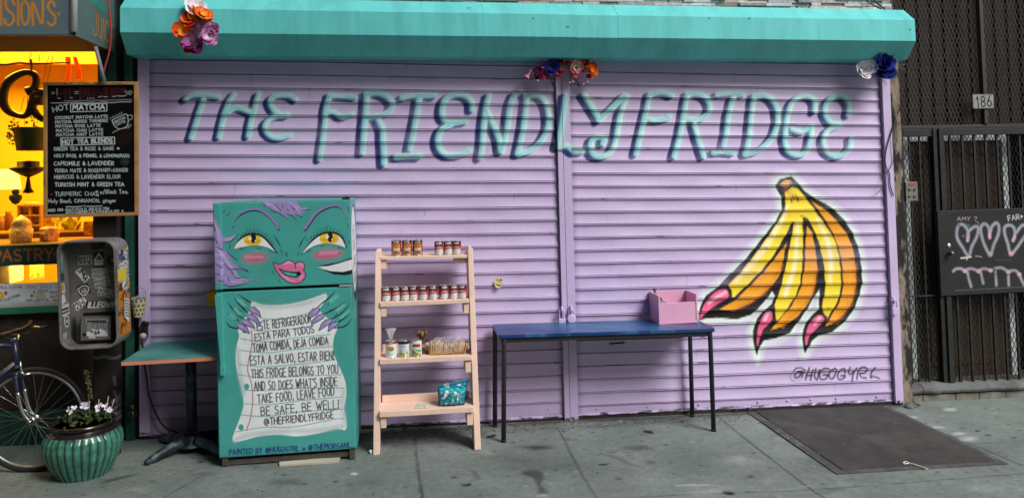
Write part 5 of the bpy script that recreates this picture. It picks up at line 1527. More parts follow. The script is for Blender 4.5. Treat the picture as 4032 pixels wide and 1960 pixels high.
for i, px in enumerate((1518.5, 1556, 1592.5, 1628, 1666, 1704.5, 1745, 1783.5, 1820)):
    t = so if i == 0 else dup(so, (0, 0, 0), 'red and white soup tin, %s of nine on the second shelf' % ORD[i])
    put(t, px, 1); t.rotation_euler[2] = (.12, .3, .1, -.25, -.2, -.1, .35, .3, -.3)[i]; t.location[1] += (0, .004, .002, .006, 0, .003, .005, .002, 0)[i]
for i, px in enumerate((1730.5, 1766.5, 1801.5)):
    t = dup(so, (0, 0, 0), 'red and white soup tin, %s of three at the right of the top shelf' % ('left', 'middle', 'right')[i])
    put(t, px, 0); t.rotation_euler[2] = (0, .1, -.25)[i]
for fn, base, px, lab in ((plate_can, lin('dfe6e2'), 1535.5, 'white tin with a red top band and a plate of food on the label'), (veg_can, lin('d5dde0'), 1585, 'white tin with a black top band and mixed vegetables on the label'), (green_can, lin('dde2dc'), 1633.5, 'white and green tin with a red logo and carrots on the label')):
    t = can_thing(lab, .0375, .108, fn, base)
    put(t, px, 2, .055)

# clear cone, bread, brown bag
a, b, yy = SHELF[2]
q = W(1539, 1338, yy + .12)
m = MB()
zb, ztp = shz(2, q[0]) + .001, float(W(1539, 1292, yy + .12)[2])
m.lathe([(.010, 0), (.006, .10), (.010, (ztp - zb) * .62), (.020, (ztp - zb) * .8), (.036, ztp - zb)], (q[0], q[1], zb), 20, True, lambda a, z: 1 + (.18 * math.sin(5 * a) if z > .1 else 0))
o = m.build('plastic_cone', clear_mat('clear_plastic', (.85, .85, .88), .15, .32))
tag(o, 'clear plastic cone bag standing open behind the red topped tin', 'plastic bag')
q = W(1757, 1368, yy + .12)
lf = thing('bread_loaf', 'sliced brown bread in a clear plastic bag on the third shelf', 'bread', (q[0], yy + .11, shz(2, q[0]) + .001))
z0 = shz(2, q[0]) + .004
xl, xr = float(W(1682, 1380, yy + .11)[0]), float(W(1836, 1380, yy + .11)[0])
rs = random.Random(6)
x = xl + .01
k = 0
while x < xr - .012:
    w = .0115
    tt = (x - xl) / (xr - xl)
    tp = min(1, .72 + tt * 3, .72 + (1 - tt) * 3)
    h = (.074 + rs.uniform(-.006, .006) + (.008 if k < 7 else -.004)) * tp
    d = .05 * tp
    ct = (.0, .0)
    m = MB()
    prof = [(-d, 0), (d, 0), (d * 1.02, h * .6), (d * 1.05, h * .78), (d * .8, h * .96), (d * .4, h), (-d * .4, h), (-d * .8, h * .96), (-d * 1.05, h * .78), (-d * 1.02, h * .6)]
    tl = rs.uniform(-.006, .006) + (.012 if k > 7 else 0)
    f = [(x + tl * (pz / h), yy + .105 + py + rs.uniform(-.002, .002), z0 + pz) for py, pz in prof]
    m.prism(f, [(px_ + w, py, pz) for px_, py, pz in f])
    m.build('slice', mat('bread', lin('c49a66'), rough=.85, var=.25, scale=60, bump=.4, bscale=200, dark=lin('8a5c32'), dscale=24, damt=.6), lf, bevel=.004)
    x += w + .0002
    k += 1
m = MB()
n1, n2 = 26, 28
vs, fs = [], []
rs = random.Random(9)
for i in range(n1 + 1):
    t = i / n1
    x = xl - .035 + (xr - xl + .05) * t
    e = min(1, t * 3.2, (1 - t) * 5 + .12)
    e = max(.16, e) ** .7
    for j in range(n2):
        a_ = 2 * math.pi * j / n2
        ry, rz = .063 * e, .058 * e
        wv = 1 + .07 * math.sin(a_ * 7 + i * 1.3) * (1 if i % 2 else .4) + rs.uniform(-.03, .03)
        vs.append((x + rs.uniform(-.002, .002), yy + .105 + ry * math.cos(a_) * wv, max(z0 - .003, z0 + .046 + rz * math.sin(a_) * wv)))
for i in range(n1):
    for j in range(n2):
        fs.append((i * n2 + j, i * n2 + (j + 1) % n2, (i + 1) * n2 + (j + 1) % n2, (i + 1) * n2 + j))
m.add(vs, fs, False)
m.build('bag', clear_mat('bread_bag', (.85, .85, .88), .07, .2), lf)
m = MB(); q2 = W(1775, 1337, yy + .09); m.box((q2[0], yy + .09, z0 + .099), (.06, .035, .012), Matrix.Rotation(.1, 3, 'Y'))
m.build('bag_print', mat('bag_blue', lin('8f97b4'), rough=.4, var=.5, scale=60), lf, bevel=.005)
m = MB()
c0 = W(1662, 1380, yy + .13)
rs = random.Random(14)
wob = lambda a, z: 1 + .22 * math.sin(6 * a + z * 90) + .1 * math.sin(11 * a - z * 40)
zt_ = float(W(1660, 1303, yy + .13)[2]) - shz(2, c0[0])
m.lathe([(.0, 0), (.040, .002), (.042, .04), (.022, zt_ * .45), (.013, zt_ * .62), (.016, zt_ * .7), (.034, zt_ * .82), (.038, zt_ * .93), (.026, zt_ * 1.0), (.012, zt_ * .9)], (c0[0], c0[1], shz(2, c0[0]) + .001), 26, False, wob)
o = m.build('brown_bag', mat('brown_bag', lin('6a4a32'), rough=.35, var=.4, scale=40, spec=.6, dark=lin('32221a'), dscale=20, damt=.7))
tag(o, 'brown plastic bag with a twisted crumpled neck behind the green tin', 'bag')

# teal pack of pads, flat packet
a, b, yy = SHELF[3]
YP = yy + .045
bl, br = W(1726, 1596, YP), W(1829, 1594, YP)
zb = shz(3, bl[0]) + .001
x0, x1 = float(W(1724, 1560, YP)[0]), float(W(1842, 1560, YP)[0])
hl, hr = float(W(1724, 1529, YP)[2]) - zb, float(W(1840, 1500, YP)[2]) - zb
hh = lambda x: hl + (hr - hl) * np.clip((x - x0) / (x1 - x0), 0, 1)
H = .15
pk = Canvas(np.linspace(x0, x1, 120), np.linspace(0, H, 90), lin('12849c'), lambda px, py: (lambda p: (p[0], (p[2] - zb) / hh(p[0]) * H))(W(px, py, YP)), 1 / 590.)
pk.use(1700, 1480, 8.944)
pk.fill([(200, 430), (700, 320), (1290, 270), (1290, 400), (730, 395), (240, 470)], lin('0f7590'), soft=20)
pk.fill([(240, 440), (500, 405), (760, 400), (1250, 400), (1240, 480), (1100, 560), (900, 590), (760, 560), (620, 520), (450, 510), (300, 610), (240, 600)], lin('1fb3b4'), soft=30)
pk.stroke([(310, 630), (380, 550), (500, 515), (620, 520), (760, 560)], 8, (.7, .8, .82)); pk.stroke([(900, 590), (1040, 595), (1130, 530), (1200, 510)], 8, (.7, .8, .82))
pk.fill([(560, 470), (612, 490), (600, 570), (540, 660), (500, 720), (450, 770), (405, 750), (410, 700), (450, 620), (450, 570), (500, 510)], (.66, .74, .72), soft=8, smooth=True)
for i in range(6):
    a_ = i * math.pi / 3 + .5
    pk.ell((840 + 42 * math.cos(a_), 585 + 52 * math.sin(a_)), 30, 20, (.8, .82, .8), rot=math.degrees(a_))
pk.ell((840, 585), 14, 16, lin('d8b64a'))
pk.fill([(705, 660), (765, 650), (780, 990), (725, 995)], lin('62b52c'), soft=4)
pk.text('MAXI', (440, 392), (625, 385), 44, 7, (.6, .72, .75))
pk.text('MAXI', (800, 730), (810, 900), -30, 7, (.6, .72, .75))
pk.fill([(920, 640), (975, 640), (975, 800), (930, 800)], (.6, .75, .82), soft=8); pk.fill([(890, 300), (1030, 270), (1030, 310), (890, 320)], (.6, .72, .8), soft=8)
pk.stroke([(960, 650), (980, 760), (950, 880)], 16, (.6, .75, .8), soft=1, op=.7); pk.fill([(480, 890), (545, 885), (555, 965), (490, 970)], (.75, .75, .55), soft=5)
pk.ell((515, 930), 18, 20, lin('c09a3a')); pk.fill([(335, 740), (395, 735), (390, 795), (340, 790)], (.5, .65, .7), soft=8)
for st in ([(1000, 660), (1100, 800)], [(1020, 760), (1120, 900)], [(1050, 640), (1180, 700)]):
    pk.stroke(st, 10, (.35, .65, .72), soft=1.5, op=.7)
pb = lambda X, Z: -.022 * np.sin(np.pi * np.clip((X - x0) / (x1 - x0), 0, 1)) ** .6 * np.sin(np.pi * np.clip(Z / H, 0, 1)) ** .5 + .0025 * np.sin(X * 160 + Z * 60) * np.sin(Z * 120)
o = painted_front('pad_packet', pk, YP, .075, pmat('packet_plastic', rough=.25, var=.08, scale=12, spec=.6, bump=.25, bscale=30), None, rnd=.02, ymod=pb)
P = np.array([v.co[:] for v in o.data.vertices])
P[:, 2] = zb + P[:, 2] / H * hh(P[:, 0])
fo = np.clip((P[:, 0] - x0) / (x1 - x0), 0, 1)
P[:, 0] -= .022 * fo * (1 - np.clip((P[:, 2] - zb) / .15, 0, 1)) - .006 * (1 - fo) * (1 - np.clip((P[:, 2] - zb) / .15, 0, 1))
o.data.vertices.foreach_set('co', P.astype(np.float32).ravel())
tag(o, 'teal plastic pack with a white flower and lime stripe on the bottom shelf', 'packet')
c = W(1661, 1597, yy + .06)
m = MB(); zq = shz(3, c[0]) + .001
A = [GR(x, y, 0) for x, y in ()]
m.slab([(c[0] - .045, yy + .03, zq), (c[0] + .03, yy + .025, zq), (c[0] + .05, yy + .12, zq), (c[0] - .025, yy + .125, zq)], (0, 0, .008))
o = m.build('flat_packet', mat('pale_packet', lin('c9d2bb'), rough=.4, var=.2, scale=25, bump=.4, bscale=60, dark=lin('9db0a0'), dscale=20), None, bevel=.004)
tag(o, 'pale green flat packet lying on the bottom shelf of the ladder', 'packet')

# ------------------------------------------------------------------ blue side table with the pink box
TX0, TX1, TY0, TY1 = .592, 2.122, -.445, -.052
tz = lambda x: .7205 + S * x
tb = thing('side_table', 'long narrow blue topped table with dark steel legs against the shutter', 'table', (1.36, -.25, gz(1.36)))
tu, tv = np.linspace(TX0, TX1, 300), np.linspace(TY0, TY1, 80)
tcv = Canvas(tu, tv, lin('173f78'), lambda a, b: (a, b), 1)
r_ = np.random.default_rng(5)
for i in range(110):
    x, y = r_.uniform(TX0, TX1), r_.uniform(TY0, TY1)
    L = r_.uniform(.05, .25)
    tcv.stroke([(x, y), (x + L * .5, y + r_.uniform(-.03, .03)), (x + L, y + r_.uniform(-.06, .06))], r_.uniform(.003, .014), lin('3f86ad') if r_.random() < .7 and .75 < x < 1.8 else lin('0f2a52'), soft=1.5, op=r_.uniform(.25, .7))
tcv.ell((1.25, -.2), .35, .12, lin('2f7198'), soft=.2, op=.5)
for i in range(18):
    x, y = r_.uniform(1.0, 1.7), r_.uniform(TY0, TY1)
    tcv.stroke([(x, y), (x + r_.uniform(.02, .12), y + r_.uniform(-.08, .08))], .0018, lin('16325f'), op=.6)
U, V_ = np.meshgrid(tu, tv)
th = .020
def bent(cv, zf, depth, mt, parent, rnd):
    u0, u1, v0, v1 = cv.us[0], cv.us[-1], cv.vs[0], cv.vs[-1]
    ue = np.concatenate([[u0 - depth, u0 - .002], cv.us, [u1 + .002, u1 + depth]])
    ve = np.concatenate([[v0 - depth, v0 - .002], cv.vs, [v1 + .002, v1 + depth]])
    c = np.pad(cv.c, ((2, 2), (2, 2), (0, 0)), mode='edge')
    U, V_ = np.meshgrid(ue, ve)
    X, Y = np.clip(U, u0, u1), np.clip(V_, v0, v1)
    of = np.maximum(np.maximum(u0 - U, U - u1), np.maximum(v0 - V_, V_ - v1))
    # rounded corners
    cx = np.clip(X, u0 + rnd, u1 - rnd); cy = np.clip(Y, v0 + rnd, v1 - rnd)
    dx, dy = X - cx, Y - cy
    d = np.hypot(dx, dy)
    k = np.where(d > rnd, rnd / np.maximum(d, 1e-9), 1)
    X, Y = cx + dx * k, cy + dy * k
    return grid_obj('tabletop', np.stack([X, Y, zf(X) - np.maximum(of, 0)], -1), c, mt, parent)
bent(tcv, tz, th, pmat('table_blue', rough=.32, var=.12, scale=7, spec=.5, bump=.08, bscale=40), tb, .022)
m = MB()
def slopebox(mb, x0, x1, y0, y1, za, zb_):
    vs = [(x, y, tz(x) + z) for z in (za, zb_) for (x, y) in ((x0, y0), (x1, y0), (x1, y1), (x0, y1))]
    mb.add(vs, [(0, 3, 2, 1), (4, 5, 6, 7), (0, 1, 5, 4), (1, 2, 6, 5), (2, 3, 7, 6), (3, 0, 4, 7)])
slopebox(m, TX0 + .002, TX1 - .002, TY0 + .002, TY1 - .002, -.0235, -.0205)
m.build('underside', mat('table_under', (.02, .03, .06), rough=.7), tb)
DKM = mat('table_steel', (.022, .022, .028), rough=.5, var=.3, scale=6, bump=.1, spec=.4)
m = MB()
slopebox(m, TX0 + .035, TX1 - .06, TY0 + .015, TY0 + .035, -.055, -.024)
slopebox(m, TX0 + .035, TX1 - .06, TY1 - .035, TY1 - .015, -.055, -.024)
slopebox(m, TX0 + .015, TX0 + .035, TY0 + .016, TY1 - .016, -.055, -.0242)
slopebox(m, TX1 - .055, TX1 - .035, TY0 + .016, TY1 - .016, -.055, -.0242)
m.build('apron', DKM, tb, bevel=.003)
for (fx, fy, tx, ty) in ((1983, 1738, 1984.5, -.42), (2810, 1696, 2797, -.42), (1949, 1678, 1950, -.075), (2726, 1638, 2718, -.075)):
    g = GR(fx, fy)
    tpx = W(tx, 1345, ty)
    top = (tpx[0], ty, tz(tpx[0]) - .026)
    m = MB(); m.tube([(g[0], g[1], gz(g[0]) + .001), (g[0] + (top[0] - g[0]) * .98, g[1] + (ty - g[1]) * .98, top[2] - .02), top], .0165, 14); l = m.build('leg', DKM, tb)
    m = MB(); m.tube([(g[0], g[1], gz(g[0])), (g[0], g[1], gz(g[0]) + .018)], .018, 14); m.build('foot_cap', mat('rubber', (.008, .008, .008), rough=.8), l)

PINK = mat('pink_paint', lin('d9a3c0'), rough=.5, var=.06, scale=6, bump=.1, bscale=60)
zf = .7215
f1, f2, b1 = GR(2595.8, 1275.7, zf), GR(2748, 1270.5, zf), GR(2549, 1253.8, zf)
bx = thing('pink_box', 'pink painted wooden tray box with a low front on the blue table', 'box', (float((f1[0] + f2[0]) / 2), float(f1[1] + .1), float(f1[2])))
x0, x1, y0, y1 = float(f1[0]), float(f2[0]), float(min(f1[1], f2[1])), float(b1[1])
y1 = max(y1, y0 + .17)
zb = lambda x: tz(x) + .001
zs_, zl_ = float(W(2594, 1164.5, y0)[2]), float(W(2640, 1192.5, y0)[2])
def bbox(mb, xa, xb, ya, yb, z0_, z1_):
    mb.boxp((xa, ya, z0_), (xb, yb, z1_))
zB = zb((x0 + x1) / 2)
w = .012
parts = (('base', (x0, x1, y0, y1, zB, zB + .014)), ('side_panel', (x0, x0 + w, y0 + .002, y1 - w - .0005, zB + .0145, zs_)), ('side_panel', (x1 - w, x1, y0 + .002, y1 - w - .0005, zB + .0145, zs_)), ('back_panel', (x0, x1, y1 - w, y1, zB + .0145, zs_ - .002)),
         ('front_panel', (x0 + w + .0005, x1 - w - .0005, y0 + .006, y0 + .006 + w, zB + .0145, zl_)), ('divider', (x0 + w + .055, x0 + w + .062, y0 + .019, y1 - w - .001, zB + .0145, zl_ + .002)))
for nm, (xa, xb, ya, yb, za, z_b) in parts:
    m = MB(); bbox(m, xa, xb, ya, yb, za, z_b); m.build(nm, PINK, bx, bevel=.0015)
m = MB(); m.box((x0 + .04, y0 + .075, zl_ + .002), (.045, .11, .012), Matrix.Rotation(.35, 3, 'X') @ Matrix.Rotation(.15, 3, 'Y'))
m.box((x0 + .038, y0 + .08, zl_ + .0115), (.041, .10, .006), Matrix.Rotation(.35, 3, 'X') @ Matrix.Rotation(.15, 3, 'Y'))
o = m.build('snack_bar', mat('wrapper_brown', (.05, .02, .015), rough=.3, var=.6, scale=30, dark=(.5, .42, .38), dscale=25, damt=.8), None, bevel=.002)
tag(o, 'dark brown wrapped snack bar lying in the pink box', 'snack')
m = MB()
rs = random.Random(4)
for i in range(5):
    m.box((x0 + .022 + i * .009, y0 + .03 + rs.uniform(0, .02), zl_ - .008), (.02, .03, .01), Matrix.Rotation(rs.uniform(-.6, .6), 3, 'Z') @ Matrix.Rotation(rs.uniform(-.5, .5), 3, 'X'))
o = m.build('sachets', mat('sachet_tan', lin('b89a6a'), rough=.5, var=.5, scale=60), None, bevel=.002)
tag(o, 'small tan sachets heaped at the front of the pink box', 'sachets')
m = MB(); q = W(2574, 1149, y1 - .05); m.box((x0 + .03, y1 - .05, zs_ + .004), (.012, .014, .05), Matrix.Rotation(-.3, 3, 'Y'))
o = m.build('snack_bar', mat('wrapper_black', (.02, .01, .015), rough=.3, var=.6, scale=60, dark=(.5, .4, .42), dscale=60), None, bevel=.002)
tag(o, 'upright black wrapper sticking out of the back left corner of the pink box', 'snack')
m = MB(); q = W(2590, 1133, -.03)
m.tube([(q[0] - .004, .0, q[2] - .012), (q[0], -.03, q[2])], .003, 6); m.lathe([(0, -.002), (.010, -.002), (.011, .001), (.006, .004), (0, .004)], (q[0], -.031, q[2]), 14)
o = m.build('nail', LM); tag(o, 'lilac painted nail sticking out of the shutter above the pink box', 'nail')

# ------------------------------------------------------------------ pedestal table left of the fridge
pt = thing('pedestal_table', 'square cafe table with a teal top and orange edge, half behind the fridge', 'table', (-1.43, -.28, gz(-1.43)))
ax = -1.432
zt2 = .692
m = MB(); m.boxp((ax - .335, -.565, zt2 - .003), (ax + .335, .0, zt2))
m.build('tabletop', mat('cafe_teal', lin('40807e'), rough=.75, var=.3, scale=5, bump=.15, spec=.25, dark=lin('5a7f80'), dscale=6, damt=.5), pt, bevel=.001)
m = MB(); m.boxp((ax - .336, -.566, zt2 - .025), (ax + .336, .001, zt2 - .0032))
m.build('edge_band', mat('cafe_orange', lin('d98d6c'), rough=.5, var=.1), pt)
cm = mat('camo_blue', (.012, .016, .022), rough=.45, var=.3, scale=8, dark=(.09, .16, .19), dscale=7, damt=.9, stretch=(1, 1, .7))
m = MB(); m.tube([(ax - .004, -.28, zt2 - .026), (ax, -.28, gz(ax) + .10)], .0335, 20); m.build('column', cm, pt)
m = MB()
m.lathe([(.10, 0), (.06, .012), (.036, .03), (.0345, .0585)], (ax, -.28, gz(ax) + .04), 20)
for a in (-.66, 2.48, -2.30, .84):
    pts = []
    for i in range(7):
        t = i / 6
        pts.append((ax + math.cos(a) * (.05 + .27 * t), -.28 + math.sin(a) * (.05 + .27 * t), gz(ax) + .070 - .052 * t ** 1.6))
    m.tube(pts, [.034, .033, .031, .029, .027, .024, .018], 10)
m.build('cross_base', cm, pt)

# ------------------------------------------------------------------ silk flowers
def flower(mb, cols, c, R, c0, c1, n=6, rings=3, seed=0, nrm=(0, -1, .15), jit=.38):
    r = random.Random(seed)
    ax_ = Vector(nrm).normalized()
    ax_ = (ax_ + Vector((r.uniform(-.7, .7), 0, r.uniform(-.5, .7)))).normalized()
    u = ax_.orthogonal().normalized(); w = ax_.cross(u)
    c = Vector([float(q) for q in c])
    for ring in range(rings):
        f = 1 - ring * (.62 / rings)
        op = .30 + .5 * ring / rings
        k = n if ring < rings - 1 else max(3, n - 2)
        for i in range(k):
            a = 2 * math.pi * (i + .5 * ring) / k + r.uniform(-jit, jit)
            d = u * math.cos(a) + w * math.sin(a)
            s = ax_.cross(d)
            L = R * f * r.uniform(.85, 1.1)
            wd_ = L * r.uniform(.42, .58)
            cup = op * L * r.uniform(.8, 1.25)
            vs = []
            for iu in range(6):
                t = iu / 5
                hw = wd_ * (math.sin(min(1, t * 1.15 + .12) * math.pi * .62) ** .8) * (1 if t < .8 else 1 - (t - .8) * 2.2)
                for iv in range(5):
                    q = (iv - 2) / 2
                    p = c + d * (L * t * (1 - .25 * t * op)) + s * (hw * q) + ax_ * (cup * t ** 1.6 + ring * R * .07 - abs(q) * hw * -.25 + r.uniform(-.02, .02) * R)
                    vs.append(p)
                    g = min(1, max(0, t * 1.1 + r.uniform(-.15, .15))) ** 1.6
                    sh = r.uniform(.85, 1.12)
                    cols.append(tuple(min(1, (c0[z] * (1 - g) + c1[z] * g) * sh) for z in range(3)))
            fs = [(iu * 5 + iv, iu * 5 + iv + 1, (iu + 1) * 5 + iv + 1, (iu + 1) * 5 + iv) for iu in range(5) for iv in range(4)]
            mb.add(vs, fs, True)
SILK = pmat('silk_petal', rough=.6, var=.15, scale=40, spec=.25)
def head(parent, px, py, r, s, c0, c1, Y, n=6, rings=3, seed=1, name='flower_head', nrm=(0, -1, .15)):
    m = MB(); cols = []
    q = W(px, py, Y)
    flower(m, cols, q, 1.25 * r / s / 545., c0, c1, n, rings, seed, nrm)
    return m.build(name, SILK, parent, cols=cols)
OR, YL, RD, PU, WH, MA, BLU2, PKF = lin('e8481c'), lin('f2a41e'), lin('c7252c'), lin('b545a0'), lin('e9e4e6'), lin('7d1f52'), lin('1e2f8c'), lin('e48aa6')
GRN = mat('stem_green', lin('3c7a3a'), rough=.6)
def leafs(parent, pts, T, Y, seed):
    r = random.Random(seed)
    for (x, y, L) in pts:
        m = MB()
        q = Vector([float(v) for v in W(*T(x, y), Y)])
        a = r.uniform(0, 6.28)
        d = Vector((math.cos(a), -.2, math.sin(a))); s = Vector((-math.sin(a), .1, math.cos(a)))
        vs = []
        for i in range(6):
            t = i / 5
            w = L * .28 * math.sin(math.pi * min(1, t * .9 + .08))
            for k in (-1, 0, 1):
                vs.append(q + d * L * t + s * w * k + Vector((0, -.01 * t + abs(k) * -.004, 0)))
        m.add(vs, [(i * 3 + k, i * 3 + k + 1, i * 3 + k + 4, i * 3 + k + 3) for i in range(5) for k in (0, 1)], True)
        m.build('leaf', GRN, parent)
T = crop(450, 0, 2.862)
p = W(*T(930, 300), -.33)
fb = thing('flower_bunch', 'orange and purple silk flower bunch hung on the left of the teal housing', 'flowers', p)
for i, (x, y, r, c0, c1, n, yo) in enumerate([(910, 90, 105, WH, WH, 7, .02), (868, 108, 45, YL, RD, 5, 0), (905, 165, 62, YL, OR, 6, -.01), (1005, 175, 78, YL, OR, 6, -.01), (830, 225, 62, YL, OR, 6, -.005), (845, 275, 55, OR, OR, 6, -.015), (765, 345, 82, YL, OR, 7, -.01), (1045, 230, 48, YL, OR, 5, 0),
                                       (975, 310, 52, WH, PU, 5, 0), (1110, 335, 66, WH, PU, 6, -.01), (1075, 405, 82, WH, PU, 7, -.015), (905, 445, 88, WH, PU, 7, -.02), (950, 520, 76, PU, lin('8a2f78'), 7, -.01), (850, 500, 66, PU, PU, 6, -.01), (1108, 470, 52, WH, PU, 5, -.005), (830, 575, 40, RD, RD, 5, 0), (765, 515, 22, RD, RD, 4, 0)]):
    head(fb, *T(x, y), r, 2.862, c0, c1, -.335 + yo, n, 2, i + 20)
leafs(fb, [(930, 265, .05), (1040, 185, .05), (900, 350, .05), (850, 400, .05), (1000, 340, .04)], T, -.33, 3)
T = crop(2040, 210, 7.156)
p = W(*T(1250, 450), -.1)
fb = thing('flower_bunch', 'long mixed spray of blue, maroon, pink and orange silk flowers over the middle post', 'flowers', p)
for i, (x, y, r, c0, c1, n, rg, yo) in enumerate([(680, 310, 100, lin('c27ac4'), lin('a866b4'), 5, 2, 0), (560, 520, 130, MA, lin('8f2a5a'), 7, 3, .0), (690, 610, 150, MA, lin('93305f'), 7, 3, -.01), (540, 640, 90, MA, lin('93305f'), 6, 2, 0), (1060, 270, 190, MA, lin('96275c'), 7, 3, .02), (940, 400, 190, (.01, .012, .05), BLU2, 8, 3, -.02),
                                       (1240, 400, 140, WH, lin('d0335a'), 6, 3, 0), (1170, 590, 120, lin('e0604a'), lin('c92a3a'), 6, 3, 0), (1420, 320, 110, RD, OR, 6, 2, .02), (1620, 400, 180, lin('cfe6b4'), lin('dd4f7e'), 6, 2, -.02), (1550, 560, 150, PKF, lin('c92f52'), 6, 3, -.01), (1760, 400, 110, WH, lin('e04a74'), 5, 2, -.01), (1890, 280, 130, YL, OR, 6, 3, 0), (2100, 370, 110, YL, OR, 6, 3, 0), (2060, 500, 180, YL, OR, 7, 3, -.02), (1990, 650, 70, OR, RD, 5, 2, 0), (1770, 490, 90, lin('e04a74'), RD, 5, 2, 0)]):
    head(fb, *T(x, y), r, 7.156, c0, c1, -.10 + yo, n, rg, i + 60)
m = MB()
A, B_ = W(*T(345, 520), -.10), W(*T(225, 700), -.11)
m.tube([A, (A + B_) / 2, B_], [.006, .012, .026], 12, cap=False)
m.build('calla_flower', mat('calla_pink', lin('d98ba0'), rough=.5), fb)
bm_ = mat('bead_pink', lin('eab4bd'), rough=.4)
for (x, y) in ((995, 168), (683, 400), (350, 490), (555, 770), (1465, 830), (1545, 803), (1690, 470), (1840, 875), (1965, 800), (2100, 700)):
    m = MB(); q = W(*T(x, y), -.13); m.ball(q, .0068, 10, 8); m.build('bead', bm_, fb)
for pts, r, mm in (([(1450, 560), (1455, 700), (1465, 800)], .0014, GRN), ([(1460, 600), (1500, 720), (1545, 780)], .0014, GRN), ([(1910, 640), (1910, 760), (1840, 860)], .0014, GRN), ([(910, 640), (945, 760), (975, 905)], .004, mat('stick_black', (.015, .013, .012))), ([(1605, 670), (1670, 810), (1735, 955)], .004, mat('stick_black', (.015, .013, .012))), ([(400, 480), (420, 580), (460, 660)], .0016, GRN), ([(470, 325), (540, 300), (600, 300)], .002, GRN), ([(1990, 210), (2080, 120), (2160, 170)], .0012, GRN)):
    m = MB(); m.tube([W(*T(x, y), -.12) for x, y in pts], r, 6); m.build('stem', mm, fb)
leafs(fb, [(1400, 450, .045), (1870, 430, .04), (1600, 470, .03)], T, -.12, 8)
T = crop(2400, 200, 2.1467)
p = W(*T(2250, 150), -.18)
fb = thing('flower_bunch', 'dark blue and white silk flowers at the top right corner of the shutter', 'flowers', p)
for i, (x, y, r, c0, c1, n) in enumerate([(2145, 150, 62, WH, lin('d5d9e2'), 5), (2195, 150, 60, WH, lin('d5d9e2'), 5), (2160, 200, 45, WH, WH, 5), (2235, 135, 26, PKF, PKF, 4), (2305, 90, 78, (.02, .025, .12), BLU2, 7), (2350, 110, 70, (.02, .025, .12), BLU2, 7), (2310, 140, 70, BLU2, lin('2a3ca8'), 7), (2345, 195, 68, (.02, .025, .12), BLU2, 7), (2285, 195, 62, (.02, .025, .12), BLU2, 6)]):
    head(fb, *T(x, y), r, 2.1467, c0, c1, -.175 - (.02 if i > 3 else 0), n, 3, i + 90)
m = MB()
for pts in ([(2400, 130), (2450, 125), (2500, 118)], [(2440, 130), (2470, 150), (2495, 170)], [(2400, 200), (2435, 250), (2465, 300)], [(2300, 240), (2325, 270), (2345, 292)]):
    m.tube([W(*T(x, y), -.18) for x, y in pts], .0016, 5)
m.build('stem', mat('straw', lin('6f7a4a'), rough=.7), fb)
T = crop(1900, 1060, 1.7884)
cf = thing('cream_flower', 'single small cream silk flower stuck on the left shutter', 'flower', W(*T(112, 90), -.02))
for i, (x, y) in enumerate(((103, 88), (122, 85), (112, 102))):
    head(cf, *T(x, y), 22, 1.7884, lin('c9b56a'), lin('eae0b0'), -.022, 5, 2, 130 + i)

# ------------------------------------------------------------------ cafe on the left
GRNP = mat('cafe_green', (.012, .075, .05), rough=.5, var=.3, scale=5, bump=.15, dark=(.006, .02, .016), dscale=4, damt=.6)
BRN = mat('cafe_dark', (.022, .016, .013), rough=.8, var=.5, scale=5, bump=.3, dark=(.05, .032, .022), dscale=2.5, damt=.6)
cafe = thing('cafe_front', 'dark green cafe front with a glowing yellow window left of the lilac shutter', 'cafe', (-2.9, .1, 0))
WXR = -2.11
m = MB()
m.boxp((-4.6, 0.0, .285), (WXR, .08, .93))
m.build('lower_wall', BRN, cafe)
m = MB(); m.boxp((-4.6, .0, 2.725), (WXR, .08, 3.6))
m.build('upper_wall', BRN, cafe)
m = MB()
m.boxp((WXR + .0005, -.01, -.2), (-1.99, .09, 3.6)); m.boxp((-1.93, -.03, -.2), (-1.875, .09, 3.6))
m.build('pilaster', GRNP, cafe, bevel=.004)
m = MB(); m.boxp((-1.9895, .01, -.2), (-1.9305, .08, 3.6)); m.boxp((-1.8745, .0, -.2), (-1.84, .08, 3.6)); m.build('recess', mat('recess_black', (.008, .008, .008), rough=.9), cafe)
m = MB(); m.boxp((-4.6, -.022, -.1), (WXR - .0005, .085, .283)); m.build('kick_board', GRNP, cafe, bevel=.004)
m = MB(); m.boxp((-4.6, -.045, .932), (WXR + .02, .085, .974)); m.build('sill', mat('sill_green', (.02, .14, .09), rough=.4, var=.2), cafe, bevel=.004)
m = MB(); m.boxp((-4.6, -.03, .9745), (WXR, .06, 1.003)); m.build('ledge', mat('ledge_grey', (.34, .37, .35), rough=.6), cafe, bevel=.003)
kx = 1 / 536.
uu = np.arange(-3.1, WXR, .0035)
pj = lambda Y: (lambda px, py: tuple(W(px, py, Y)[[0, 2]]))
mc = Canvas(uu, np.arange(1.0035, 1.131, .0035), lin('c3cfd0'), pj(-.002), kx)
mc.use(0, 1080, 6.954)
mc.text('YOU WILL LOVE', (-420, 385), (590, 375), 60, 8, lin('7a1f4f'), seed=2)
mc.text('YOU WILL LOVE', (720, 388), (1900, 340), 78, 9, lin('9a8550'), seed=3)
mc.ell((20, 580), 85, 100, lin('c99a22'), soft=10); mc.ell((20, 580), 50, 60, lin('e0bb3a'), soft=12); mc.ell((160, 510), 46, 58, lin('c2305a'), soft=8)
mc.text('PEACH', (-150, 760), (235, 725), 66, 8, lin('2f5f66'), seed=4); mc.text('LOVER', (250, 680), (545, 600), 66, 9, lin('3d666b'), seed=5)
mc.stroke([(260, 745), (380, 690), (450, 680)], 7, lin('8fa5ab')); mc.stroke([(330, 760), (440, 720), (540, 700)], 7, lin('8fa5ab'))
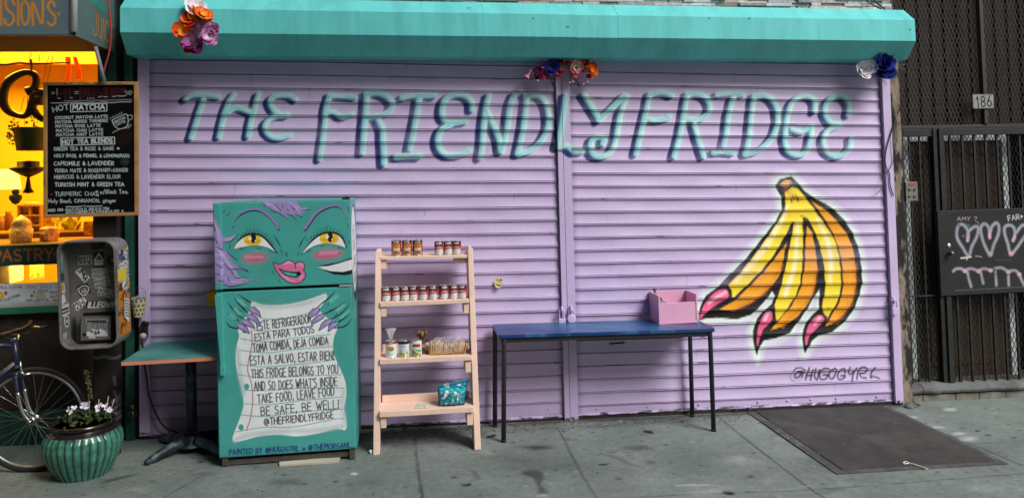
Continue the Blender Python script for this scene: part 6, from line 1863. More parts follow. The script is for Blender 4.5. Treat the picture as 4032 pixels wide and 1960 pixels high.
mc.fill([(820, 590), (870, 530), (920, 580), (900, 620), (850, 625)], lin('4f8076'), soft=8, smooth=True); mc.fill([(900, 460), (960, 440), (970, 530), (930, 540)], lin('7d5f86'), soft=8)
mc.ell((1120, 480), 110, 75, lin('9a9fa8'), soft=16); mc.fill([(1230, 430), (1330, 390), (1290, 480), (1270, 520)], lin('8d8797'), soft=8)
for c in ((1000, 600), (1100, 610), (1200, 590), (1060, 560), (1160, 555)):
    mc.ell(c, 62, 45, lin('b5a98a'), soft=16)
mc.text('OUR', (722, 725), (880, 718), 36, 8, lin('4d4450'), seed=6); mc.text('LENTIL', (935, 742), (1355, 722), 72, 9, lin('6a4438'), seed=7)
mc.text('MAC', (1365, 512), (1580, 515), 60, 8, lin('53535a'), seed=8); mc.text('QUI', (1375, 650), (1590, 620), 66, 9, lin('a03a3a'), seed=9); mc.text('BO', (1465, 735), (1600, 735), 56, 8, lin('4d3a3a'), seed=10)
painted_front('menu_strip', mc, -.002, .02, pmat('menu_paper', rough=.6, var=.08), cafe, rnd=.002)
pcv = Canvas(uu, np.arange(1.252, 1.389, .0035), (.010, .06, .045), pj(-.012), kx)
pcv.use(0, 600, 1.926)
pcv.text('PASTRY', (-55, 824), (400, 816), 84, 6.5, lin('b8662e'), soft=.4, seed=3, jit=.015)
pcv.fill([(-40, 745), (-5, 735), (20, 760), (0, 800), (-40, 790)], lin('b8662e')); pcv.fill([(402, 770), (412, 758), (424, 770), (412, 784)], lin('b8662e'))
painted_front('pastry_sign', pcv, -.012, .08, pmat('sign_paint', rough=.5, var=.2), cafe, rnd=.003)
m = MB(); m.boxp((-4.6, -.012, 1.2515), (-3.104, .07, 1.3885)); m.build('transom', GRNP, cafe)
m = MB()
m.boxp((-4.58, .035, 1.0035), (WXR - .002, .041, 1.251)); m.boxp((-4.58, .036, 1.39), (WXR - .002, .042, 2.724))
gl = bpy.data.materials.new('window_glass'); gl.use_nodes = True
_n = gl.node_tree; _n.nodes.clear()
_o = _n.nodes.new('ShaderNodeOutputMaterial'); _t = _n.nodes.new('ShaderNodeBsdfTransparent'); _g = _n.nodes.new('ShaderNodeBsdfGlossy'); _x = _n.nodes.new('ShaderNodeMixShader'); _f = _n.nodes.new('ShaderNodeLayerWeight')
_f.inputs[0].default_value = .15; _g.inputs['Roughness'].default_value = .03
_mp = _n.nodes.new('ShaderNodeMath'); _mp.operation = 'MULTIPLY'; _mp.inputs[1].default_value = .35
_n.links.new(_f.outputs['Fresnel'], _mp.inputs[0]); _n.links.new(_mp.outputs[0], _x.inputs[0]); _n.links.new(_t.outputs[0], _x.inputs[1]); _n.links.new(_g.outputs[0], _x.inputs[2]); _n.links.new(_x.outputs[0], _o.inputs[0])
m.build('window_pane', gl, cafe)
# the lit room
m = MB()
m.boxp((-5.2, 2.2, 0), (-1.95, 2.25, 3.3)); m.boxp((-5.25, .1, 0), (-5.2, 2.25, 3.3)); m.boxp((-1.99, .1, 0), (-1.95, 2.2, 3.3)); m.boxp((-5.2, .1, 3.3), (-1.95, 2.25, 3.35)); m.boxp((-5.2, .1, -.05), (-1.95, 2.25, 0))
m.build('room', mat('room_yellow', (.86, .52, .035), rough=.8, var=.12, scale=1.5), cafe)
m = MB(); m.boxp((-5.19, 1.7, 2.87), (-1.995, 1.75, 3.29)); m.build('pelmet', mat('pelmet_orange', (.55, .17, .02), rough=.7), cafe)
la = bpy.data.lights.new('cafe_lamp', 'AREA'); la.energy = 150; la.size = 1.4; la.color = (1.0, .56, .06)
lo = bpy.data.objects.new('cafe_lamp', la); COL.objects.link(lo); lo.location = (-3.2, 1.0, 3.25)
lb = bpy.data.lights.new('display_lamp', 'AREA'); lb.energy = 12; lb.size = .5; lb.color = (1.0, .55, .08)
lo = bpy.data.objects.new('display_lamp', lb); COL.objects.link(lo); lo.location = (-2.6, .6, 1.22)
WY = .14
def cf_(K, x, y, Y=WY):
    return W(*K(x, y), Y)
K = crop(0, 200, 2.503)
K.s = 2.503
IRON = mat('iron_black', (.015, .010, .008), rough=.4, var=.3)
m = MB()
def ktube(mb, pts, rs_, K=K, Y=WY, n=12):
    p = spline(pts, 5)
    r = np.interp(np.linspace(0, len(pts) - 1, len(p)), np.arange(len(pts)), rs_)
    mb.tube([cf_(K, x, y, Y) for x, y in p], list(r / K.s * kx), n)
K.s = 2.503
ktube(m, [(268, 405), (320, 380), (358, 320), (345, 245), (280, 215), (190, 235), (90, 300), (40, 400), (35, 520), (90, 600), (180, 640), (250, 640), (300, 590), (330, 500), (350, 420), (440, 410)], [45, 38, 36, 32, 30, 34, 42, 40, 40, 36, 26, 28, 40, 44, 36, 30])
ktube(m, [(350, 480), (430, 490)], [55, 50]); ktube(m, [(330, 590), (370, 640), (430, 680)], [40, 34, 30])
o = m.build('window_letter', IRON, None); tag(o, 'large black curled letter ornament hanging in the cafe window', 'ornament')
m = MB(); ktube(m, [(-40, 135), (60, 138), (180, 122), (280, 128), (420, 128), (560, 122), (685, 120)], [10, 10, 11, 11, 9, 9, 7]); ktube(m, [(310, 200), (312, 130), (298, 95), (315, 90)], [11, 12, 10, 8])
for a in ([(290, 80), (305, 30), (320, 0)], [(385, 110), (388, 40)], [(415, 330), (440, 250), (450, 150), (490, 50)], [(465, 300), (500, 150), (525, 50)], [(205, 590), (240, 450)], [(265, 580), (275, 440)]):
    ktube(m, a, [3] * len(a), n=6)
o = m.build('hanging_branch', mat('branch', (.16, .07, .02), rough=.7), None); tag(o, 'long thin branch with hanging cords across the top of the cafe window', 'branch')
m = MB()
for a in ([(640, 60), (690, 60), (700, 180), (690, 300), (640, 300), (650, 180)], [(715, 60), (750, 60), (800, 200), (800, 280), (745, 275), (740, 180)]):
    m.slab([cf_(K, x, y, .5) for x, y in a], (0, .012, 0))
o = m.build('orange_cloth', mat('cloth_orange', (.85, .12, .015), rough=.8), None, bevel=.004); tag(o, 'orange cloth strips hanging inside the cafe window above the chalkboard', 'cloth')
# hanging plant
q = cf_(K, 295, 760); r0 = 140 / 2.503 * kx
hp = thing('hanging_plant', 'green trailing plant in a dark green hanging pot in the cafe window', 'plant', q)
h = (975 - 760) / 2.503 * kx
m = MB(); m.lathe([(.0, -h), (r0 * .78, -h), (r0 * .97, -.012), (r0 * 1.04, -.012), (r0 * 1.04, .0), (r0 * .95, .0), (r0 * .93, -.02), (0, -.02)], q, 28); m.build('pot', mat('pot_green', (.02, .06, .035), rough=.4), hp)
m = MB(); rs = random.Random(3)
for i in range(64):
    x, y = rs.choice([(rs.uniform(130, 430), rs.uniform(630, 760)), (rs.uniform(110, 200), rs.uniform(650, 900)), (rs.uniform(75, 130), rs.uniform(700, 920))])
    if i > 50: x, y = rs.uniform(75, 160), rs.uniform(700, 920)
    c = Vector([float(v) for v in cf_(K, x, y, WY + rs.uniform(-.06, .06))])
    a = rs.uniform(0, 6.28); L = rs.uniform(.014, .026)
    d = Vector((math.cos(a), rs.uniform(-.4, .4), math.sin(a))).normalized(); s_ = d.orthogonal().normalized()
    m.add([c, c + d * L * .5 + s_ * L * .5, c + d * L, c + d * L * .5 - s_ * L * .5, c + d * L * .5 + d.cross(s_) * L * .1], [(0, 1, 4), (1, 2, 4), (2, 3, 4), (3, 0, 4)], True)
m.build('leaves', mat('ivy', (.07, .17, .045), rough=.5, var=.4, scale=30), hp)
m = MB()
for pts in ([(160, 760), (120, 820), (100, 900)], [(170, 790), (150, 880), (170, 960)], [(240, 640), (240, 740)], [(350, 640), (330, 760)], [(150, 700), (110, 720)]):
    ktube(m, pts, [2.5] * len(pts), n=5)
m.build('stem', mat('ivy_stem', (.06, .05, .02)), hp)
K2 = crop(0, 600, 1.926); K2.s = 1.926
def lathe_px(K_, prof, Y, m_, name, label, cat, n=24):
    """silhouette of revolution: (half width px, y px) about x px"""
    cx = prof[0]
    pr = [(max(.0, w / K_.s * kx), float(cf_(K_, cx, y, Y)[2])) for w, y in prof[1]]
    c = cf_(K_, cx, prof[1][0][1], Y)
    mb = MB(); mb.lathe(pr, (c[0], Y, 0), n)
    o = mb.build(name, m_, None); tag(o, label, cat); return o
lathe_px(K2, (215, [(0, 312), (38, 305), (20, 270), (9, 190), (60, 165), (118, 128), (116, 118), (70, 108), (72, 70), (0, 62)]), WY, IRON, 'iron_lantern', 'dark iron dish shaped lantern hanging below the trailing plant', 'lantern')
lathe_px(K2, (118, [(0, 398), (22, 385), (42, 350), (40, 325), (18, 318), (26, 300), (18, 280), (0, 278)]), WY, mat('iron_green', (.04, .05, .02), rough=.5), 'small_lantern', 'little green bellied ornament hanging beside the lamp shade', 'ornament')
lathe_px(K2, (58, [(98, 282), (72, 130)]), .9, glow_mat('lamp_shade', (1.0, .62, .16), 1.3), 'lamp_shade', 'cream glowing lamp shade inside the cafe', 'lamp')
lathe_px(K2, (160, [(0, 712), (60, 708), (74, 640), (78, 580), (66, 575), (66, 545), (70, 540), (40, 500), (8, 478), (0, 470)]), .25, mat('jar_glass', (.8, .55, .22), rough=.15, var=.5, scale=60, spec=.8, bump=.8, bscale=40), 'cookie_jar', 'cut glass lidded jar glowing amber on the cafe window shelf', 'jar')
t = thing('shelf_unit', 'pale wooden pigeonhole shelves against the cafe back wall', 'shelves', cf_(K2, 210, 520, .9))
a, b = cf_(K2, 128, 642, .9), cf_(K2, 300, 405, .9)
m = MB()
for f in (0, .33, .66, .985):
    z = a[2] + (b[2] - a[2]) * f; m.boxp((a[0], .9, z), (b[0], 1.15, z + .015))
for f in (0, .5, .965):
    x = a[0] + (b[0] - a[0]) * f; m.boxp((x, .905, a[2] + .001), (x + .013, 1.145, b[2] - .001))
m.build('boards', mat('shelf_wood', (.6, .33, .09), rough=.6), t)
rs = random.Random(2)
for i in range(6):
    f, g = (i % 2) * .5 + .12, (i // 2) * .33 + .05
    x, z = a[0] + (b[0] - a[0]) * f, a[2] + (b[2] - a[2]) * g + .016
    m = MB(); m.boxp((x, .95, z), (x + rs.uniform(.05, .09), 1.1, z + rs.uniform(.05, .1))); o = m.build('storage_box', mat('box_amber%d' % (i % 3), [(.5, .25, .06), (.75, .5, .2), (.35, .14, .05)][i % 3], rough=.6), None, bevel=.006)
    tag(o, ['squat brown', 'tall cream', 'small russet', 'broad brown', 'narrow cream', 'top russet'][i] + ' storage box on the cafe shelves', 'box', 'boxes on the cafe shelves')
m = MB()
rs = random.Random(8); q = cf_(K2, 368, 635, .28)
m.lathe([(0, -.065), (.05, -.062), (.055, -.02), (.06, .02), (.052, .055), (.03, .068), (0, .06)], q, 16, False, lambda a_, z: 1 + .18 * math.sin(3 * a_ + z * 30))
o = m.build('paper_bag', mat('kraft', (.7, .4, .14), rough=.7, var=.4, scale=20, dark=(.16, .07, .02), dscale=14), None); tag(o, 'crumpled brown paper bag on the cafe window shelf', 'bag')
a, b = cf_(K2, 205, 706, .2), cf_(K2, 375, 676, .2)
m = MB(); m.prism([(a[0] + .02, .16, a[2]), (b[0] - .01, .16, a[2]), (b[0], .14, b[2]), (a[0], .14, b[2])], [(a[0] + .02, .30, a[2]), (b[0] - .01, .30, a[2]), (b[0], .32, b[2]), (a[0], .32, b[2])])
o = m.build('tray', IRON, None, bevel=.004); tag(o, 'black tray on the cafe window shelf above the pastry sign', 'tray')
m = MB(); m.boxp((-4.5, .1, 1.29), (WXR, .7, 1.3885)); o = m.build('window_shelf', mat('shelf_dark', (.2, .09, .03), rough=.6), None); tag(o, 'brown shelf behind the pastry sign in the cafe window', 'shelf')
a, b = cf_(K2, -60, 1005, .4), cf_(K2, 78, 852, .4)
m = MB(); m.boxp((a[0], .4, a[2]), (b[0], .6, b[2])); o = m.build('display_case', mat('case_pale', (.75, .72, .55), rough=.25, var=.3, scale=6), None, bevel=.01); tag(o, 'pale lit display case low in the cafe window', 'display case')
a, b = cf_(K2, 225, 962, .5), cf_(K2, 330, 852, .5)
m = MB(); m.boxp((a[0], .5, a[2]), (b[0], .51, b[2])); o = m.build('poster', mat('poster_amber', (.6, .35, .08), rough=.7, var=.9, scale=40), None); tag(o, 'small printed poster low in the cafe window', 'poster')

# fascia sign box
sg = thing('fascia_sign', 'grey cafe fascia box lettered in ochre, jutting out above the window', 'sign', (-2.8, -.33, 2.9))
SX, SYF = -2.0, -.658
SZ = 2.699
GREY, OCH = lin('5d7076'), lin('c98322')
q = Canvas(np.arange(-3.3, SX - .012, .004), np.arange(SZ, 3.45, .004), GREY, pj(SYF), 1 / 600.)
q.use(0, 0, 2.087)
def ltr(cv, sts, r=9):
    for s in sts:
        cv.stroke(s, r, OCH, soft=.3, smooth=len(s) > 3)
ltr(q, [[(8, -60), (10, 205)], [(118, 40), (100, 0), (70, -20), (45, 20), (60, 80), (105, 120), (112, 170), (85, 205), (50, 200), (38, 160)], [(150, -60), (150, 205)], [(205, 10), (178, 50), (180, 160), (208, 205), (236, 160), (236, 60), (205, 10)], [(272, 205), (268, 20), (345, 195), (352, -60)], [(450, 50), (430, 15), (402, 25), (395, 65), (425, 105), (452, 140), (450, 190), (420, 210), (393, 185)]])
q.fill([(468, 115), (482, 98), (497, 115), (482, 130)], OCH)
ltr(q, [[(-40, 205), (-40, -60)], [(-120, -60), (-90, 205), (-60, -60)]])
painted_front('front_board', q, SYF, .03, pmat('fascia_paint', rough=.55, var=.15, scale=4, fine=.06), sg, rnd=.003)
q = Canvas(np.arange(SYF + .012, .0, .004), np.arange(SZ, 3.45, .004), lin('5a7472'), lambda px, py: tuple(WX(px, py, SX)[[1, 2]]), 1 / 600.)
q.use(0, 0, 2.087)
q.fill([(720, -60), (790, 0), (880, 70), (890, 110), (820, 70), (740, 10)], lin('2f8f80'), soft=6)
ltr(q, [[(790, 110), (796, 230), (792, 290), (775, 285), (765, 235)], [(808, 130), (812, 270), (825, 310), (836, 290), (836, 150)], [(852, 160), (857, 325)], [(893, 215), (880, 175), (868, 200), (866, 300), (880, 350), (895, 330)], [(912, 200), (916, 375)], [(914, 210), (935, 215)], [(914, 290), (930, 300)], [(916, 370), (938, 385)]], 8)
Yg, Zg = np.meshgrid(q.us, q.vs)
grid_obj('side_board', np.stack([np.full(Yg.shape, SX), Yg, Zg], -1), q.c, pmat('fascia_paint', rough=.55, var=.15, scale=4), sg)
m = MB(); m.boxp((-4.6, SYF + .034, SZ + .004), (SX - .006, -.002, 3.6)); m.boxp((-4.6, SYF + .003, SZ), (-3.304, SYF + .033, 3.6)); m.build('box_core', mat('fascia_black', (.010, .010, .010), rough=.8), sg)
m = MB(); m.tube([(SX - .002, SYF + .002, SZ + .02), (SX - .002, SYF + .002, 3.5)], .021, 12); m.build('corner_trim', mat('trim_white', (.62, .6, .6), rough=.4, var=.25, scale=14, stretch=(1, 1, .2)), sg)
K1 = crop(0, 0, 2.087)
m = MB(); m.tube([W(*K1(x, y), -.42) for x, y in ((785, 385), (822, 530), (858, 672))], .012, 10); o = m.build('strut', mat('strut_grey', (.2, .21, .22), rough=.5), None); tag(o, 'grey steel strut running down from the fascia to the chalkboard', 'strut')
m = MB(); m.tube([W(*K1(x, y), -.40) for x, y in [tuple(p) for p in spline([(888, -20), (902, 120), (912, 250), (910, 340), (895, 440), (872, 520), (850, 600)], 5)]], .006, 8); o = m.build('red_cord', mat('cord_red', (.35, .03, .03), rough=.5), None); tag(o, 'red cord hanging down beside the fascia sign', 'cord')

# ------------------------------------------------------------------ chalkboard
CY_ = -.38
cbx0, cbx1 = float(W(172, 600, CY_)[0]), float(W(543, 600, CY_)[0])
cbz1, cbz0 = float(W(360, 323.5, CY_)[2]), float(W(352, 853, CY_)[2])
cb = thing('chalkboard', 'wood framed chalkboard menu of hot matcha and tea blends', 'chalkboard', ((cbx0 + cbx1) / 2, CY_, (cbz0 + cbz1) / 2))
fw = .021
q = Canvas(np.arange(cbx0 + fw, cbx1 - fw + .002, .0022), np.arange(cbz0 + fw, cbz1 - fw + .002, .0022), (.0035, .004, .005), pj(CY_), kx * .93)
for c in ((.2, .9), (.7, .85), (.5, .1), (.85, .4)):
    pass
CH = (.50, .56, .54); CH2 = (.38, .46, .46)
q.use(180, 320, 4.472)
q.ell((800, 200), 700, 110, (.014, .005, .005), soft=120, op=.9); q.ell((1350, 980), 220, 160, (.014, .007, .006), soft=120, op=.7); q.ell((140, 700), 160, 260, (.010, .006, .005), soft=150, op=.7)
RDC = (.045, .009, .011)
q.text('HI', (205, 290), (430, 290), 150, 17, RDC, seed=1); q.text('BU', (600, 270), (850, 260), 140, 17, RDC, seed=2); q.text('STIES', (900, 275), (1400, 260), 140, 15, RDC, seed=3)
for st in ([(205, 300), (250, 305)], [(420, 295), (465, 290)], [(600, 300), (600, 300)], [(920, 285), (980, 265)], [(1010, 270), (1080, 280)], [(1170, 270), (1230, 265)], [(1260, 255), (1320, 265), (1410, 255)], [(1390, 160), (1430, 230)], [(190, 130), (190, 240)], [(500, 190), (560, 180)], [(510, 220), (570, 215)], [(100, 200), (140, 190)], [(95, 225), (150, 215)], [(1440, 180), (1475, 240), (1510, 190), (1480, 170), (1460, 200)]):
    q.stroke(st, 5, CH, soft=.8, op=.6)
for x in (730, 765, 800, 840):
    q.ell((x, 300), 8, 8, CH, op=.8)
q.stroke([(90, 385), (300, 382), (500, 372), (680, 380), (800, 372), (900, 380), (1000, 366), (1150, 378), (1300, 365), (1500, 360)], 9, (.3, .29, .34), soft=.8, op=.8); q.stroke([(320, 345), (700, 340), (1000, 335), (1510, 322)], 6, (.24, .23, .28), soft=.8, op=.7)
q.text('HOT', (125, 540), (400, 490), 90, 8, CH2, seed=4, jit=.06); q.text('MATCHA', (470, 505), (1030, 495), 86, 9, CH, seed=5)
q.stroke([(430, 402), (1072, 395), (1068, 525), (432, 540), (430, 402)], 6, CH, smooth=False)
for i, (s, a, b) in enumerate((('COCONUT MATCHA LATTE', (160, 668), (1085, 642)), ('MATCHA GINGER TURMERIC', (162, 742), (1088, 715)), ('MATCHA ROSE LATTE', (168, 815), (955, 802)), ('MATCHA CHAI LATTE', (175, 893), (1000, 880)), ('MATCHA MINT LATTE', (178, 967), (1002, 955)))):
    q.text(s, a, b, 46, 5.6, CH2, seed=10 + i, jit=.06, soft=.8)
q.text('HOT TEA BLENDS', (290, 1105), (1165, 1078), 72, 9, CH, seed=16); q.stroke([(258, 1000), (1205, 985), (1208, 1105), (262, 1130), (258, 1000)], 7, CH, smooth=False)
q.stroke([(1160, 690), (1220, 655), (1330, 610), (1410, 580), (1440, 640), (1445, 720), (1420, 790), (1350, 830), (1280, 840), (1220, 800), (1180, 740), (1160, 690)], 6, CH); q.stroke([(1430, 620), (1480, 595), (1520, 620), (1510, 660), (1460, 690)], 6, CH2); q.stroke([(1170, 908), (1220, 880), (1290, 850)], 5, CH2); q.stroke([(1380, 838), (1440, 800), (1470, 760)], 4, CH2); q.stroke([(1440, 830), (1490, 790), (1500, 760)], 4, CH2)
q.text('MATCHA', (1215, 745), (1400, 655), 42, 5, CH2, seed=20); q.text('LATTE', (1250, 780), (1400, 725), 36, 5, CH2, seed=21)
for x, y in ((1135, 650), (1175, 630), (1215, 615), (1255, 600), (1295, 580), (1330, 560)):
    q.stroke([(x - 8, y - 15), (x + 8, y - 5), (x - 4, y + 6), (x + 6, y + 18)], 3.5, CH2)
q.use(180, 580, 4.472)
for i, (s, a, b, hh_) in enumerate((('GREEN TEA & ROSE & SAGE', (140, 58), (1190, 45), 58), ('HOLY BASIL & FENNEL & LEMONGRASS', (148, 172), (1465, 175), 52), ('CAMOMILE & LAVENDER', (140, 318), (1190, 312), 66), ('YERBA MATE & ROSEMARY+GINGER', (152, 440), (1435, 430), 58), ('HIBISCUS & LAVENDER ELIXIR', (148, 555), (1305, 545), 62), ('TURKISH MINT & GREEN TEA', (155, 690), (1370, 680), 64), ('TURMERIC CHAI:', (155, 855), (920, 850), 64), ('w/Black Tea,', (955, 820), (1440, 805), 66), ('Holy Basil, CiNNAMON, ginger', (42, 975), (1230, 965), 60), ('ADD ON :', (22, 1130), (345, 1120), 40), ('OAT/COLD MILK:0.75\u00a2', (355, 1125), (1110, 1100), 42), ('SOY/HEMP/ALMOND:0,50 \u00a2', (350, 1178), (1360, 1140), 38))):
    q.text(s, a, b, hh_, 5.6, CH if i in (2, 5) else CH2, seed=30 + i, jit=.06, soft=.8)
q.ell((1270, 20), 26, 18, CH, soft=8, op=.8)
q.ell((890, 780), 28, 15, CH2, soft=8, op=.9, rot=-15); q.ell((905, 845), 28, 18, CH2, soft=8, op=.9)
q.stroke([(350, 1050), (420, 1045), (500, 1050), (640, 1035)], 6, CH); q.stroke([(710, 1040), (850, 1038), (985, 1032)], 6, CH); q.ell((675, 1030), 14, 10, CH)
q.ell((1385, 255), 75, 62, (.06, .06, .05), soft=6, op=.5); q.ell((1385, 255), 64, 52, (.014, .012, .012), soft=6, op=.8); q.text('44', (1350, 275), (1425, 275), 40, 5, (.06, .06, .05))
q.ell((90, 830), 30, 24, (.14, .02, .02), soft=18, op=.7)
q.stroke([(2, 1185), (1500, 1160)], 3, (.02, .02, .02))
sh = lambda Z: -.0135 * (Z - (cbz0 + cbz1) / 2)
painted_front('slate', q, CY_ + .006, .012, pmat('slate', rough=.9, var=.3, scale=8, spec=.06), cb, rnd=.001)
OAK = mat('oak_frame', lin('a67f4c'), rough=.55, var=.18, scale=7, stretch=(.3, 1, 1), bump=.2, bscale=80, dark=lin('6f5330'), dscale=9, damt=.5)
for A, B_ in (((cbx0, cbz1 - fw + .0005), (cbx1, cbz1)), ((cbx0, cbz0), (cbx1, cbz0 + fw - .0005)), ((cbx0, cbz0 + fw), (cbx0 + fw - .0005, cbz1 - fw)), ((cbx1 - fw + .0005, cbz0 + fw), (cbx1, cbz1 - fw))):
    m = MB(); m.boxp((A[0], CY_ - .008, A[1]), (B_[0], CY_ + .022, B_[1])); m.build('frame_bar', OAK, cb, bevel=.002)
q = Canvas(np.arange(cbx0 + .05, cbx1 - .05, .002), np.arange(cbz1 - fw + .004, cbz1 - .004, .002), lin('a67f4c'), pj(CY_ - .009), kx)
q.use(0, 0, 2.087)
q.text('NEW YOU NEW', (490, 693), (880, 691), 14, 2.6, (.03, .02, .015), seed=2, op=.85); q.stroke([(920, 688), (945, 682), (965, 690), (990, 684), (1010, 690)], 2.6, (.03, .02, .015), op=.85)
Xq, Zq = np.meshgrid(q.us, q.vs)
grid_obj('frame_lettering', np.stack([Xq, np.full(Xq.shape, CY_ - .0092), Zq], -1), q.c, pmat('oak_lettered', rough=.55, var=.2, scale=9), cb)
q = Canvas(np.arange(cbx0 + .004, cbx0 + fw - .004, .002), np.arange(cbz0 + .05, cbz1 - .05, .002), lin('a67f4c'), pj(CY_ - .009), kx)
q.use(0, 550, 1.788)
q.text('HELLO FRIENDS', (314, 330), (310, 60), 14, 2.2, (.03, .02, .015), seed=2, op=.85)
Xq, Zq = np.meshgrid(q.us, q.vs)
grid_obj('frame_lettering', np.stack([Xq, np.full(Xq.shape, CY_ - .0092), Zq], -1), q.c, pmat('oak_lettered', rough=.55, var=.2, scale=9), cb)

# more of the cafe's interior
K3 = crop(0, 550, 1.788)
def room_box(name, lab, cat, pts, Y, d, mt, bev=.006):
    a, b = W(*K3(*pts[0]), Y), W(*K3(*pts[1]), Y)
    m = MB(); m.boxp((a[0], Y, b[2]), (b[0], Y + d, a[2])); o = m.build(name, mt, None, bevel=bev); tag(o, lab, cat)
room_box('coffee_machine', 'amber lit coffee machine below the right end of the chalkboard', 'machine', ((585, 575), (668, 672)), .7, .25, mat('machine_amber', (.25, .1, .02), rough=.3, var=.6, scale=22, dark=(.7, .45, .15), dscale=14, damt=.8))
room_box('counter', 'dark brown counter top behind the cafe window shelf', 'counter', ((-60, 665), (700, 700)), .75, .5, mat('counter_brown', (.12, .05, .015), rough=.4))
rs = random.Random(44)
for i, x in enumerate((8, 34, 58)):
    c = W(*K3(x, 640), .8)
    m = MB(); h = rs.uniform(.09, .16); m.lathe([(0, 0), (.03, 0), (.032, h * .7), (.02, h * .85), (.022, h), (0, h)], c, 16)
    o = m.build('storage_jar', mat('jar_%s' % ('amber', 'honey', 'brown')[i], [(.55, .28, .05), (.75, .45, .12), (.3, .12, .03)][i], rough=.2, spec=.7), None)
    tag(o, ('amber', 'honey coloured', 'brown')[i] + ' storage jar on the cafe counter at the far left', 'jar', 'jars on the cafe counter')
m = MB()
for i in range(26):
    x, y = rs.uniform(400, 560), rs.uniform(560, 670)
    c = Vector([float(v) for v in W(*K3(x, y), 1.1 + rs.uniform(-.1, .1))]); L = rs.uniform(.10, .2); a = rs.uniform(.6, 2.5)
    d = Vector((math.cos(a), rs.uniform(-.3, .3), math.sin(a))).normalized(); s_ = d.orthogonal().normalized()
    m.add([c, c + d * L * .5 + s_ * L * .16, c + d * L, c + d * L * .5 - s_ * L * .16], [(0, 1, 2, 3)])
m.lathe([(0, -.16), (.06, -.16), (.08, -.02), (0, -.02)], W(*K3(480, 660), 1.1), 16)
o = m.build('house_plant', mat('plant_lit', (.45, .42, .05), rough=.5, var=.4, scale=20), None); tag(o, 'broad leaved house plant in the back of the cafe under the chalkboard', 'plant')
for i, (x, z, w, h) in enumerate(((-3.05, 2.15, .32, .42), (-2.62, 1.72, .26, .2))):
    m = MB(); m.boxp((x, 2.16, z), (x + w, 2.195, z + h)); o = m.build('wall_picture', mat('picture_amber%d' % i, (.4, .2, .04), rough=.6, var=.8, scale=9, dark=(.75, .5, .1), dscale=6, damt=.8), None, bevel=.006)
    tag(o, ('tall', 'small wide')[i] + ' framed picture on the yellow cafe wall', 'picture')

# ------------------------------------------------------------------ old payphone shell with stickers
YF_, YB = -.70, -.575
ph = thing('payphone_shell', 'battered steel payphone enclosure covered in stickers below the chalkboard', 'payphone', (-1.91, -.6, 1.1))
hx0, hx1, hz0, hz1 = -2.078, -1.744, .803, 1.452
pk_ = lambda z: .032 * (1.13 - z)
def rrect(x0, x1, z0, z1, r, n=7):
    out = []
    for (cx, cz, a0) in ((x1 - r, z1 - r, 0), (x0 + r, z1 - r, 90), (x0 + r, z0 + r, 180), (x1 - r, z0 + r, 270)):
        for i in range(n + 1):
            a = math.radians(a0 + 90 * i / n)
            out.append((cx + r * math.cos(a), cz + r * math.sin(a)))
    return out
loops = [(0.0, -.485, .070), (0.0, YF_ + .006, .070), (-.003, YF_ - .002, .068), (-.010, YF_ - .003, .062), (-.014, YF_ + .004, .058), (-.016, YB, .055)]
m = MB()
vs, fs = [], []
for (g, y, r) in loops:
    L = rrect(hx0 - g, hx1 + g, hz0 - g, hz1 + g, r)
    vs += [(x + pk_(z), y, z) for x, z in L]
n = len(L)
for i in range(len(loops) - 1):
    for j in range(n):
        fs.append((i * n + j, i * n + (j + 1) % n, (i + 1) * n + (j + 1) % n, (i + 1) * n + j))
fs.append(tuple(range(n)))
m.add(vs, fs, True)
STL = mat('phone_steel', (.24, .235, .215), rough=.42, var=.3, scale=7, metal=.45, bump=.15, bscale=50, dark=(.05, .048, .042), dscale=5, damt=.7)
sh_ = m.build('shell', STL, ph)
es = sh_.modifiers.new('split', 'EDGE_SPLIT'); es.split_angle = math.radians(50)
def stk(cv, poly, bg, tx=None, ln=None, col=(.02, .02, .02), h=20, r=4, soft=.4):
    cv.fill(poly, bg, soft=3)
us = np.arange(hx0 + .017, hx1 - .017, .002); vs_ = np.arange(hz0 + .017, hz1 - .017, .002)
q = Canvas(us, vs_, (.13, .127, .115), lambda px, py: (lambda p: (p[0] - pk_(p[2]), p[2]))(W(px, py, YB - .001)), 1 / 588.)
q.use(210, 920, 2.555)
r_ = np.random.default_rng(2)
for i in range(60):
    q.ell((r_.uniform(60, 640), r_.uniform(60, 1200)), r_.uniform(10, 80), r_.uniform(10, 120), (.12, .115, .105) if r_.random() < .5 else (.03, .03, .028), soft=60, op=r_.uniform(.1, .4))
q.ell((210, 1000), 40, 160, (.006, .006, .006), soft=40, op=.9)
WS, BS = (.62, .63, .60), (.012, .012, .013)
q.fill([(248, 222), (380, 216), (386, 302), (252, 312)], WS, soft=3)
q.text('ROOTS', (258, 275), (376, 270), 42, 4.2, BS); q.text('ROCK NEW YORK', (262, 303), (378, 297), 20, 2.6, BS)
q.fill([(404, 182), (510, 184), (514, 335), (408, 332)], BS, soft=3)
q.stroke([(457, 200), (415, 270), (502, 268), (457, 200)], 6, WS, smooth=False); q.ell((457, 246), 9, 9, (.2, .2, .2))
q.text('ALPHA', (414, 297), (504, 295), 15, 3, WS); q.text('CHANNEL', (414, 315), (504, 313), 13, 2.6, WS)
q.ell((578, 268), 48, 58, BS, soft=3); q.ell((594, 268), 16, 18, (.3, .3, .3), soft=5)
for a in np.linspace(0, 6.28, 12):
    q.ell((578 + 36 * math.cos(a), 268 + 44 * math.sin(a)), 4, 4, (.25, .25, .25), soft=2)
q.fill([(272, 338), (370, 440), (312, 494), (216, 382)], WS, soft=3)
q.stroke([(250, 372), (270, 390), (290, 360), (300, 420), (320, 400), (300, 450), (340, 440), (310, 475)], 6, BS); q.stroke([(265, 350), (345, 425)], 4, BS)
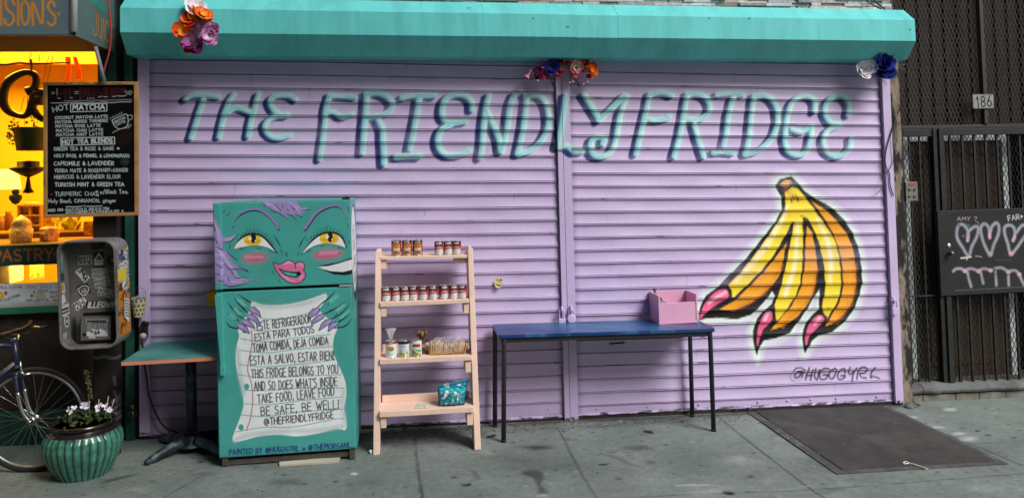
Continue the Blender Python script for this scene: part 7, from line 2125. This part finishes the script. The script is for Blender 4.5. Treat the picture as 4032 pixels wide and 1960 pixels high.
for pl, t1, t2 in (([(388, 354), (544, 348), (548, 438), (392, 446)], ((396, 395), (536, 390)), ((400, 438), (540, 434))), ([(408, 458), (562, 434), (575, 522), (420, 552)], ((418, 500), (556, 480)), ((426, 545), (568, 520))), ([(460, 536), (612, 566), (596, 654), (440, 622)], ((462, 582), (604, 606)), ((446, 622), (592, 650)))):
    q.fill(pl, WS, soft=3)
    q.text('RISOTE', t1[0], t1[1], 30, 3.4, BS, slant=.15, jit=.01); q.text('RISOTE', t2[0], t2[1], 30, 3.4, BS, slant=.15, jit=.01)
q.fill([(232, 532), (345, 495), (380, 592), (268, 634)], BS, soft=3)
q.stroke([(250, 555), (300, 525), (345, 530), (352, 570), (330, 605), (295, 618), (265, 590), (250, 555)], 4, WS); q.fill([(275, 560), (330, 540), (335, 580), (312, 602), (288, 595)], (.4, .4, .4), soft=4); q.stroke([(280, 570), (328, 556)], 4, BS); q.ell((305, 588), 8, 6, BS)
q.fill([(186, 712), (298, 636), (352, 690), (240, 780)], WS, soft=3)
q.text('MIJ', (214, 742), (305, 678), 36, 5, BS); q.text('XXX', (242, 770), (330, 706), 30, 4.2, BS)
q.fill([(330, 650), (352, 655), (350, 690), (332, 685)], (.4, .04, .04), soft=4)
q.fill([(326, 680), (638, 670), (640, 750), (326, 752)], BS, soft=3)
q.text('ILLEQWIP', (345, 742), (632, 735), 52, 6.5, (.5, .5, .48), slant=.25, jit=.01, soft=.3)
q.ell((612, 372), 28, 32, (.25, .25, .24), soft=3); q.ell((612, 372), 20, 24, (.03, .03, .03), soft=3); q.ell((608, 380), 12, 9, (.4, .4, .4), soft=4)
q.text('GUAK', (385, 155), (525, 140), 50, 8, (.015, .012, .01), op=.8, seed=3)
q.fill([(300, 795), (640, 775), (640, 818), (300, 828)], (.004, .004, .004), soft=4)
Xq, Zq = np.meshgrid(us, vs_)
grid_obj('back_panel', np.stack([Xq + pk_(Zq), np.full(Xq.shape, YB - .001), Zq], -1), q.c, pmat('sticker_steel', rough=.5, var=.2, scale=9, spec=.4, bump=.1), ph)
# coin box with its sticker
YC = YB - .055
a, b = W(*crop(210, 920, 2.555)(268, 1082), YC), W(*crop(210, 920, 2.555)(580, 830), YC)
q = Canvas(np.arange(a[0], b[0], .002), np.arange(a[2], b[2], .002), (.12, .118, .105), pj(YC), 1 / 600.)
q.use(210, 920, 2.555)
q.fill([(332, 862), (546, 860), (546, 1030), (334, 1026)], (.6, .61, .6), soft=3); q.fill([(336, 866), (540, 864), (540, 898), (336, 900)], (.03, .035, .06), soft=3)
for st in ([(345, 970), (350, 905), (380, 900), (385, 935), (352, 945), (390, 985)], [(405, 925), (425, 900), (438, 925), (408, 940), (440, 950)], [(470, 900), (450, 915), (475, 935), (452, 950)], [(490, 925), (505, 905), (515, 930), (490, 945), (518, 955)], [(525, 960), (520, 905), (548, 912), (530, 935), (552, 985)]):
    q.stroke(st, 13, (.02, .02, .025), soft=.3); q.stroke(st, 8, (.22, .23, .23), soft=.3)
q.text('64', (415, 1012), (465, 1008), 34, 5, BS); q.fill([(355, 1026), (425, 1026), (420, 1052), (352, 1050)], (.45, .46, .44), soft=3)
q.fill([(296, 998), (332, 998), (332, 1030), (296, 1030)], (.004, .004, .004))
painted_front('coin_box', q, YC, .053, pmat('sticker_steel'), ph, rnd=.006)
# right flank, solid with stickers
ys_ = np.arange(YF_ + .012, -.49, .002); zs_2 = np.arange(hz0 + .06, hz1 - .06, .002)
q = Canvas(ys_, zs_2, (.2, .2, .185), lambda px, py: tuple(WX(px, py, hx1 + .003)[[1, 2]]), 1 / 590.)
ORS = lin('b8741c')
zz0, zz1 = zs_2[0], zs_2[-1]; hh0 = zz1 - zz0
q.proj, q.k = (lambda a_, b_: (YF_ + .012 + a_ * .2, zz0 + b_ * hh0)), .2
q.fill([(0, -.05), (.95, .02), (1, .55), (.75, .6), (0, .62)], ORS, soft=.02)
r_ = np.random.default_rng(9)
for i in range(26):
    x, y, w, h_ = r_.uniform(0, .9), r_.uniform(.45, .98), r_.uniform(.15, .45), r_.uniform(.03, .1)
    c = [(.6, .62, .62), (.02, .02, .03), (.5, .5, .48), (.35, .42, .4), (.6, .4, .5), (.05, .08, .2), lin('d9b42a')][r_.integers(0, 7)]
    q.fill([(x, y), (x + w, y + r_.uniform(-.02, .02)), (x + w, y + h_), (x, y + h_ + r_.uniform(-.02, .02))], c, soft=.01)
    q.stroke([(x + .03, y + h_ * .3), (x + w * .5, y + h_ * .7), (x + w * .9, y + h_ * .4)], .02, (.03, .03, .03), op=.7)
q.fill([(.05, .63), (.75, .62), (.75, .76), (.05, .77)], lin('d8c02e'), soft=.01)
for i in range(22):
    x, y = r_.uniform(.05, .85), r_.uniform(.02, .55)
    q.stroke([(x + r_.uniform(-.12, .12), y + r_.uniform(-.05, .05)) for _ in range(4)], .03, (.08, .03, .01), op=.85)
q.fill([(.45, .2), (.85, .12), (.9, .38), (.5, .42)], (.6, .62, .62), soft=.01)
for i in range(6):
    y = .2 + i * .035
    q.stroke([(.5, y), (.62, y + .01), (.85, y - .02)], .02, (.06, .08, .12))
Yq, Zq = np.meshgrid(ys_, zs_2)
grid_obj('sticker_flank', np.stack([hx1 + .0012 + pk_(Zq), Yq, Zq], -1), q.c, pmat('sticker_flank', rough=.5, var=.12, scale=14), ph)
q = Canvas(ys_[ys_ < YB - .004], zs_2, (.15, .148, .135), lambda px, py: tuple(WX(px, py, hx0 + .02)[[1, 2]]), 1 / 590.)
q.use(210, 920, 2.555)
q.fill([(48, 225), (110, 220), (105, 360), (55, 365)], (.14, .24, .21), soft=6); q.fill([(65, 500), (120, 498), (125, 595), (68, 600)], (.5, .5, .46), soft=3); q.fill([(75, 510), (118, 510), (110, 570), (80, 570)], lin('c08a2a'), soft=3)
q.fill([(62, 630), (115, 605), (130, 680), (75, 725)], WS, soft=3); q.fill([(70, 725), (155, 695), (165, 800), (80, 840)], (.5, .5, .48), soft=3); q.stroke([(85, 770), (150, 745)], 10, BS); q.stroke([(85, 805), (155, 775)], 8, BS)
q.ell((130, 880), 25, 62, WS, soft=3); q.ell((130, 880), 17, 48, BS, soft=3); q.ell((130, 880), 8, 22, WS, soft=3)
q.fill([(85, 1000), (130, 990), (125, 1080), (85, 1085)], (.36, .36, .34), soft=6); q.fill([(105, 1120), (155, 1100), (160, 1155), (110, 1175)], (.45, .45, .43), soft=4); q.fill([(55, 400), (120, 395), (120, 470), (60, 480)], (.04, .04, .045), soft=10)
Yq, Zq = np.meshgrid(q.us, q.vs)
grid_obj('inner_flank', np.stack([hx0 + .0175 + pk_(Zq), Yq, Zq], -1), q.c, pmat('sticker_steel'), ph)
pq = Canvas(np.arange(-2.02, -1.875, .004), np.arange(0.0, 2.3, .004), (.016, .012, .010), pj(-.33), 1 / 585.)
pq.use(0, 1100, 1.4557)
GW = (.13, .14, .14)
for st in ([(655, 560), (660, 600)], [(655, 640), (672, 690), (650, 690)], [(640, 700), (705, 700), (640, 750), (705, 790), (650, 800)], [(520, 440), (560, 450), (600, 440), (640, 452), (690, 445)]):
    pq.stroke(st, 8, GW, soft=.8, op=.7, smooth=False)
pst = painted_front('phone_post', pq, -.33, .07, pmat('post_black', rough=.7, var=.4, scale=8), None, rnd=.004)
tag(pst, 'black scrawled post that carries the payphone shell', 'post')

# ------------------------------------------------------------------ glazed planter with cyclamen
PCX, PCY = float(W(328, 1750, -.60)[0]), -.60
zg = gz(PCX)
pz = lambda y: float(W(328, 1100 + y / 1.4557, PCY)[2])
pl = thing('planter', 'ribbed jade glazed pot planted with white cyclamen on the pavement', 'planter', (PCX, PCY, zg))
kp = 1 / 1.4557 / 722.
prof = [(0, zg + .001), (143, zg + .002), (146, pz(1150)), (138, pz(1140)), (150, pz(1115)), (190, pz(1050)), (220, pz(985)), (232, pz(930)), (226, pz(890)), (205, pz(862)), (182, pz(848)), (172, pz(838)), (186, pz(826)), (190, pz(815)), (184, pz(806)), (172, pz(806)), (160, pz(822))]
fin = []
for i in range(len(prof) - 1):
    k = 6 if i in (4, 5, 6, 7, 8) else 3
    for j in range(k):
        t = j / k
        fin.append((prof[i][0] + (prof[i + 1][0] - prof[i][0]) * t, prof[i][1] + (prof[i + 1][1] - prof[i][1]) * t, (i + t)))
fin.append((prof[-1][0], prof[-1][1], len(prof) - 1))
NA = 360
A = np.linspace(0, 2 * np.pi, NA, endpoint=False)
NR = 30
GL1, GL2, DBR = np.array((.035, .17, .12)), np.array((.10, .29, .21)), np.array((.020, .013, .011))
V3 = np.zeros((len(fin), NA, 3)); CC = np.zeros((len(fin), NA, 3))
r_ = np.random.default_rng(3)
ph_ = r_.uniform(-.25, .25, NR)
for i, (r, z, s) in enumerate(fin):
    rib = np.abs(np.sin(A * NR / 2 + ph_[(A / (2 * np.pi) * NR).astype(int)] * .0))
    body = 1.0 if 3.4 < s < 9.3 else 0.0
    am = .045 * body * min(1, (s - 3.4) / .6 if s < 4 else 1) * (1 if s < 8 else max(0, (9.3 - s) / 1.3))
    rr = r * kp * (1 + am * (rib ** .45 - 1))
    V3[i] = np.stack([PCX + rr * np.cos(A), PCY + rr * np.sin(A), np.full(NA, z)], -1)
    drip = np.clip((s - 8.7 + .45 * np.sin(A * NR + 1) * .5 + .3 * np.sin(A * 7)) / .8, 0, 1)
    groove = np.clip(1 - rib / .38, 0, 1) * body
    cc = GL1 + (GL2 - GL1) * np.clip(rib - .55, 0, 1)[:, None] * 1.6
    f = np.clip(np.maximum(drip if s > 6.5 else 0, groove * .8), 0, 1)[:, None]
    CC[i] = cc * (1 - f) + DBR * f
    if s > 9.3: CC[i] = DBR
grid_obj('pot', V3, CC, pmat('jade_glaze', rough=.2, var=.45, scale=18, spec=.6, mid=.2, mscale=60), pl, smooth=True, wrap=True)
m = MB(); m.lathe([(0, 0), (165 * kp, 0)], (PCX, PCY, pz(824)), 24); m.build('soil', mat('soil', (.02, .015, .01), rough=.95, bump=.8), pl)
T3 = crop(0, 1100, 1.4557)
m = MB(); rs = random.Random(5)
for i in range(110):
    a, q_ = rs.uniform(0, 6.28), rs.uniform(0, .15)
    c = Vector((PCX + q_ * math.cos(a), PCY + q_ * math.sin(a), pz(822) + rs.uniform(.01, .06)))
    L = rs.uniform(.02, .036); b_ = rs.uniform(0, 6.28)
    d = Vector((math.cos(b_), math.sin(b_), rs.uniform(-.1, .5))).normalized(); s_ = d.cross(Vector((0, 0, 1))).normalized(); up = s_.cross(d)
    vs2 = [c]
    for k in range(9):
        t = k / 8 * 2 * math.pi
        vs2.append(c + d * (L * .5 - L * .5 * math.cos(t)) + s_ * (L * .45 * math.sin(t)) + up * (.006 * math.cos(2 * t)))
    m.add(vs2, [(0, k, k + 1) for k in range(1, 9)], True)
m.build('leaves', mat('cyclamen_leaf', (.022, .05, .022), rough=.5, var=.5, scale=20), pl)
LV = lin('d6d2ef')
for i, (x, y, r) in enumerate(((395, 745, 22), (415, 755, 22), (425, 735, 22), (405, 768, 15), (478, 722, 26), (500, 712, 24), (512, 728, 18), (490, 738, 18), (565, 728, 30), (560, 745, 18), (605, 725, 26), (615, 745, 24), (632, 755, 24))):
    m = MB(); cols = []
    q_ = W(*T3(x, y), PCY - .08 + .05 * (i % 3))
    flower(m, cols, q_, r * kp * .9, LV, lin('efeefa'), 5, 1, i + 200, (0, -.7, .7), .3)
    m.build('flower', SILK, pl, cols=cols)
    m = MB(); m.tube([q_, (q_[0] + .004, q_[1] + .01, pz(815))], .0016, 5); m.build('stem', GRN, pl)
m = MB()
for pts in ([(568, 685), (562, 740), (548, 800)], [(622, 668), (612, 730), (598, 790)], [(655, 684), (640, 730), (622, 780)]):
    m.tube([W(*T3(x, y), PCY - .03) for x, y in pts], .0022, 6)
m.build('plant_sticks', mat('stick_pale', (.5, .42, .3), rough=.7), pl)
m = MB(); rs = random.Random(2)
for i in range(120):
    t = rs.random()
    x = 495 + 24 * t + rs.uniform(-14, 14); y = 520 + 165 * t
    q_ = W(*T3(x, y), PCY + rs.uniform(-.012, .012)); m.ball(q_, rs.uniform(.003, .006), 5, 4)
m.tube([W(*T3(497, 525), PCY), W(*T3(510, 620), PCY), W(*T3(505, 800), PCY)], .002, 5)
m.build('dried_spike', mat('dry_flower', (.12, .09, .045), rough=.9, var=.5, scale=60), pl)

# ------------------------------------------------------------------ bicycle
BY = -.53
bk = thing('bicycle', 'dark blue road bicycle leaning by the cafe behind the planter', 'bicycle', (-2.75, BY, .06))
hub = W(131, 1651, BY)
hx, hz = float(hub[0]), float(hub[2])
RW = .298
CHR = mat('chrome', (.42, .42, .41), rough=.22, metal=.9, var=.15, scale=30)
ALU = mat('alu_rim', (.3, .31, .31), rough=.35, metal=.6, var=.2)
TYR = mat('tyre', (.012, .012, .012), rough=.8)
NVY = mat('bike_navy', (.018, .022, .06), rough=.3, spec=.6)
BKP = mat('bike_black', (.01, .01, .011), rough=.5)
bike_z = lambda x: hz + S * (x - hx)
for wx in (hx, hx - 1.0):
    wz = bike_z(wx)
    w = MB().ring((wx, BY, wz), RW + .006, .0135, n=72, m=8).build('tyre', TYR, bk)
    MB().ring((wx, BY, wz), RW - .014, .010, n=72, m=6, squash=.9).build('rim', ALU, w)
    m = MB()
    for i in range(28):
        a = 2 * math.pi * i / 28
        b_ = a + (.75 if i % 4 < 2 else -.75)
        sy = .028 if i % 2 else -.028
        m.tube([(wx + .02 * math.cos(b_), BY + sy, wz + .02 * math.sin(b_)), (wx + (RW - .02) * math.cos(a), BY, wz + (RW - .02) * math.sin(a))], .0013, 4, False)
    m.build('spokes', CHR, w)
    m = MB()
    for s in (-1, 1):
        m.tube([(wx, BY + s * .022, wz), (wx, BY + s * .030, wz)], .024, 18)
    m.tube([(wx, BY - .055, wz), (wx, BY + .055, wz)], .009, 10)
    m.tube([(wx, BY - .03, wz), (wx, BY + .03, wz)], .014, 12)
    m.build('hub', CHR, w)
B4 = crop(0, 1250, 1.925)
bp_ = lambda x, y, o=0: tuple(W(*B4(x, y), BY) + np.array([0, o, 0]))
m = MB()
for s in (-1, 1):
    o = s * .042
    dx = 0 if s < 0 else 0
    m.tube([tuple(p) for p in spline([bp_(138, 430, o * .8), bp_(150, 500, o), bp_(160, 550, o)], 4)], [.0125] * 9, 12)
m.tube([bp_(138, 425, -.04), bp_(138, 425, .04)], .017, 12)
m.build('fork', NVY, bk)
m = MB()
for s in (-1, 1):
    o = s * .042
    m.tube([tuple(p) for p in spline([bp_(160, 551, o), bp_(178, 640, o), bp_(205, 715, o), (hx, BY + o, hz)], 4)], list(np.linspace(.0125, .008, 13)), 12)
m.build('fork_tip', CHR, bk)
MB().tube([bp_(106, 165), bp_(140, 425)], .0175, 14).build('head_tube', NVY, bk)
m = MB(); m.tube([bp_(104, 150), bp_(108, 172)], .021, 14); m.tube([bp_(136, 360), bp_(140, 378)], .020, 14); m.build('headset', CHR, bk)
bbx, bbz = hx - .58, bike_z(hx - .58) - .04
stz = (hx - .72, BY, bbz + .54)
m = MB()
m.tube([bp_(110, 210), (stz[0], BY, stz[2] - .03)], .0135, 10); m.tube([bp_(132, 335), (bbx, BY, bbz)], .0155, 10); m.tube([(bbx, BY, bbz), stz], .0145, 10)
for s in (-1, 1):
    m.tube([(bbx, BY + s * .03, bbz), (hx - 1.0, BY + s * .06, bike_z(hx - 1.0))], .009, 8); m.tube([(stz[0], BY + s * .02, stz[2] - .05), (hx - 1.0, BY + s * .06, bike_z(hx - 1.0))], .008, 8)
m.build('frame', NVY, bk)
m = MB(); m.tube([stz, (stz[0] - .03, BY, stz[2] + .12)], .012, 10); m.box((stz[0] - .05, BY, stz[2] + .14), (.26, .13, .04)); m.build('saddle', BKP, bk, bevel=.02)
m = MB(); m.ring((bbx, BY - .06, bbz), .085, .004, n=40, m=6); m.tube([(bbx, BY - .05, bbz), (bbx + .1, BY - .07, bbz - .13)], .009, 8); m.tube([(bbx, BY + .05, bbz), (bbx - .1, BY + .07, bbz + .13)], .009, 8); m.build('crankset', CHR, bk)
m = MB(); m.tube([bp_(104, 150), bp_(110, 95)], .012, 10); m.tube([bp_(108, 98), bp_(165, 92)], .013, 10); m.build('stem', BKP, bk)
m = MB()
bc = bp_(160, 92)
m.tube([(bc[0] - .05, bc[1] + .24, bc[2]), (bc[0] - .01, bc[1] + .12, bc[2] + .004), bc, (bc[0] - .01, bc[1] - .12, bc[2] + .004), (bc[0] - .05, bc[1] - .24, bc[2])], .0125, 10)
m.build('handlebar', BKP, bk)
for s in (-1, 1):
    m = MB(); m.tube([(bc[0] - .03, bc[1] + s * .18, bc[2]), (bc[0] - .06, bc[1] + s * .26, bc[2])], .017, 10); m.build('grip', BKP, bk)
    m = MB(); m.tube([(bc[0] + .0, bc[1] + s * .12, bc[2] - .005), (bc[0] + .05, bc[1] + s * .13, bc[2] - .01), (bc[0] + .075, bc[1] + s * .2, bc[2] - .02)], .006, 8); m.build('brake_lever', CHR, bk)
m = MB(); m.tube([bp_(172, 320, -.03), bp_(178, 385, -.03), bp_(200, 430, -.02), bp_(245, 415, -.02)], .007, 8); m.tube([bp_(150, 400, -.035), bp_(190, 410, -.03), bp_(215, 430, -.02)], .006, 8); m.build('brake_caliper', CHR, bk)
m = MB(); m.tube([tuple(p) for p in spline([bp_(250, 100, -.05), bp_(190, 130, -.05), bp_(175, 250, -.04), bp_(175, 330, -.03)], 5)], .003, 6); m.build('brake_cable', BKP, bk)

# ------------------------------------------------------------------ small things on the left rail
q = W(546, 1175, -.085)
bkt = thing('spotted_bucket', 'small cream bucket with dark spots hanging on the left guide rail', 'bucket', q)
hgt = float(q[2] - W(546, 1246, -.085)[2])
AA = np.linspace(0, 2 * np.pi, 60, endpoint=False); hz_ = np.linspace(0, 1, 26)
AV, HV = np.meshgrid(AA, hz_)
RR = .033 + .016 * HV
cc = np.zeros(AV.shape + (3,)); cc[:] = lin('b9b38c')
for i in range(4):
    for j in range(10):
        a0, h0 = j * 2 * math.pi / 10 + (i % 2) * .31, .15 + i * .25
        dd = np.hypot(((AV - a0 + math.pi) % (2 * math.pi) - math.pi) * .04, (HV - h0) * hgt)
        cc[dd < .0075] = (.03, .02, .015)
grid_obj('pail', np.stack([q[0] + RR * np.cos(AV), q[1] + RR * np.sin(AV), q[2] - hgt * (1 - HV)], -1), cc, pmat('tin_spot', rough=.4), bkt, smooth=True, wrap=True)
m = MB(); m.lathe([(0, 0), (.033, 0)], (q[0], q[1], q[2] - hgt + .001), 20); m.build('base', mat('tin_cream', lin('b9b38c')), bkt)
m = MB(); m.tube([tuple(p) for p in spline([(q[0] - .047, q[1], q[2] - .004), (q[0] - .02, q[1] + .02, q[2] + .07), (q[0] + .03, q[1] + .03, q[2] + .05), (q[0] + .047, q[1], q[2] - .004)], 6)], .0016, 6); m.build('handle', mat('wire_dark', (.03, .03, .03)), bkt)
m = MB(); rs = random.Random(1)
for i in range(7):
    m.box((q[0] + rs.uniform(-.03, .03), q[1] + rs.uniform(-.02, .02), q[2] + .004), (.04, .012, .018), Matrix.Rotation(rs.uniform(-1, 1), 3, 'Z') @ Matrix.Rotation(rs.uniform(-.5, .5), 3, 'Y'))
m.build('scraps', mat('scraps', (.2, .2, .22), var=.6, scale=50), bkt)
q = W(566, 1300, -.06)
so_ = thing('socket', 'black weatherproof socket with a round pale plug on the left guide rail', 'socket', q)
m = MB(); m.box((q[0] + .002, -.055, q[2]), (.045, .04, .10)); m.box((q[0] + .01, -.06, q[2] + .045), (.05, .03, .03), Matrix.Rotation(.3, 3, 'Y')); m.build('socket_box', mat('socket_black', (.012, .012, .012), rough=.4), so_, bevel=.006)
p = W(562, 1324, -.09)
m = MB(); m.lathe([(0, 0), (.021, 0), (.023, .006), (.021, .016), (0, .018)], (0, 0, 0), 20); m.v = [(p[0] + x, -.076 - z, p[2] + y) for x, y, z in m.v]; m.build('plug', mat('plug_pale', (.4, .4, .36), rough=.5, var=.3, scale=60), so_)
T6 = crop(450, 1100, 1.6468)
pts = [(178, 390), (190, 470), (197, 560), (212, 650), (222, 740), (250, 820), (285, 900), (330, 955), (390, 985), (450, 1003), (560, 1010), (640, 1000), (700, 985)]
o = MB().tube([W(*T6(x, y), -.07 if y > 420 else -.09) for x, y in [tuple(p) for p in spline(pts, 4)]], .0065, 8).build('power_cable', mat('cable_black', (.012, .012, .013)))
tag(o, 'black power cable drooping from the socket to the back of the fridge', 'cable')
q = W(*T6(118, 850), -.06)
wl_ = thing('hanging_bulb', 'dark bulb with a yellow neck hanging low beside the left guide rail', 'lamp', q)
m = MB(); m.lathe([(0, -.05), (.018, -.048), (.028, -.03), (.026, -.01), (.012, .012)], q, 16); m.build('bulb', mat('bulb_dark', (.03, .03, .03), rough=.15, spec=.7), wl_)
m = MB(); m.lathe([(.012, .0125), (.013, .03), (.008, .04), (0, .04)], q, 16); m.build('neck', mat('neck_yellow', (.3, .2, .02)), wl_)

# ------------------------------------------------------------------ litter and small things on the pavement
m = MB(); rs = random.Random(11)
q = GR(1465, 1786)
for i in range(16):
    m.ball((q[0] + rs.uniform(-.012, .016), q[1] + rs.uniform(-.01, .01), gz(q[0]) + .012 + rs.uniform(-.006, .01)), rs.uniform(.006, .012), 6, 4, (1, .8, .8))
o = m.build('tissue', mat('tissue_white', (.72, .72, .7), rough=.8)); tag(o, 'crumpled white tissue beside the left foot of the ladder shelf', 'tissue')
P5 = crop(2700, 1500, 1.934)
g_ = lambda x, y, h=.014: tuple(np.array(GR(*P5(x, y))) + np.array([0, 0, h]))
m = MB(); m.tube([tuple(p) for p in spline([g_(1700, 638), (g_(1740, 650)), g_(1790, 665), g_(1843, 685)], 5)], .004, 6)
m.tube([tuple(p) for p in spline([g_(1700, 638), g_(1680, 628), g_(1658, 636), g_(1668, 645), g_(1700, 639)], 5)], .0035, 6)
o = m.build('string_loop', mat('string_white', (.62, .6, .52), rough=.7)); tag(o, 'white knotted loop of string lying across the front of the steel plate', 'string')
m = MB(); rs = random.Random(21)
def twig(x, y, L, a, w=.004):
    d = Vector((math.cos(a), math.sin(a), 0)) * L / 2; s_ = Vector((-math.sin(a), math.cos(a), 0)) * w
    c = Vector((x, y, gz(x) + .004 + (.008 if 2.5 < x < 3.66 and y > -1.27 else 0)))
    k = rs.uniform(-.3, .3)
    m.add([c - d, c - d * .3 + s_ + Vector((0, 0, .003)), c + d, c + d * .3 - s_ + Vector((0, 0, .001)), c + s_ * k + Vector((0, 0, .003))], [(0, 1, 4), (1, 2, 4), (2, 3, 4), (3, 0, 4), (0, 3, 2, 1)])
for i in range(300):
    x = rs.uniform(-.3, 2.5)
    y = -.05 - abs(rs.gauss(0, .11))
    twig(x, y, rs.uniform(.008, .045), rs.uniform(-.5, .5), rs.uniform(.001, .0028))
for i in range(70):
    x, y = rs.uniform(-2.4, 3.9), rs.uniform(-1.6, -.1)
    twig(x, y, rs.uniform(.008, .03), rs.uniform(0, 6.28), rs.uniform(.0012, .0035))
o = m.build('leaf_litter', mat('litter', (.035, .027, .02), rough=.9, var=.6, scale=9)); stuff(o); tag(o, 'scattered dark twigs and leaf bits along the foot of the shutters', 'litter')
m = MB()
for i in range(55):
    x, y = rs.uniform(-2.3, 3.9), rs.uniform(-1.6, -.1)
    m.ball((x, y, gz(x) + .004 + (.008 if 2.5 < x < 3.66 and y > -1.27 else 0)), rs.uniform(.002, .0045), 5, 4, (1.3, 1, .6))
o = m.build('paper_specks', mat('specks', (.42, .42, .4), rough=.9, var=.4, scale=9)); stuff(o); tag(o, 'tiny pale scraps dotted over the pavement', 'litter')
def leaf(px, py, L, a, lab, mt):
    q = GR(px, py)
    mb = MB(); d = Vector((math.cos(a), math.sin(a), .0)); s_ = Vector((-math.sin(a), math.cos(a), .15)); c = Vector((q[0], q[1], gz(q[0]) + .006))
    vs = []
    for i in range(7):
        t = i / 6; w = L * .15 * math.sin(math.pi * min(1, t * .92 + .05))
        for k in (-1, 0, 1):
            vs.append(c + d * L * (t - .5) + s_ * w * k + Vector((0, 0, .002 * math.sin(t * 4) + .003 * abs(k) + .002 * math.sin(t * 9 + k))))
    mb.add(vs, [(i * 3 + k, i * 3 + k + 1, i * 3 + k + 4, i * 3 + k + 3) for i in range(6) for k in (0, 1)], True)
    o = mb.build('dead_leaf', mt); tag(o, lab, 'leaf')
LF = mat('leaf_dark', (.03, .024, .018), rough=.8); LG = mat('leaf_green', (.10, .13, .05), rough=.7)
leaf(1936, 1720, .085, .4, 'curled brown leaf beside the front left table leg', LF)
leaf(2554, 1703, .09, -.9, 'dark twig like leaf below the middle of the blue table', LF)
leaf(2872, 1945, .07, -.6, 'dark curled leaf near the bottom edge of the pavement', LF)
leaf(3565, 1779, .075, -.2, 'black dry leaf lying on the steel plate', LF)
leaf(2380, 1829, .08, .15, 'yellow green grass blade on the pavement before the table', LG)
leaf(1840, 1912, .06, .0, 'small grey leaf on the pavement left of the dark stain', LF)
